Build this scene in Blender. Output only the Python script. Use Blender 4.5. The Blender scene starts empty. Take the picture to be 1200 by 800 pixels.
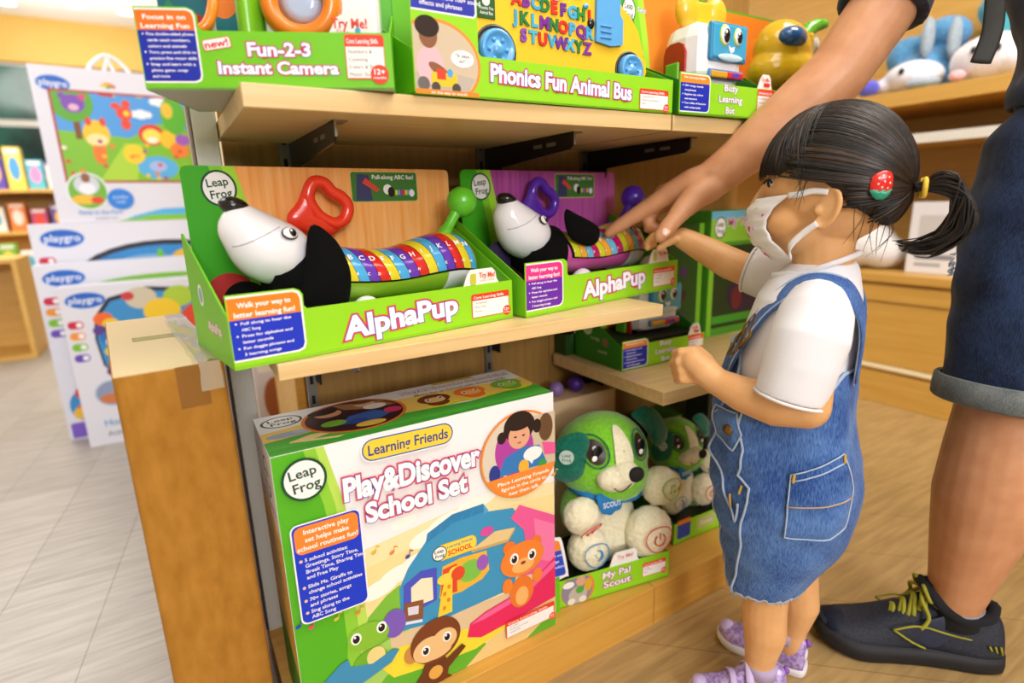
import bpy, bmesh, math, random
from mathutils import Vector, Matrix, noise
rnd = random.Random(7)
SC = bpy.context.scene
COL = SC.collection
PI = math.pi
V = Vector

# ------------------------------------------------------------------ camera
cam_d = bpy.data.cameras.new('camera')
cam = bpy.data.objects.new('camera', cam_d)
COL.objects.link(cam)
RX = ((0.85502333, 0.14614496, -0.49757085), (-0.51785179, 0.1894535, -0.83422832), (-0.02765173, 0.97095264, 0.23766859))
M4 = Matrix(RX).to_4x4()
M4.translation = V((0, 0, 0.833))
cam.matrix_world = M4
cam_d.sensor_fit = 'HORIZONTAL'
cam_d.sensor_width = 36.0
cam_d.lens = 660.5 / 1200 * 36
cam_d.clip_start = 0.02
cam_d.clip_end = 60
cam_d.dof.use_dof = True
cam_d.dof.focus_distance = 0.84
cam_d.dof.aperture_fstop = 2.0
SC.camera = cam

# ------------------------------------------------------------------ light
SC.view_settings.view_transform = 'Standard'
SC.view_settings.look = 'None'
SC.view_settings.gamma = 1.0
SC.view_settings.use_curve_mapping = False
SC.view_settings.exposure = 0.0
w = bpy.data.worlds.new('world')
SC.world = w
w.use_nodes = True
bg = w.node_tree.nodes['Background']
bg.inputs[0].default_value = (1.0, 0.97, 0.93, 1)
bg.inputs[1].default_value = 0.19

def area(name, loc, target, size, power, col, sizey=None):
    d = bpy.data.lights.new(name, 'AREA')
    d.energy = power
    d.color = col
    d.size = size
    if sizey:
        d.shape = 'RECTANGLE'
        d.size_y = sizey
    o = bpy.data.objects.new(name, d)
    COL.objects.link(o)
    o.location = loc
    o.rotation_euler = (V(target) - V(loc)).to_track_quat('-Z', 'Y').to_euler()
    return o

area('ceiling_lamp_aisle', (0.1, -2.4, 2.8), (0.4, 0.8, 0.6), 1.6, 46, (0.98, 0.97, 1.0))
area('ceiling_lamp_entrance', (-0.8, -6.6, 2.6), (0.4, 0.8, 0.7), 2.4, 235, (0.98, 0.97, 1.0), 1.2)
area('ceiling_lamp_shelf', (0.35, -0.25, 2.8), (0.4, 0.6, 0.5), 1.0, 20, (1.0, 0.98, 0.96))
area('ceiling_lamp_right', (1.5, -0.1, 2.75), (1.0, 0.5, 0.5), 0.9, 20, (1.0, 0.92, 0.80))
area('ceiling_lamp_left', (-1.0, 2.0, 2.8), (-0.5, 2.3, 0.0), 1.4, 34, (0.97, 0.97, 1.0))
area('ceiling_lamp_far', (-1.2, 5.2, 2.85), (-0.9, 5.6, 0.0), 2.0, 120, (1.0, 0.97, 0.92))
area('added_uplight', (-0.6, 7.4, 2.2), (-0.5, 7.6, 3.0), 1.6, 26, (1.0, 0.98, 0.95))  # added lamp, no such fitting known; only brightens the far ceiling
area('ceiling_lamp_back', (1.9, 0.3, 2.75), (2.3, 1.0, 0.4), 0.8, 26, (1.0, 0.94, 0.86))

# ------------------------------------------------------------------ materials
def lin(c):
    return c / 12.92 if c <= 0.04045 else ((c + 0.055) / 1.055) ** 2.4
def hexc(h):
    h = h.lstrip('#')
    return tuple(lin(int(h[i:i + 2], 16) / 255) for i in (0, 2, 4)) + (1.0,)

MATS = {}
def mat(name, col, rough=0.5, metal=0.0, spec=0.5, emit=0.0, coat=0.0, sss=0.0, alpha=1.0, sheen=0.0):
    if name in MATS:
        return MATS[name]
    m = bpy.data.materials.new(name)
    m.use_nodes = True
    b = m.node_tree.nodes['Principled BSDF']
    c = hexc(col) if isinstance(col, str) else col
    b.inputs['Base Color'].default_value = c
    b.inputs['Roughness'].default_value = rough
    b.inputs['Metallic'].default_value = metal
    b.inputs['Specular IOR Level'].default_value = spec
    b.inputs['Coat Weight'].default_value = coat
    b.inputs['Alpha'].default_value = alpha
    b.inputs['Sheen Weight'].default_value = sheen
    if sss:
        b.inputs['Subsurface Weight'].default_value = sss
        b.inputs['Subsurface Scale'].default_value = 0.006
        b.inputs['Subsurface Radius'].default_value = (1.0, 0.4, 0.2)
    if emit:
        b.inputs['Emission Color'].default_value = c
        b.inputs['Emission Strength'].default_value = emit
    MATS[name] = m
    return m

def ink(h):
    """printed colour on card"""
    return mat('ink_' + h.lstrip('#'), h, 0.42, spec=0.35)
def plast(h, rough=0.22):
    return mat('plastic_' + h.lstrip('#') + '_%d' % int(rough * 100), h, rough, coat=0.25)

def nodes_of(m):
    nt = m.node_tree
    return nt, nt.nodes['Principled BSDF']
def noise_color(m, ca, cb, scale, stretch=(1, 1, 1), detail=4, bump=0.0, lo=0.35, hi=0.65, distort=0.0):
    """mix two colours by a (stretched) noise; optional bump from the same noise"""
    nt, b = nodes_of(m)
    tc = nt.nodes.new('ShaderNodeTexCoord')
    mp = nt.nodes.new('ShaderNodeMapping')
    mp.inputs['Scale'].default_value = stretch
    nz = nt.nodes.new('ShaderNodeTexNoise')
    nz.inputs['Scale'].default_value = scale
    nz.inputs['Detail'].default_value = detail
    nz.inputs['Distortion'].default_value = distort
    cr = nt.nodes.new('ShaderNodeValToRGB')
    cr.color_ramp.elements[0].position = lo
    cr.color_ramp.elements[1].position = hi
    cr.color_ramp.elements[0].color = hexc(ca)
    cr.color_ramp.elements[1].color = hexc(cb)
    nt.links.new(tc.outputs['Object'], mp.inputs['Vector'])
    nt.links.new(mp.outputs['Vector'], nz.inputs['Vector'])
    nt.links.new(nz.outputs['Fac'], cr.inputs['Fac'])
    nt.links.new(cr.outputs['Color'], b.inputs['Base Color'])
    if bump:
        bp = nt.nodes.new('ShaderNodeBump')
        bp.inputs['Strength'].default_value = bump
        bp.inputs['Distance'].default_value = 0.002
        nt.links.new(nz.outputs['Fac'], bp.inputs['Height'])
        nt.links.new(bp.outputs['Normal'], b.inputs['Normal'])
    return m

def wood(name, ca, cb, rough=0.35, axis='x', scale=9):
    m = mat(name, ca, rough)
    st = {'x': (0.35, 9, 9), 'y': (9, 0.35, 9), 'z': (9, 9, 0.35)}[axis]
    return noise_color(m, ca, cb, scale, st, 5, bump=0.04, lo=0.3, hi=0.7)

def plush(name, ca, cb):
    m = mat(name, ca, 0.95, spec=0.1, sheen=0.5)
    return noise_color(m, ca, cb, 160, (1, 1, 1), 3, bump=0.9, lo=0.3, hi=0.7)

def planks(name, c1, c2, c3, bw, bh, rough, rot=0.0):
    m = mat(name, c1, rough)
    nt, b = nodes_of(m)
    tc = nt.nodes.new('ShaderNodeTexCoord')
    mp = nt.nodes.new('ShaderNodeMapping')
    mp.inputs['Rotation'].default_value = (0, 0, rot)
    br = nt.nodes.new('ShaderNodeTexBrick')
    br.offset = 0.37
    br.inputs['Color1'].default_value = hexc(c1)
    br.inputs['Color2'].default_value = hexc(c2)
    br.inputs['Mortar'].default_value = hexc(c3)
    br.inputs['Scale'].default_value = 1.0
    br.inputs['Mortar Size'].default_value = 0.0012
    br.inputs['Mortar Smooth'].default_value = 0.3
    br.inputs['Bias'].default_value = 0.0
    br.inputs['Brick Width'].default_value = bw
    br.inputs['Row Height'].default_value = bh
    mp2 = nt.nodes.new('ShaderNodeMapping')
    mp2.inputs['Scale'].default_value = (1.2, 14, 1)
    mp2.inputs['Rotation'].default_value = (0, 0, rot)
    nz = nt.nodes.new('ShaderNodeTexNoise')
    nz.inputs['Scale'].default_value = 5
    nz.inputs['Detail'].default_value = 6
    nz.inputs['Distortion'].default_value = 0.6
    cr = nt.nodes.new('ShaderNodeValToRGB')
    cr.color_ramp.elements[0].position = 0.32
    cr.color_ramp.elements[0].color = (0.62, 0.58, 0.54, 1)
    cr.color_ramp.elements[1].position = 0.68
    cr.color_ramp.elements[1].color = (1, 1, 1, 1)
    mx = nt.nodes.new('ShaderNodeMix')
    mx.data_type = 'RGBA'
    mx.blend_type = 'MULTIPLY'
    mx.inputs[0].default_value = 0.75
    L = nt.links.new
    L(tc.outputs['Object'], mp.inputs['Vector'])
    L(tc.outputs['Object'], mp2.inputs['Vector'])
    L(mp.outputs['Vector'], br.inputs['Vector'])
    L(mp2.outputs['Vector'], nz.inputs['Vector'])
    L(nz.outputs['Fac'], cr.inputs['Fac'])
    L(br.outputs['Color'], mx.inputs[6])
    L(cr.outputs['Color'], mx.inputs[7])
    L(mx.outputs[2], b.inputs['Base Color'])
    return m

def skin_mat(name, ca, cb):
    m = mat(name, ca, 0.42, spec=0.35, sss=0.12)
    return noise_color(m, ca, cb, 26, (1, 1, 1), 4, bump=0.03, lo=0.3, hi=0.75)

def denim_mat(name, ca, cb, scale=1.0):
    m = mat(name, ca, 0.85, spec=0.15, sheen=0.15)
    nt, b = nodes_of(m)
    tc = nt.nodes.new('ShaderNodeTexCoord')
    n1 = nt.nodes.new('ShaderNodeTexNoise')
    n1.inputs['Scale'].default_value = 14 * scale
    n1.inputs['Detail'].default_value = 5
    mp = nt.nodes.new('ShaderNodeMapping')
    mp.inputs['Scale'].default_value = (420, 420, 60)
    n2 = nt.nodes.new('ShaderNodeTexNoise')
    n2.inputs['Scale'].default_value = 1.6 * scale
    n2.inputs['Detail'].default_value = 2
    ad = nt.nodes.new('ShaderNodeMath')
    ad.operation = 'ADD'
    cr = nt.nodes.new('ShaderNodeValToRGB')
    cr.color_ramp.elements[0].position = 0.78
    cr.color_ramp.elements[0].color = hexc(ca)
    cr.color_ramp.elements[1].position = 1.28
    cr.color_ramp.elements[1].color = hexc(cb)
    L = nt.links.new
    L(tc.outputs['Object'], n1.inputs['Vector'])
    L(tc.outputs['Object'], mp.inputs['Vector'])
    L(mp.outputs['Vector'], n2.inputs['Vector'])
    L(n1.outputs['Fac'], ad.inputs[0])
    L(n2.outputs['Fac'], ad.inputs[1])
    mr = nt.nodes.new('ShaderNodeMath')
    mr.operation = 'MULTIPLY'
    mr.inputs[1].default_value = 1.0
    L(ad.outputs[0], mr.inputs[0])
    L(mr.outputs[0], cr.inputs['Fac'])
    L(cr.outputs['Color'], b.inputs['Base Color'])
    bp = nt.nodes.new('ShaderNodeBump')
    bp.inputs['Strength'].default_value = 0.25
    bp.inputs['Distance'].default_value = 0.001
    L(n2.outputs['Fac'], bp.inputs['Height'])
    L(bp.outputs['Normal'], b.inputs['Normal'])
    # ramp positions are above one: bring the sum into range
    cr.color_ramp.elements[0].position = 0.38
    cr.color_ramp.elements[1].position = 0.63
    mr.inputs[1].default_value = 0.5
    return m

# ------------------------------------------------------------------ text glyph cache
TXT = {}
def text_geo(s, off, res):
    key = (s, round(off, 4), res)
    if key in TXT:
        return TXT[key]
    cu = bpy.data.curves.new('t', 'FONT')
    cu.body = s
    cu.size = 1.0
    cu.offset = off
    cu.resolution_u = res
    cu.fill_mode = 'FRONT'
    o = bpy.data.objects.new('t', cu)
    me = o.to_mesh()
    vs = [(v.co.x, v.co.y) for v in me.vertices]
    fs = [tuple(p.vertices) for p in me.polygons]
    o.to_mesh_clear()
    bpy.data.objects.remove(o)
    bpy.data.curves.remove(cu)
    TXT[key] = (vs, fs)
    return TXT[key]

# ------------------------------------------------------------------ mesh builder
class MB:
    def __init__(s):
        s.v = []; s.f = []; s.mi = []; s.mats = []; s.sm = []; s.X = Matrix.Identity(4)
    def m(s, material):
        if material not in s.mats:
            s.mats.append(material)
        return s.mats.index(material)
    def add(s, vs, fs, material, smooth=False):
        b = len(s.v)
        s.v += [s.X @ V(p) for p in vs]
        k = s.m(material)
        for f in fs:
            s.f.append(tuple(i + b for i in f)); s.mi.append(k); s.sm.append(smooth)
    def box(s, x0, x1, y0, y1, z0, z1, material):
        vs = [(x0, y0, z0), (x1, y0, z0), (x1, y1, z0), (x0, y1, z0), (x0, y0, z1), (x1, y0, z1), (x1, y1, z1), (x0, y1, z1)]
        s.add(vs, [(3, 2, 1, 0), (4, 5, 6, 7), (0, 1, 5, 4), (1, 2, 6, 5), (2, 3, 7, 6), (3, 0, 4, 7)], material)
    def prism(s, pts, a, b, material, axis='y', smooth=False):
        """2-D outline swept along an axis. y: pts=(x,z); x: pts=(y,z); z: pts=(x,y)"""
        def P(p, t):
            return {'y': (p[0], t, p[1]), 'x': (t, p[0], p[1]), 'z': (p[0], p[1], t)}[axis]
        n = len(pts)
        vs = [P(p, a) for p in pts] + [P(p, b) for p in pts]
        s.add(vs, [tuple(range(n))[::-1], tuple(range(n, 2 * n))], material)
        s.add(vs, [(i, (i + 1) % n, n + (i + 1) % n, n + i) for i in range(n)], material, smooth)
    def loft(s, rings, material, caps=True, smooth=True, closed=True):
        n = len(rings[0]); vs = [p for r in rings for p in r]; fs = []
        m = n if closed else n - 1
        for k in range(len(rings) - 1):
            for i in range(m):
                j = (i + 1) % n
                fs.append((k * n + i, k * n + j, (k + 1) * n + j, (k + 1) * n + i))
        if caps and closed:
            fs.append(tuple(range(n))[::-1]); fs.append(tuple(range((len(rings) - 1) * n, len(rings) * n)))
        s.add(vs, fs, material, smooth)
    def ell(s, c, r, material, rot=None, nu=24, nv=14, smooth=True):
        vs = []; fs = []
        R = rot if rot is not None else Matrix.Identity(3)
        c = V(c)
        for j in range(1, nv):
            t = PI * j / nv
            for i in range(nu):
                a = 2 * PI * i / nu
                vs.append(c + R @ V((r[0] * math.sin(t) * math.cos(a), r[1] * math.sin(t) * math.sin(a), r[2] * math.cos(t))))
        top = len(vs); vs.append(c + R @ V((0, 0, r[2]))); vs.append(c + R @ V((0, 0, -r[2])))
        for j in range(nv - 2):
            for i in range(nu):
                k = (i + 1) % nu
                fs.append((j * nu + i, (j + 1) * nu + i, (j + 1) * nu + k, j * nu + k))
        for i in range(nu):
            k = (i + 1) % nu
            fs.append((top, i, k)); fs.append((top + 1, (nv - 2) * nu + k, (nv - 2) * nu + i))
        s.add(vs, fs, material, smooth)
    def tube(s, pts, rad, material, seg=10, closed=False, smooth=True, flat=1.0, up=None):
        """swept tube; rad a number or a list; flat squeezes the second cross axis"""
        P = [V(p) for p in pts]; n = len(P)
        R = rad if isinstance(rad, (list, tuple)) else [rad] * n
        rings = []; prev = V(up) if up else None
        for i in range(n):
            if closed: t = P[(i + 1) % n] - P[i - 1]
            else: t = P[min(i + 1, n - 1)] - P[max(i - 1, 0)]
            if t.length < 1e-9: t = V((0, 0, 1))
            t.normalize()
            if prev is None:
                prev = V((0, 0, 1)) if abs(t.z) < 0.9 else V((1, 0, 0))
            a = prev - t * prev.dot(t)
            if a.length < 1e-6: a = t.orthogonal()
            a.normalize(); b = t.cross(a)
            if not up: prev = a
            rings.append([P[i] + (a * math.cos(q) + b * math.sin(q) * flat) * R[i] for q in [2 * PI * k / seg for k in range(seg)]])
        if closed: rings.append(rings[0])
        s.loft(rings, material, caps=not closed, smooth=smooth)
    def cap_tube(s, pts, rad, material, seg=12):
        """tube with round ends (for unions)"""
        s.tube(pts, rad, material, seg)
        R = rad if isinstance(rad, (list, tuple)) else [rad] * len(pts)
        for p, r in ((pts[0], R[0]), (pts[-1], R[-1])):
            s.ell(p, (r, r, r), material, nu=seg, nv=8)
    def lathe(s, prof, material, c=(0, 0, 0), seg=28, rot=None, smooth=True):
        R = rot if rot is not None else Matrix.Identity(3)
        c = V(c)
        rings = [[c + R @ V((r * math.cos(a), r * math.sin(a), z)) for a in [2 * PI * k / seg for k in range(seg)]] for r, z in prof]
        s.loft(rings, material, True, smooth)
    def pillow(s, pts, thick, material, fr, levels=4):
        """puffed slab from an outline; fr = (origin, u, v) frame, thickness along u x v"""
        o, u, v = V(fr[0]), V(fr[1]), V(fr[2]); n = u.cross(v).normalized()
        cx = sum(p[0] for p in pts) / len(pts); cy = sum(p[1] for p in pts) / len(pts)
        for sgn in (1, -1):
            rings = []
            for k in range(levels + 1):
                q = k / levels; sc = math.cos(q * PI / 2 * 0.96); h = math.sin(q * PI / 2) * thick / 2 * sgn
                rings.append([o + u * (cx + (p[0] - cx) * sc) + v * (cy + (p[1] - cy) * sc) + n * h for p in pts])
            if sgn < 0: rings = [r[::-1] for r in rings]
            nn = len(pts); vs = [p for r in rings for p in r]; fs = []
            for k in range(levels):
                for i in range(nn):
                    j = (i + 1) % nn
                    fs.append((k * nn + i, k * nn + j, (k + 1) * nn + j, (k + 1) * nn + i))
            fs.append(tuple(range(levels * nn, (levels + 1) * nn)))
            s.add(vs, fs, material, True)
    def art(s, o, u, v, step=3e-5):
        return Art(s, V(o), V(u), V(v), step)
    def mesh(s, name):
        me = bpy.data.meshes.new(name)
        me.from_pydata([tuple(p) for p in s.v], [], s.f)
        for mm in s.mats: me.materials.append(mm)
        me.polygons.foreach_set('material_index', s.mi)
        me.polygons.foreach_set('use_smooth', s.sm)
        me.update()
        return me
    def build(s, name, parent=None, bevel=0.0, subsurf=0, solid=0.0):
        o = bpy.data.objects.new(name, s.mesh(name))
        COL.objects.link(o)
        if parent is not None: o.parent = parent
        if solid:
            d = o.modifiers.new('solid', 'SOLIDIFY'); d.thickness = solid; d.offset = 0
        if bevel:
            d = o.modifiers.new('bevel', 'BEVEL'); d.width = bevel; d.segments = 2; d.limit_method = 'ANGLE'; d.angle_limit = 0.7
        if subsurf:
            d = o.modifiers.new('sub', 'SUBSURF'); d.levels = subsurf; d.render_levels = subsurf
        return o
    def blob(s, name, parent, material, voxel=0.003, smooth=4, disp=0.0, dscale=60):
        """union all closed shells into one continuous surface"""
        o = bpy.data.objects.new('tmp', s.mesh('tmp')); COL.objects.link(o)
        r = o.modifiers.new('r', 'REMESH'); r.mode = 'VOXEL'; r.voxel_size = voxel
        q = o.modifiers.new('s', 'SMOOTH'); q.factor = 0.5; q.iterations = smooth
        dg = bpy.context.evaluated_depsgraph_get()
        dg.update()
        me = bpy.data.meshes.new_from_object(o.evaluated_get(dg))
        bpy.data.objects.remove(o)
        if disp:
            me.update()
            nr = [vv.normal.copy() for vv in me.vertices]
            for vv, nn in zip(me.vertices, nr):
                vv.co += nn * disp * noise.noise(vv.co * dscale)
        me.materials.clear(); me.materials.append(material)
        me.polygons.foreach_set('material_index', [0] * len(me.polygons))
        me.polygons.foreach_set('use_smooth', [True] * len(me.polygons))
        me.name = name
        ob = bpy.data.objects.new(name, me); COL.objects.link(ob)
        if parent is not None: ob.parent = parent
        return ob

class Art:
    """flat print on a panel: each call lies a hair above the one before"""
    def __init__(s, mb, o, u, v, step):
        s.mb = mb; s.o = o; s.u = u.normalized(); s.v = v.normalized(); s.n = s.u.cross(s.v).normalized(); s.k = 4; s.step = step; s.clip = None
    def pt(s, p):
        return s.o + s.u * p[0] + s.v * p[1] + s.n * (s.k * s.step)
    def poly(s, pts, h):
        s.k += 1
        m = ink(h) if isinstance(h, str) else h
        if s.clip:
            x0, y0, x1, y1 = s.clip
            for ax, lim, sg in ((0, x0, 1), (0, x1, -1), (1, y0, 1), (1, y1, -1)):
                out = []
                for i in range(len(pts)):
                    p, q = pts[i - 1], pts[i]
                    a, c = (p[ax] - lim) * sg, (q[ax] - lim) * sg
                    if (a >= 0) != (c >= 0):
                        f = a / (a - c); out.append((p[0] + (q[0] - p[0]) * f, p[1] + (q[1] - p[1]) * f))
                    if c >= 0: out.append(q)
                pts = out
                if len(pts) < 3: return
        s.mb.add([s.pt(p) for p in pts], [tuple(range(len(pts)))], m)
    def rect(s, x0, y0, x1, y1, h):
        s.poly([(x0, y0), (x1, y0), (x1, y1), (x0, y1)], h)
    def rr(s, cx, cy, w, hh, r, h, rot=0.0):
        pts = []
        for qx, qy, a0 in ((1, 1, 0), (-1, 1, 90), (-1, -1, 180), (1, -1, 270)):
            for k in range(6):
                a = math.radians(a0 + 18 * k)
                pts.append((qx * (w / 2 - r) + r * math.cos(a), qy * (hh / 2 - r) + r * math.sin(a)))
        c, q = math.cos(rot), math.sin(rot)
        s.poly([(cx + x * c - y * q, cy + x * q + y * c) for x, y in pts], h)
    def ell(s, cx, cy, rx, ry, h, rot=0.0, n=28, a0=0, a1=360, clipx=None):
        pts = []
        full = abs(a1 - a0) >= 360
        for k in range(n if full else n + 1):
            a = math.radians(a0 + (a1 - a0) * k / n)
            x, y = rx * math.cos(a), ry * math.sin(a)
            X = cx + x * math.cos(rot) - y * math.sin(rot); Y = cy + x * math.sin(rot) + y * math.cos(rot)
            if clipx is not None: X = min(X, clipx)
            pts.append((X, Y))
        s.poly(pts, h)
    def text(s, t, x, y, hgt, h, w=None, off=0.012, al='C', rot=0.0, outl=(), res=2):
        """t at x,y (baseline), cap height hgt, optional total width w; outl = [(offset, colour)...] drawn under"""
        vs0, _ = text_geo(t, off, res)
        if not vs0: return
        xs = [p[0] for p in vs0]; x0, x1 = min(xs), max(xs)
        sy = hgt / 0.70
        sx = sy if w is None else w / max(x1 - x0, 1e-6)
        ax = {'C': (x0 + x1) / 2, 'L': x0, 'R': x1}[al]
        c, q = math.cos(rot), math.sin(rot)
        for of, hh in list(outl) + [(off, h)]:
            s.k += 1
            vs, fs = text_geo(t, of, res)
            m = ink(hh) if isinstance(hh, str) else hh
            P = []
            for vx, vy in vs:
                X = (vx - ax) * sx; Y = vy * sy
                P.append(s.pt((x + X * c - Y * q, y + X * q + Y * c)))
            s.mb.add(P, fs, m)
    def logo(s, cx, cy, rx, ry, rot=0.0):
        s.ell(cx, cy, rx, ry, '#12492A', rot=rot)
        s.ell(cx, cy, rx * 0.88, ry * 0.88, '#F3F1EE', rot=rot)
        c, q = math.cos(rot), math.sin(rot)
        a = (-0.02 * rx, 0.12 * ry); b = (0.04 * rx, -0.52 * ry)
        s.text('Leap', cx + a[0] * c - a[1] * q, cy + a[0] * q + a[1] * c, ry * 0.44, '#12492A', w=rx * 1.22, off=0.018, rot=rot)
        s.text('Frog', cx + b[0] * c - b[1] * q, cy + b[0] * q + b[1] * c, ry * 0.44, '#12492A', w=rx * 1.22, off=0.018, rot=rot)
    def lines(s, items, x, y, hgt, dy, h, off=0.012, bullet=None):
        for i, t in enumerate(items):
            if bullet and t.startswith('*'):
                s.ell(x - hgt * 0.9, y - dy * i + hgt * 0.4, hgt * 0.42, hgt * 0.42, bullet, n=10); t = t[1:]
            s.text(t, x, y - dy * i, hgt, h, off=off, al='L')

# ------------------------------------------------------------------ things
def tag(o, label, cat, group=None, kind=None):
    if label: o['label'] = label
    if cat: o['category'] = cat
    if group: o['group'] = group
    if kind: o['kind'] = kind
    return o
def thing(name, label, cat, loc=(0, 0, 0), rz=0.0, group=None):
    o = bpy.data.objects.new(name, None); COL.objects.link(o)
    o.empty_display_size = 0.05
    o.location = loc; o.rotation_euler = (0, 0, rz)
    return tag(o, label, cat, group)
def struct(o):
    o['kind'] = 'structure'
    return o
def spline(pts, n):
    """Catmull-Rom through pts (any dimension)"""
    P = [tuple(p) for p in pts]; P = [P[0]] + P + [P[-1]]; out = []
    segs = len(P) - 3
    for k in range(n):
        t = k / (n - 1) * segs; i = min(int(t), segs - 1); t -= i
        a, b, c, d = P[i:i + 4]
        out.append(tuple(0.5 * (2 * b[j] + (c[j] - a[j]) * t + (2 * a[j] - 5 * b[j] + 4 * c[j] - d[j]) * t * t + (3 * b[j] - a[j] - 3 * c[j] + d[j]) * t ** 3) for j in range(len(b))))
    return out
def closed_spline(pts, n):
    P = [tuple(p) for p in pts]; m = len(P); out = []
    for k in range(n):
        t = k / n * m; i = int(t); t -= i
        a, b, c, d = P[(i - 1) % m], P[i % m], P[(i + 1) % m], P[(i + 2) % m]
        out.append(tuple(0.5 * (2 * b[j] + (c[j] - a[j]) * t + (2 * a[j] - 5 * b[j] + 4 * c[j] - d[j]) * t * t + (3 * b[j] - a[j] - 3 * c[j] + d[j]) * t ** 3) for j in range(len(b))))
    return out
def rot_xz(a):
    return Matrix.Rotation(a, 3, 'Y')
# ------------------------------------------------------------------ setting
W_EDGE = wood('oak_shelf', '#D9B478', '#E6C993', 0.35, 'x')
W_PL = wood('oak_plinth', '#CF963C', '#DCA84E', 0.4, 'x')
W_BACK = wood('oak_backboard', '#916A2E', '#A67E3E', 0.5, 'z')
W_CAB = wood('oak_cabinet', '#C4943F', '#D0A24E', 0.4, 'y')
FLOOR_T = planks('floor_tan', '#B89A64', '#BE9F69', '#96784A', 1.8, 0.19, 0.42, 0.75)
FLOOR_G = planks('floor_grey', '#A9A39B', '#B8B2AA', '#7F7972', 1.5, 0.20, 0.36, PI / 2 + 0.12)

def slab(name, x0, x1, y0, y1, z0, z1, material, bevel=0.0, parent=None):
    b = MB(); b.box(x0, x1, y0, y1, z0, z1, material)
    return b.build(name, parent, bevel=bevel)

struct(slab('floor', 0.10, 3.6, -8.2, 9.2, -0.05, 0, FLOOR_T))
struct(slab('floor_aisle', -4.2, 0.0999, -8.2, 9.2, -0.05, 0, FLOOR_G))
CEIL = mat('ceiling_white', '#F6F5F4', 0.8)
struct(slab('ceiling', -4.2, 3.6, -8.2, 9.2, 3.05, 3.15, CEIL))
WALLP = mat('wall_cream', '#E6D9BC', 0.7)
struct(slab('wall_right', 3.3, 3.42, -8.2, 9.2, 0, 3.05, WALLP))
struct(slab('wall_left', -4.2, -4.1, -8.2, 9.2, 0, 3.05, WALLP))
b = MB()
OCHRE = wood('ochre_panel', '#D9AC4E', '#E2B95C', 0.5, 'x')
b.box(-4.1, 3.3, 9.0, 9.12, 0, 3.05, WALLP)
b.box(-4.1, 3.3, 8.9, 9.0, 2.56, 3.05, OCHRE)
struct(b.build('wall_back'))
# dark green window panes in the far wall, white frame
GL = mat('window_glass_dark', '#2E5E55', 0.12)
noise_color(GL, '#0E2B26', '#2F6A5E', 1.6, (1, 1, 1), 3)
FRW = mat('frame_white', '#E9E6DF', 0.5)
for i, (xa, xb) in enumerate(((-2.6, -1.66), (-1.64, -0.72), (-0.70, 0.4))):
    b = MB(); b.box(xa, xb, 8.93, 9.0, 1.22, 2.54, FRW)
    wo = struct(b.build('window_%d' % (i + 1)))
    for za, zb in ((1.25, 1.86), (1.94, 2.52)):
        slab('pane', xa + 0.025, xb - 0.025, 8.91, 8.93, za, zb, GL, parent=wo)
# ceiling downlights
LAMP = mat('lamp_glow', '#FFF6E4', 0.5, emit=9.0)
for i, (x, y, lb) in enumerate(((-1.08, 8.42, 'leftmost round white downlight glowing in the far ceiling'),
                                (-0.47, 8.2, 'middle of the three round downlights in the far ceiling'),
                                (-0.02, 8.25, 'rightmost round downlight in the far ceiling, beside the green box'))):
    t = thing('ceiling_downlight', lb, 'light', (x, y, 3.045), 0, 'downlights in the far ceiling')
    b = MB(); b.lathe([(0.10, 0), (0.10, -0.012), (0.085, -0.012), (0.08, 0.0)], FRW); b.build('trim_ring', t)
    b = MB(); b.lathe([(0.08, -0.004), (0.0001, -0.006)], LAMP); b.build('lamp_disc', t)
t = thing('ceiling_light_panel', 'long bright strip light in the ceiling at the upper left', 'light', (-0.75, 7.0, 3.04), 0.1)
b = MB(); b.box(-0.55, 0.6, -0.1, 0.1, -0.02, 0.0, FRW); b.build('frame', t)
b = MB(); b.box(-0.52, 0.57, -0.08, 0.08, -0.024, -0.02, LAMP); b.build('diffuser', t)

# ------------------------------------------------------------------ wooden shelf fixture
METAL_D = mat('bracket_dark', '#2A2622', 0.35, metal=0.7)
METAL_L = mat('rail_steel', '#8E8A80', 0.4, metal=0.8)
GREYP = mat('post_grey', '#D6D3C8', 0.5)
X0, XS, X1 = 0.09, 0.7265, 1.36
YF, YB = 0.693, 1.05
ZT, ZTB, ZM, ZMB, ZL, ZLB, ZP = 0.9649, 0.9403, 0.6555, 0.6353, 0.4921, 0.4659, 0.0875
g = thing('shelf_fixture', 'oak backboard of the toy shelving with grey post and slotted rails', 'shelving', (0.72, 1.06, 0))
g.location = (0, 0, 0)
b = MB(); b.box(0.185, XS - 0.001, YB, YB + 0.016, 0.0, 1.6, W_BACK); b.box(XS + 0.001, X1, YB, YB + 0.016, 0.0, 1.6, W_BACK); b.build('backboard', g)
b = MB(); b.box(0.056, 0.0885, 0.985, 1.04, ZP + 0.0005, 1.62, GREYP); b.box(0.052, 0.056, 0.99, 1.03, ZP + 0.0005, 1.62, METAL_L); b.build('post', g, bevel=0.002)
b = MB(); b.box(0.098, 0.19, 1.052, 1.064, 0.80, 1.6, W_BACK); b.build('header_board', g)
for x in (0.19, 0.562, 0.823):
    b = MB(); b.box(x - 0.008, x + 0.008, YB - 0.008, YB, ZP + 0.001, 1.6, METAL_L)
    sl = mat('slot_dark', '#17130F', 0.8)
    for k in range(38):
        z = 0.14 + k * 0.038
        b.box(x - 0.003, x + 0.003, YB - 0.0086, YB - 0.006, z, z + 0.016, sl)
    b.build('rail', g)
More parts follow.
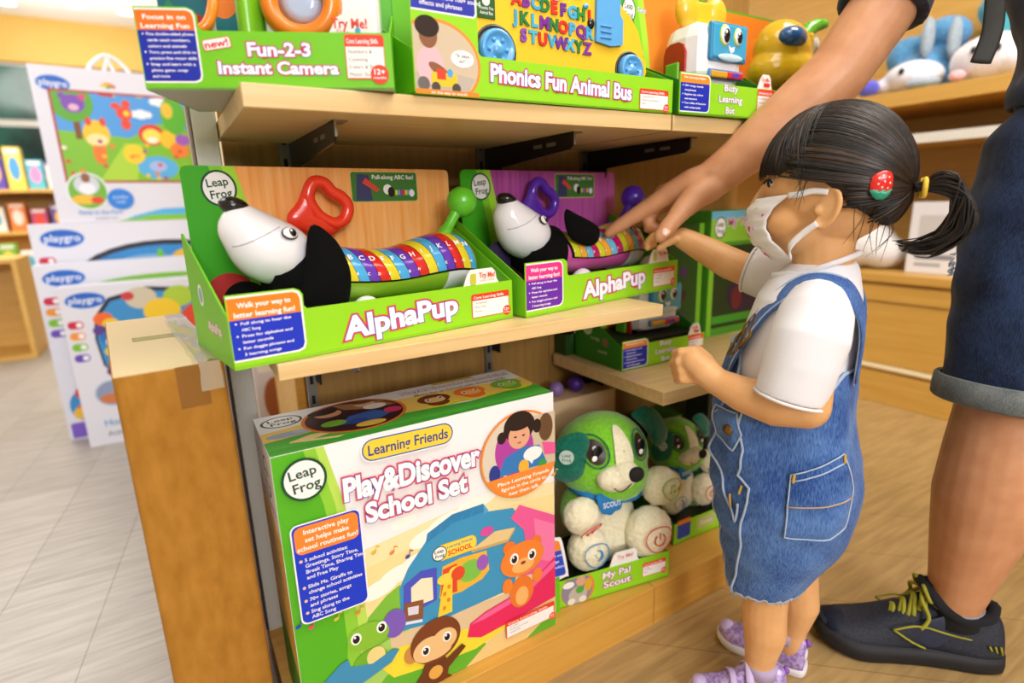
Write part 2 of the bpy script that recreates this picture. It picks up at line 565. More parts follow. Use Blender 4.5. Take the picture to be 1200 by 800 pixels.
def bracket(x, z, parent, L=0.30):
    """L-shaped shelf arm with a rounded inner corner, slots and a turned front lip"""
    b = MB(); y0 = YB - L; t = 0.003
    inner = []
    for k in range(7):
        a = PI / 2 * k / 6
        inner.append((YB - 0.055 - 0.03 * (1 - math.sin(a)) + 0.0, z - 0.042 - 0.03 * (1 - math.cos(a))))
    pts = [(y0, z), (YB - 0.004, z), (YB - 0.004, z - 0.11), (YB - 0.04, z - 0.11)] + \
          [(YB - 0.04 - 0.03 * math.sin(PI / 2 * k / 6), z - 0.082 + 0.03 * (1 - math.cos(PI / 2 * k / 6)) + 0.012 * k / 6) for k in range(7)] + [(y0 + 0.012, z - 0.026), (y0, z - 0.020)]
    b.prism(pts, x - t / 2, x + t / 2, METAL_D, axis='x')
    for q in (0.06, 0.10):
        b.box(x - t / 2 - 0.0004, x + t / 2 + 0.0004, y0 + q - 0.012, y0 + q + 0.014, z - 0.017, z - 0.011, METAL_L)
    o = b.build('bracket', parent)
    b = MB(); b.box(x - 0.0015, x + 0.0015, y0 - 0.0015, y0, z - 0.020, z, METAL_L); b.box(x - 0.0015, x + 0.016, y0, y0 + 0.03, z - 0.0018, z, METAL_L); b.build('bracket_lip', o)

def shelf_board(name, x0, x1, z0, z1, label, brs, y1=YB - 0.01, yf=YF):
    t = thing(name, label, 'shelf', ((x0 + x1) / 2, yf, z0), 0, 'oak shelf boards')
    b = MB(); b.X = Matrix.Translation(-t.location); b.box(x0, x1, yf, y1, z0, z1, W_EDGE); b.build('board', t, bevel=0.0012)
    for x in brs:
        n0 = set(bpy.data.objects)
        bracket(x, z0, t)
        for o in set(bpy.data.objects) - n0:
            if o.parent == t: o.location = -t.location
    return t
shelf_board('shelf_board', X0, 0.7245, ZTB, ZT, 'long oak top shelf board under the camera and bus boxes', (0.20, 0.572))
shelf_board('shelf_board', 0.7285, X1, ZTB, ZT, 'oak top shelf board under the small robot box, crossed by the bare arm', (0.835,))
shelf_board('shelf_board', X0, 0.7215, ZMB, ZM, 'oak middle shelf board carrying both puppy toy boxes', (0.20, 0.572))
shelf_board('shelf_board', 0.7305, X1, ZLB, ZL, 'lower oak shelf board under the second robot box, at the left hand of the child', (0.835,))
b = MB(); b.box(0.7245, 0.7285, YF + 0.002, YB - 0.01, ZTB, ZT, mat('oak_dark_gap', '#8A5E22', 0.6)); tag(b.build('joint_strip'), 'dark narrow joint strip between the two top shelf boards', 'strip')
b = MB(); b.box(0.055, 0.7255, YF, YB - 0.001, 0.0, ZP, W_PL); b.box(0.7275, X1, YF, YB - 0.001, 0.0, ZP, W_PL); b.box(0.7255, 0.7275, YF + 0.001, YB - 0.001, 0, ZP - 0.0005, W_BACK)
tag(b.build('plinth', bevel=0.001), 'oak plinth at floor level carrying the school set box and green plush puppies', 'plinth')
# ------------------------------------------------------------------ display boxes
LIME = ink('#93D522'); LIME2 = ink('#6CC01C'); GREEN = ink('#3FA51B'); DKG = ink('#2F7D1A')
def ang(o, e):
    return math.atan2(e[1] - o[1], e[0] - o[0])

def display_box(o, e, z, D, hf, hs, hb, label, art_front, art_back, tab=None, tagshape=None, front=LIME, side=LIME2, back=GREEN, group='green open display boxes', backshift=0.0, backart_first=None, insert=None, base=LIME2):
    """open-front carton: floor, front lip, sloping sides and a tall printed backing card"""
    W = math.hypot(e[0] - o[0], e[1] - o[1])
    t = thing('display_box', label, 'box', (o[0], o[1], z), ang(o, e), group)
    T = 0.0022
    b = MB()
    b.box(0, W, 0, D, 0.0002, T, base)
    pts = [(0, 0), (W, 0), (W, hf)]
    if tab:
        tx, tw, th = tab
        arc = [(tx + tw / 2, hf), (tx + tw / 2 - 0.004, hf + 0.006), (tx + tw / 2 - 0.006, th - 0.006), (tx + tw / 2 - 0.012, th), (tx - tw / 2 + 0.014, th), (tx - tw / 2 + 0.007, th - 0.007), (tx - tw / 2, hf)]
    if tagshape:
        tw2, th2 = tagshape
        pts += [(tw2 + 0.004, hf), (tw2, hf + 0.004), (tw2, th2 - 0.008), (tw2 - 0.003, th2 - 0.003), (tw2 - 0.009, th2), (0, th2)]
    else:
        pts += [(0, hf)]
    b.prism(pts, 0.0, T, front)
    if tab:
        b.prism(arc, 0.0006, T, ink('#F4F1EC'))
    for x in (0, W - T):
        b.prism([(T, 0), (D, 0), (D, hs), (D - 0.006, hs), (T, hf)], x, x + T, side, axis='x')
    A = b.art((0, 0, 0), (1, 0, 0), (0, 0, 1))
    art_front(A, W)
    if backart_first: backart_first(b, W, D)
    b.build('tray', t)
    if insert:
        q = MB(); q.box(T, W - T, 0.02, D - 0.004, T, insert, ink('#2B2A22')); q.build('insert', t)
    b = MB()
    b.X = Matrix.Translation((backshift, D, 0))
    r = 0.008
    b.prism([(0, 0), (W, 0), (W, hb - r), (W - r * 0.3, hb - r * 0.3), (W - r, hb), (r, hb), (r * 0.3, hb - r * 0.3), (0, hb - r)], -T, 0, back)
    A = b.art((0, -T, 0), (1, 0, 0), (0, 0, 1))
    art_back(A, W, hb)
    b.build('backing_card', t)
    return t, W

def core_box(A, x0, y0, x1, y1, lines, badge='12+', t1='Core Learning Skills'):
    w, h = x1 - x0, y1 - y0
    A.rr((x0 + x1) / 2, (y0 + y1) / 2, w, h, min(w, h) * 0.08, '#EE3F1E')
    A.rect(x0 + w * 0.02, y0 + h * 0.03, x1 - w * 0.02, y1 - h * 0.27, '#F6F3EE')
    A.text(t1, x0 + w * 0.05, y1 - h * 0.2, h * 0.11, '#FFFFFF', w=w * 0.8, al='L')
    for i, l in enumerate(lines):
        A.text(l, x0 + w * 0.08, y1 - h * (0.42 + 0.17 * i), h * 0.085, '#6E6A66', al='L', off=0.0)
    r = h * 0.2
    A.ell(x1 - r * 0.75, y0 + r * 0.55, r * 1.1, r * 1.1, '#EE3F1E')
    A.text(badge, x1 - r * 0.75, y0 + r * 0.55, r * 0.62, '#FFFFFF', w=r * 1.3, off=0.02)
    A.text('months', x1 - r * 0.75, y0 + r * 0.05, r * 0.3, '#FFFFFF', w=r * 1.5)

def blue_tag(A, x0, y0, x1, y1, head, items, ctop='#F5831F', cbot='#1C35C0', frac=0.36, bul=None):
    w, h = x1 - x0, y1 - y0
    r = min(w, h) * 0.12
    A.poly([(x0, y0), (x1 - r, y0), (x1 - r * 0.3, y0 + r * 0.3), (x1, y0 + r), (x1, y1 - r), (x1 - r * 0.3, y1 - r * 0.3), (x1 - r, y1), (x0, y1)], '#F6F3EE')
    k = min(w, h) * 0.03; X1 = x1 - k; Y0 = y0 + k; Y1 = y1 - k; r *= 0.9; ym = y1 - h * frac
    A.poly([(x0, ym), (X1, ym), (X1, Y1 - r), (X1 - r * 0.3, Y1 - r * 0.3), (X1 - r, Y1), (x0, Y1)], ctop)
    A.poly([(x0, Y0), (X1 - r, Y0), (X1 - r * 0.3, Y0 + r * 0.3), (X1, Y0 + r), (X1, ym), (x0, ym)], cbot)
    n = len(head)
    for i, l in enumerate(head):
        A.text(l, x0 + w * 0.48, y1 - h * frac * (0.48 + 0.40 * i) - k * 0.3, h * frac * 0.22, '#FFFFFF', w=w * (0.72 if i == 0 else 0.82), off=0.02)
    m = len(items); dy = (h * (1 - frac)) / (m + 0.75)
    for i, l in enumerate(items):
        y = ym - dy * (i + 0.85)
        if l.startswith('*'):
            A.ell(x0 + w * 0.08, y + dy * 0.24, dy * 0.15, dy * 0.15, '#FFFFFF', n=10); l = l[1:]
        A.text(l, x0 + w * 0.14, y, dy * 0.46, '#FFFFFF', al='L', off=0.014, w=min(w * 0.8, len(l) * dy * 0.36))

def swoosh(A, W, H, k=1.0):
    """green bands curving down the left of a backing card"""
    A.poly([(0, 0), (0.10 * k, 0), (0.098 * k, H * 0.3), (0.088 * k, H * 0.6), (0.066 * k, H), (0.012, H), (0, H * 0.96)], '#A5DC3A')
    A.poly([(0, 0), (0.085 * k, 0), (0.083 * k, H * 0.3), (0.072 * k, H * 0.6), (0.050 * k, H), (0.010, H), (0, H * 0.96)], '#7FCB2A')
    A.poly([(0, 0), (0.072 * k, 0), (0.069 * k, H * 0.3), (0.057 * k, H * 0.6), (0.034 * k, H), (0.010, H), (0, H * 0.96)], '#3DA61C')

WOODP = mat('printed_orange_wood', '#F2983A', 0.4)
noise_color(WOODP, '#F39A3C', '#FFC279', 11, (9, 1, 0.5), 3, lo=0.3, hi=0.7)
WOODM = mat('printed_magenta_wood', '#A8408F', 0.4)
noise_color(WOODM, '#9A3A92', '#C65CAA', 11, (9, 1, 0.5), 3, lo=0.3, hi=0.7)

def pup_back(woodm):
    def fn(A, W, H):
        A.poly([(0.03, 0.01), (W, 0.01), (W, H - 0.008), (W - 0.002, H - 0.002), (W - 0.008, H), (0.03, H)], woodm)
        swoosh(A, W, H)
        A.logo(0.044, H - 0.029, 0.0225, 0.024, 0.12)
        x0, x1, y0, y1 = 0.232, 0.352, H - 0.052, H - 0.004
        A.rr((x0 + x1) / 2, (y0 + y1) / 2, x1 - x0, y1 - y0, 0.005, '#D9C27A')
        A.rr((x0 + x1) / 2, (y0 + y1) / 2, x1 - x0 - 0.003, y1 - y0 - 0.003, 0.004, '#3E7A33')
        A.poly([(x0 + 0.008, y0 + 0.003), (x0 + 0.036, y0 + 0.003), (x0 + 0.032, y1 - 0.006), (x0 + 0.012, y1 - 0.004)], '#3A3E6A')
        A.poly([(x0 + 0.026, y1 - 0.010), (x0 + 0.05, y0 + 0.020), (x0 + 0.044, y0 + 0.016), (x0 + 0.02, y1 - 0.018)], '#D8483A')
        A.text('Pull-along ABC fun!', x0 + 0.075, y1 - 0.012, 0.0065, '#F4F2EC', w=0.075, off=0.02)
        A.ell(x0 + 0.064, y0 + 0.02, 0.008, 0.008, '#F3F3F0'); A.ell(x0 + 0.07, y0 + 0.016, 0.006, 0.008, '#151515')
        for k, c in enumerate(('#E8C82A', '#4FA8D8', '#8A3FB0', '#D8352F', '#E8C82A', '#4FA8D8')):
            A.rect(x0 + 0.077 + k * 0.0045, y0 + 0.011, x0 + 0.0815 + k * 0.0045, y0 + 0.019, c)
        A.ell(x0 + 0.108, y0 + 0.014, 0.005, 0.006, '#F3F3F0')
    return fn
def pup_front(ctop, cbot):
    def fn(A, W):
        A.rect(0.0, 0.0, W, 0.004, '#86C71E')
        blue_tag(A, 0.001, 0.009, 0.0845, 0.0845, ['Walk your way to', 'letter learning fun!'],
                 ['*Pull along to hear the', 'ABC Song', '*Press for alphabet and', 'letter sounds', '*Fun doggie phrases and', '3 learning songs'], ctop, cbot, 0.36)
        A.text('AlphaPup', 0.222, 0.0185, 0.0275, '#F7F4FA', w=0.178, off=0.040, rot=0.055, outl=((0.105, '#E6402A'), (0.07, '#7A4FB0')), res=4)
        core_box(A, 0.335, 0.010, 0.408, 0.046, ['The Alphabet', 'Motor Skills', 'Phonics'])
        A.text('Try Me!', 0.366, 0.070, 0.0075, '#E8542A', w=0.030, off=0.02)
        A.text('press a letter', 0.366, 0.0645, 0.0028, '#E8A088', w=0.028, off=0.0)
        A.rr(0.340, 0.069, 0.010, 0.016, 0.002, '#C9C43A')
    return fn
def left_side(b, W, D):
    A = b.art((0, D, 0), (0, -1, 0), (0, 0, 1))
    A.text('AlphaPup', D * 0.62, 0.034, 0.012, '#EFEAF4', w=0.062, off=0.02, outl=((0.07, '#C8605A'),))
    A.ell(D * 0.35, 0.075, 0.013, 0.014, '#F0EFEA'); A.ell(D * 0.35, 0.075, 0.009, 0.010, '#7FA9B8')
    A.poly([(D * 0.2, 0.0003), (D, 0.0003), (D, 0.011), (D * 0.6, 0.008)], '#76BF1F')
B1o, B1e = (0.045, 0.693), (0.455, 0.758)
B2o, B2e = (0.469, 0.740), (0.882, 0.812)
ZS = ZM + 0.0008
display_box(B1o, B1e, ZS, 0.18, 0.060, 0.150, 0.2365, 'green and orange open box holding the puppy toy with rainbow keys',
            pup_front('#F5831F', '#1C35C0'), pup_back(WOODP), tab=(0.356, 0.066, 0.083), tagshape=(0.0862, 0.086), backshift=0.010, backart_first=left_side)
display_box(B2o, B2e, ZS, 0.18, 0.057, 0.150, 0.2365, 'green and purple open box holding the puppy toy under the pointing finger',
            pup_front('#E8388C', '#6A2AA8'), pup_back(WOODM), tab=(0.356, 0.066, 0.083), tagshape=(0.0945, 0.086), backshift=0.014)

# ------------------------------------------------------------------ pull-along puppy toys
WHITE_P = plast('#F1F0F4', 0.16); BLACK_F = mat('black_fabric', '#080808', 0.95, spec=0.15); BLACK_P = plast('#141416', 0.2)
def pup_toy(o, e, palette, cols, label, ear):
    """a long dachshund toy: egg snout, soft ear, row of letter keys along the back"""
    cv = (0.21, 0.09, 0.0022)
    rz = ang(o, e)
    loc = V((o[0], o[1], ZS)) + Matrix.Rotation(rz, 3, 'Z') @ V(cv)
    t = thing('pull_along_puppy', label, 'toy', loc, rz, 'pull-along puppy toys')
    S = Matrix.Translation((-cv[0], -cv[1], -cv[2]))
    def nb():
        q = MB(); q.X = S; return q
    # body: bean along u ; stations u, zc, ry, rz
    st = [(0.085, 0.085, 0.012, 0.016), (0.10, 0.085, 0.030, 0.030), (0.15, 0.088, 0.043, 0.038), (0.20, 0.083, 0.045, 0.036), (0.25, 0.081, 0.045, 0.035), (0.30, 0.086, 0.046, 0.041),
          (0.345, 0.089, 0.046, 0.045), (0.375, 0.085, 0.042, 0.042), (0.392, 0.080, 0.030, 0.032), (0.401, 0.078, 0.012, 0.014)]
    ss = spline(st, 46)
    n = 40
    def ring(q, k=1.0):
        u, zc, ry, rz_ = q
        return [(u, 0.09 - ry * k * math.cos(a), zc + rz_ * k * math.sin(a)) for a in [2 * PI * i / n for i in range(n)]]
    b = nb(); bel = plast(palette['belly'], 0.3)
    front = [q for q in ss if q[0] < 0.322]; rear = [q for q in ss if q[0] >= 0.322]
    b.loft([ring(q) for q in front + rear[:1]], bel, caps=False)
    b.loft([ring(q) for q in rear], WHITE_P)
    b.build('body', t)
    # keys: arc strips over the back, camera side lower edge to far side
    def at(u):
        for k in range(len(ss) - 1):
            if ss[k][0] <= u <= ss[k + 1][0]:
                f = (u - ss[k][0]) / (ss[k + 1][0] - ss[k][0] + 1e-9)
                return tuple(ss[k][j] + f * (ss[k + 1][j] - ss[k][j]) for j in range(4))
        return ss[-1]
    ua, ub = 0.150, 0.372
    nk = len(cols)
    def strip(q, u0, u1, a0, a1, k, material, slant=0.0):
        rows = []; N = max(3, int((u1 - u0) / 0.005))
        for i in range(N + 1):
            u = u0 + (u1 - u0) * i / N
            r = []
            for j in range(17):
                a = a0 + (a1 - a0) * j / 16
                Q = at(u - 0.0 + slant * (0.5 - j / 16.0) * 0.03)
                # bulge the key a little
                kk = k + 0.012 * math.sin(PI * i / N)
                r.append((Q[0], 0.09 - Q[2] * kk * math.cos(a), Q[1] + Q[3] * kk * math.sin(a)))
            rows.append(r)
        q.loft(rows, material, caps=False, closed=False)
    b = nb(); strip(b, ua - 0.004, ub + 0.004, -0.22, 2.6, 1.012, BLACK_P, 1); b.build('key_bed', t)
    LET = 'ABCDEFGHIJKLMNOPQRSTUVWXYZ'
    pk = plast('#FFFFFF', 0.3)
    for i, c in enumerate(cols):
        u0 = ua + (ub - ua) * i / nk; u1 = ua + (ub - ua) * (i + 1) / nk
        b = nb(); strip(b, u0 + 0.0004, u1 - 0.0004, -0.14, 2.5, 1.050, plast(c, 0.18), 1)
        for a, sc in ((0.72, 1.0), (0.12, 0.45)):
            Q = at((u0 + u1) / 2 + 0.006 * (1 - a))
            k = 1.070
            p = V((Q[0], 0.09 - Q[2] * k * math.cos(a), Q[1] + Q[3] * k * math.sin(a)))
            nrm = V((0, -math.cos(a) / Q[2], math.sin(a) / Q[3])).normalized()
            uu = V((1, 0, 0)); vv = nrm.cross(uu)
            A = b.art(p, uu, vv)
            A.text(LET[i], 0, -0.004 * sc, 0.0085 * sc, pk, off=0.03)
        b.build('letter_key', t)
    # neck and snout
    b = nb(); b.tube([(0.075, 0.09, 0.092), (0.105, 0.09, 0.088), (0.13, 0.09, 0.092), (0.150, 0.09, 0.092), (0.156, 0.09, 0.092)], [0.03, 0.043, 0.047, 0.045, 0.038], BLACK_F, seg=24); b.build('neck', t)
    b = nb(); tip = V((0.042, 0.09, 0.184)); ax = V((0.648, 0, -0.762)); pp = V((0.762, 0, 0.648))
    hs = [(0.0, 0.004, 0.0), (0.004, 0.016, -0.006), (0.014, 0.0255, -0.009), (0.03, 0.0325, -0.0095), (0.05, 0.040, -0.009), (0.07, 0.0445, -0.006), (0.09, 0.0425, -0.002), (0.108, 0.033, 0.0), (0.12, 0.020, 0.0), (0.126, 0.006, 0.0)]
    rings = [[tip + ax * s0 + pp * (c0 + r0 * math.sin(a)) + V((0, -r0 * 0.93 * math.cos(a), 0)) for a in [2 * PI * i / 32 for i in range(32)]] for s0, r0, c0 in spline(hs, 26)]
    b.loft(rings, WHITE_P)
    hd = b.build('head', t)
    # mouth line
    b = nb(); pts = []
    for k in range(15):
        a = -1.0 + 1.75 * k / 14
        s0, r0, c0 = 0.032 + 0.020 * (k / 14), 0.0338 + 0.006 * k / 14, -0.009
        pts.append(tip + ax * s0 + pp * (c0 + r0 * math.sin(a) * 1.0) + V((0, -r0 * 0.935 * math.cos(a), 0)))
    b.tube(pts, 0.0011, plast('#C9C6CE', 0.3), seg=6); b.build('mouth_line', hd)
    b = nb(); b.ell((0.047, 0.09, 0.1825), (0.0185, 0.017, 0.0115), BLACK_P, rot=rot_xz(0.30)); b.build('nose', hd)
    for sg in (-1, 1):
        b = nb(); p = V((0.0985, 0.09 + sg * 0.0355, 0.148))
        nrm = V((0.30, sg * 0.86, 0.42)).normalized(); q = nrm.to_track_quat('Z', 'Y').to_matrix()
        b.ell(p, (0.0118, 0.0085, 0.003), plast('#101010', 0.2), rot=q); b.ell(p + nrm * 0.0012, (0.0105, 0.0075, 0.003), plast('#FBFBFB', 0.15), rot=q)
        b.ell(p + nrm * 0.0025 + V((0.002, 0, 0)), (0.0055, 0.0056, 0.0025), plast('#141210', 0.12), rot=q); b.ell(p + nrm * 0.0048 + V((-0.0005, 0, 0.002)), (0.0018, 0.0018, 0.0008), plast('#FFFFFF', 0.1), rot=q)
        b.build('eye', hd)
    # soft ears
    red = mat('ear_lining', '#A01818', 0.8)
    if ear == 'down':
        out = closed_spline([(0.121, 0.156), (0.150, 0.140), (0.166, 0.108), (0.168, 0.078), (0.155, 0.040), (0.125, 0.034), (0.096, 0.058), (0.106, 0.095)], 36)
        b = nb(); b.pillow(out, 0.030, BLACK_F, ((0, 0.043, 0), (1, 0, 0), (0, 0, 1))); b.build('ear', t)
        b = nb(); b.ell((0.040, 0.135, 0.062), (0.034, 0.010, 0.036), red); b.ell((0.055, 0.128, 0.058), (0.030, 0.010, 0.028), BLACK_F); b.build('ear', t)
    else:
        out = closed_spline([(0.138, 0.164), (0.158, 0.158), (0.196, 0.144), (0.224, 0.128), (0.222, 0.106), (0.204, 0.098), (0.178, 0.102), (0.152, 0.114), (0.138, 0.138)], 36)
        b = nb(); b.pillow(out, 0.026, BLACK_F, ((0, 0.040, 0), (1, 0, 0), (0, 0, 1))); b.build('ear', t)
        b = nb(); b.ell((0.050, 0.120, 0.075), (0.032, 0.010, 0.038), mat('ear_lining_violet', '#2B1840', 0.8)); b.build('ear', t)
    # feet
    for u, v, z in ((0.190, 0.048, 0.030), (0.404, 0.056, 0.036), (0.190, 0.13, 0.030), (0.392, 0.13, 0.032)):
        b = nb(); b.ell((u, v, z), (0.025, 0.020, 0.028), WHITE_P); b.build('foot', t)
    # tail
    b = nb(); tc = plast(palette['tail'], 0.3)
    b.tube(spline([(0.350, 0.09, 0.128), (0.360, 0.09, 0.142), (0.372, 0.09, 0.158), (0.384, 0.09, 0.176)], 10), [0.011] * 3 + [0.0085] * 7, tc, seg=14)
    b.ell((0.390, 0.09, 0.1815), (0.0245, 0.0245, 0.0245), tc); b.build('tail', t)
    # pull handle ring
    b = nb(); hc = plast(palette['handle'], 0.2)
    path = closed_spline([(0.172, 0.15, 0.213), (0.188, 0.15, 0.213), (0.199, 0.15, 0.201), (0.213, 0.15, 0.193), (0.222, 0.15, 0.180), (0.217, 0.15, 0.163), (0.202, 0.15, 0.155), (0.186, 0.15, 0.160), (0.172, 0.15, 0.172), (0.163, 0.15, 0.193)], 48)
    b.tube(path, 0.0092, hc, seg=14, closed=True)
    b.pillow(closed_spline([(0.160, 0.206), (0.146, 0.186), (0.131, 0.170), (0.132, 0.156), (0.150, 0.146), (0.186, 0.137), (0.208, 0.148), (0.190, 0.158), (0.172, 0.170)], 40), 0.017, hc, ((0, 0.15, 0), (1, 0, 0), (0, 0, 1)))
    b.build('pull_handle', t)
    return t
RAIN = ['#E6D42C', '#4AAEE6', '#6A38B8', '#DC2A26', '#E6D42C', '#4AAEE6', '#6A38B8', '#DC2A26', '#E6D42C', '#4AAEE6', '#6A38B8', '#DC2A26', '#E6D42C', '#4AAEE6']
PINKS = ['#D8D62E', '#F4AE3A', '#6FBBE0', '#C4186A', '#D8D62E', '#F4AE3A', '#6FBBE0', '#C4186A', '#D8D62E', '#F4AE3A', '#6FBBE0', '#C4186A', '#B8D02A']
pup_toy(B1o, B1e, dict(belly='#9CCB30', tail='#5FC22A', handle='#EC3A22'), RAIN, 'white and black puppy toy with green ball tail, red ring and rainbow letter keys', 'down')
pup_toy((B2o[0] - 0.004, B2o[1]), (B2e[0] - 0.004, B2e[1]), dict(belly='#D858A8', tail='#4A22A8', handle='#5A2AAE'), PINKS, 'white and black puppy toy with purple ball tail and pink belly, fingertip on its keys', 'side')
# ------------------------------------------------------------------ big boxed school play set
def music_note(A, x, y, s, c, rot=0.3):
    A.ell(x, y, s * 0.4, s * 0.28, c, rot=0.4, n=12)
    A.poly([(x + s * 0.26, y), (x + s * 0.38, y), (x + s * 0.38 + s * 0.1, y + s), (x + s * 0.28 + s * 0.1, y + s)], c)
    A.poly([(x + s * 0.38, y + s), (x + s * 0.9, y + s * 0.8), (x + s * 0.9, y + s * 0.6), (x + s * 0.38, y + s * 0.8)], c)
def cartoon_eyes(A, pts, r):
    for x, y in pts:
        A.ell(x, y, r, r * 1.25, '#FBFBF6', n=14); A.ell(x, y - r * 0.1, r * 0.66, r * 0.85, '#201510', n=14); A.ell(x - r * 0.2, y + r * 0.35, r * 0.22, r * 0.25, '#FFFFFF', n=8)

t = thing('boxed_play_set', 'big white and green carton of a toy school set standing on the plinth', 'box', (0.070, 0.717, ZP + 0.0006))
SW, SD, SH = 0.433, 0.158, 0.4445
b = MB(); b.box(0, SW, 0, SD, 0, SH, ink('#F2F0F0'))
A = b.art((0, 0, 0), (1, 0, 0), (0, 0, 1))
SKY = '#F6DC98'
A.poly([(0.05, 0.0005), (SW - 0.0005, 0.0005), (SW - 0.0005, 0.285), (0.30, 0.30), (0.10, 0.275)], '#F7E3AC')
A.poly([(0.05, 0.14), (SW - 0.0005, 0.2), (SW - 0.0005, 0.262), (0.30, 0.27), (0.10, 0.245)], SKY)
for cx, cy, s in ((0.20, 0.262, 0.03), (0.235, 0.275, 0.035), (0.275, 0.288, 0.03), (0.30, 0.294, 0.02), (0.15, 0.218, 0.03), (0.18, 0.228, 0.028), (0.12, 0.205, 0.03), (0.165, 0.298, 0.02)):
    A.ell(cx, cy, s, s * 0.45, '#FBF6EA', rot=0.2)
# green left bands
A.poly([(0.0005, 0.0005), (0.098, 0.0005), (0.100, 0.14), (0.096, 0.25), (0.084, 0.36), (0.066, SH - 0.0005), (0.0005, SH - 0.0005)], '#B9DE5A')
A.poly([(0.0005, 0.0005), (0.080, 0.0005), (0.086, 0.14), (0.083, 0.25), (0.072, 0.36), (0.055, SH - 0.0005), (0.0005, SH - 0.0005)], '#8ECC38')
A.poly([(0.0005, 0.0005), (0.055, 0.0005), (0.068, 0.14), (0.067, 0.25), (0.058, 0.36), (0.040, SH - 0.0005), (0.0005, SH - 0.0005)], '#55B01E')
# ground and hills
A.poly([(0.085, 0.05), (0.12, 0.16), (0.15, 0.19), (0.16, 0.2), (0.16, 0.11), (0.12, 0.0005), (0.06, 0.0005)], '#A6CF62')
A.poly([(0.093, 0.135), (0.10, 0.165), (0.130, 0.190), (0.152, 0.200), (0.155, 0.120), (0.10, 0.11)], '#7DBB3C')
A.poly([(0.13, 0.118), (0.34, 0.108), (0.37, 0.09), (0.30, 0.05), (0.2, 0.06), (0.13, 0.10)], '#DFC49A')
A.poly([(0.06, 0.0005), (0.12, 0.055), (0.2, 0.062), (0.29, 0.03), (0.27, 0.0005)], '#62B22E')
A.poly([(0.25, 0.0005), (0.30, 0.035), (SW - 0.0005, 0.09), (SW - 0.0005, 0.0005)], '#EACB86')
A.poly([(0.37, 0.0005), (0.40, 0.018), (SW - 0.0005, 0.024), (SW - 0.0005, 0.0005)], '#62B22E')
A.poly([(0.110, 0.075), (0.14, 0.095), (0.25, 0.075), (0.33, 0.062), (0.35, 0.046), (0.27, 0.028), (0.20, 0.034), (0.13, 0.045)], '#F2DC3A')
# blue school building
A.poly([(0.148, 0.120), (0.150, 0.193), (0.166, 0.222), (0.198, 0.257), (0.242, 0.280), (0.296, 0.272), (0.350, 0.262), (0.372, 0.226), (0.372, 0.184), (0.345, 0.113), (0.217, 0.110)], '#3D93C0')
A.poly([(0.196, 0.252), (0.200, 0.268), (0.242, 0.286), (0.296, 0.287), (0.297, 0.272), (0.244, 0.271)], '#2F80B4')
A.poly([(0.296, 0.287), (0.305, 0.272), (0.297, 0.268)], '#4FA6D0')
for k in range(5):
    A.poly([(0.200 + 0.018 * k, 0.258 + 0.0035 * k), (0.2015 + 0.018 * k, 0.258 + 0.0035 * k), (0.2065 + 0.018 * k, 0.268 + 0.0035 * k), (0.205 + 0.018 * k, 0.268 + 0.0035 * k)], '#3D93C0')
A.poly([(0.212, 0.150), (0.221, 0.203), (0.252, 0.207), (0.298, 0.203), (0.302, 0.166), (0.288, 0.154), (0.25, 0.146)], '#E8B53A')
A.poly([(0.214, 0.152), (0.221, 0.198), (0.245, 0.200), (0.243, 0.150)], '#E04A2C')
A.ell(0.268, 0.178, 0.022, 0.019, '#7CC04A'); A.ell(0.290, 0.184, 0.011, 0.014, '#9A5AB8'); A.ell(0.240, 0.186, 0.010, 0.010, '#F2D84A')
A.poly([(0.153, 0.150), (0.157, 0.196), (0.185, 0.210), (0.211, 0.206), (0.208, 0.150), (0.17, 0.143)], '#4A52C0')
A.poly([(0.166, 0.153), (0.168, 0.188), (0.185, 0.197), (0.203, 0.192), (0.202, 0.153)], '#EDE6C4')
A.rr(0.246, 0.227, 0.070, 0.027, 0.011, '#F4C93A', rot=-0.02); A.rr(0.246, 0.2275, 0.064, 0.022, 0.009, '#F7D84E', rot=-0.02)
A.logo(0.217, 0.2275, 0.0125, 0.0125)
A.text('Learning Friends', 0.252, 0.2315, 0.0045, '#3A6AA8', w=0.044)
A.text('SCHOOL', 0.252, 0.2185, 0.0085, '#DC3A2A', w=0.042, off=0.03)
# pink slide and balcony
A.poly([(0.345, 0.245), (0.362, 0.264), (0.382, 0.252), (0.432, 0.222), (0.432, 0.115), (0.36, 0.13), (0.374, 0.182), (0.369, 0.216)], '#E85A96')
A.poly([(0.39, 0.23), (0.432, 0.205), (0.432, 0.130), (0.395, 0.15)], '#F07AA8')
A.poly([(0.256, 0.058), (0.262, 0.081), (0.29, 0.091), (0.366, 0.103), (0.415, 0.130), (0.432, 0.142), (0.432, 0.060), (0.36, 0.052), (0.281, 0.046)], '#E4285E')
A.poly([(0.262, 0.078), (0.29, 0.088), (0.366, 0.100), (0.432, 0.135), (0.432, 0.122), (0.37, 0.090), (0.29, 0.078)], '#F0659A')
A.poly([(0.271, 0.214), (0.315, 0.232), (0.352, 0.226), (0.338, 0.209)], '#E3C78A'); A.poly([(0.271, 0.214), (0.338, 0.209), (0.352, 0.226), (0.352, 0.221), (0.338, 0.204), (0.271, 0.209)], '#C9A865')
A.ell(0.30, 0.237, 0.012, 0.008, '#D84A9A')
# signboard
A.poly([(0.155, 0.166), (0.186, 0.160), (0.183, 0.128), (0.154, 0.136)], '#8A5432'); A.poly([(0.160, 0.157), (0.178, 0.153), (0.176, 0.139), (0.160, 0.143)], '#D9D6E2')
A.poly([(0.153, 0.134), (0.182, 0.127), (0.182, 0.122), (0.153, 0.129)], '#E7E4EA')
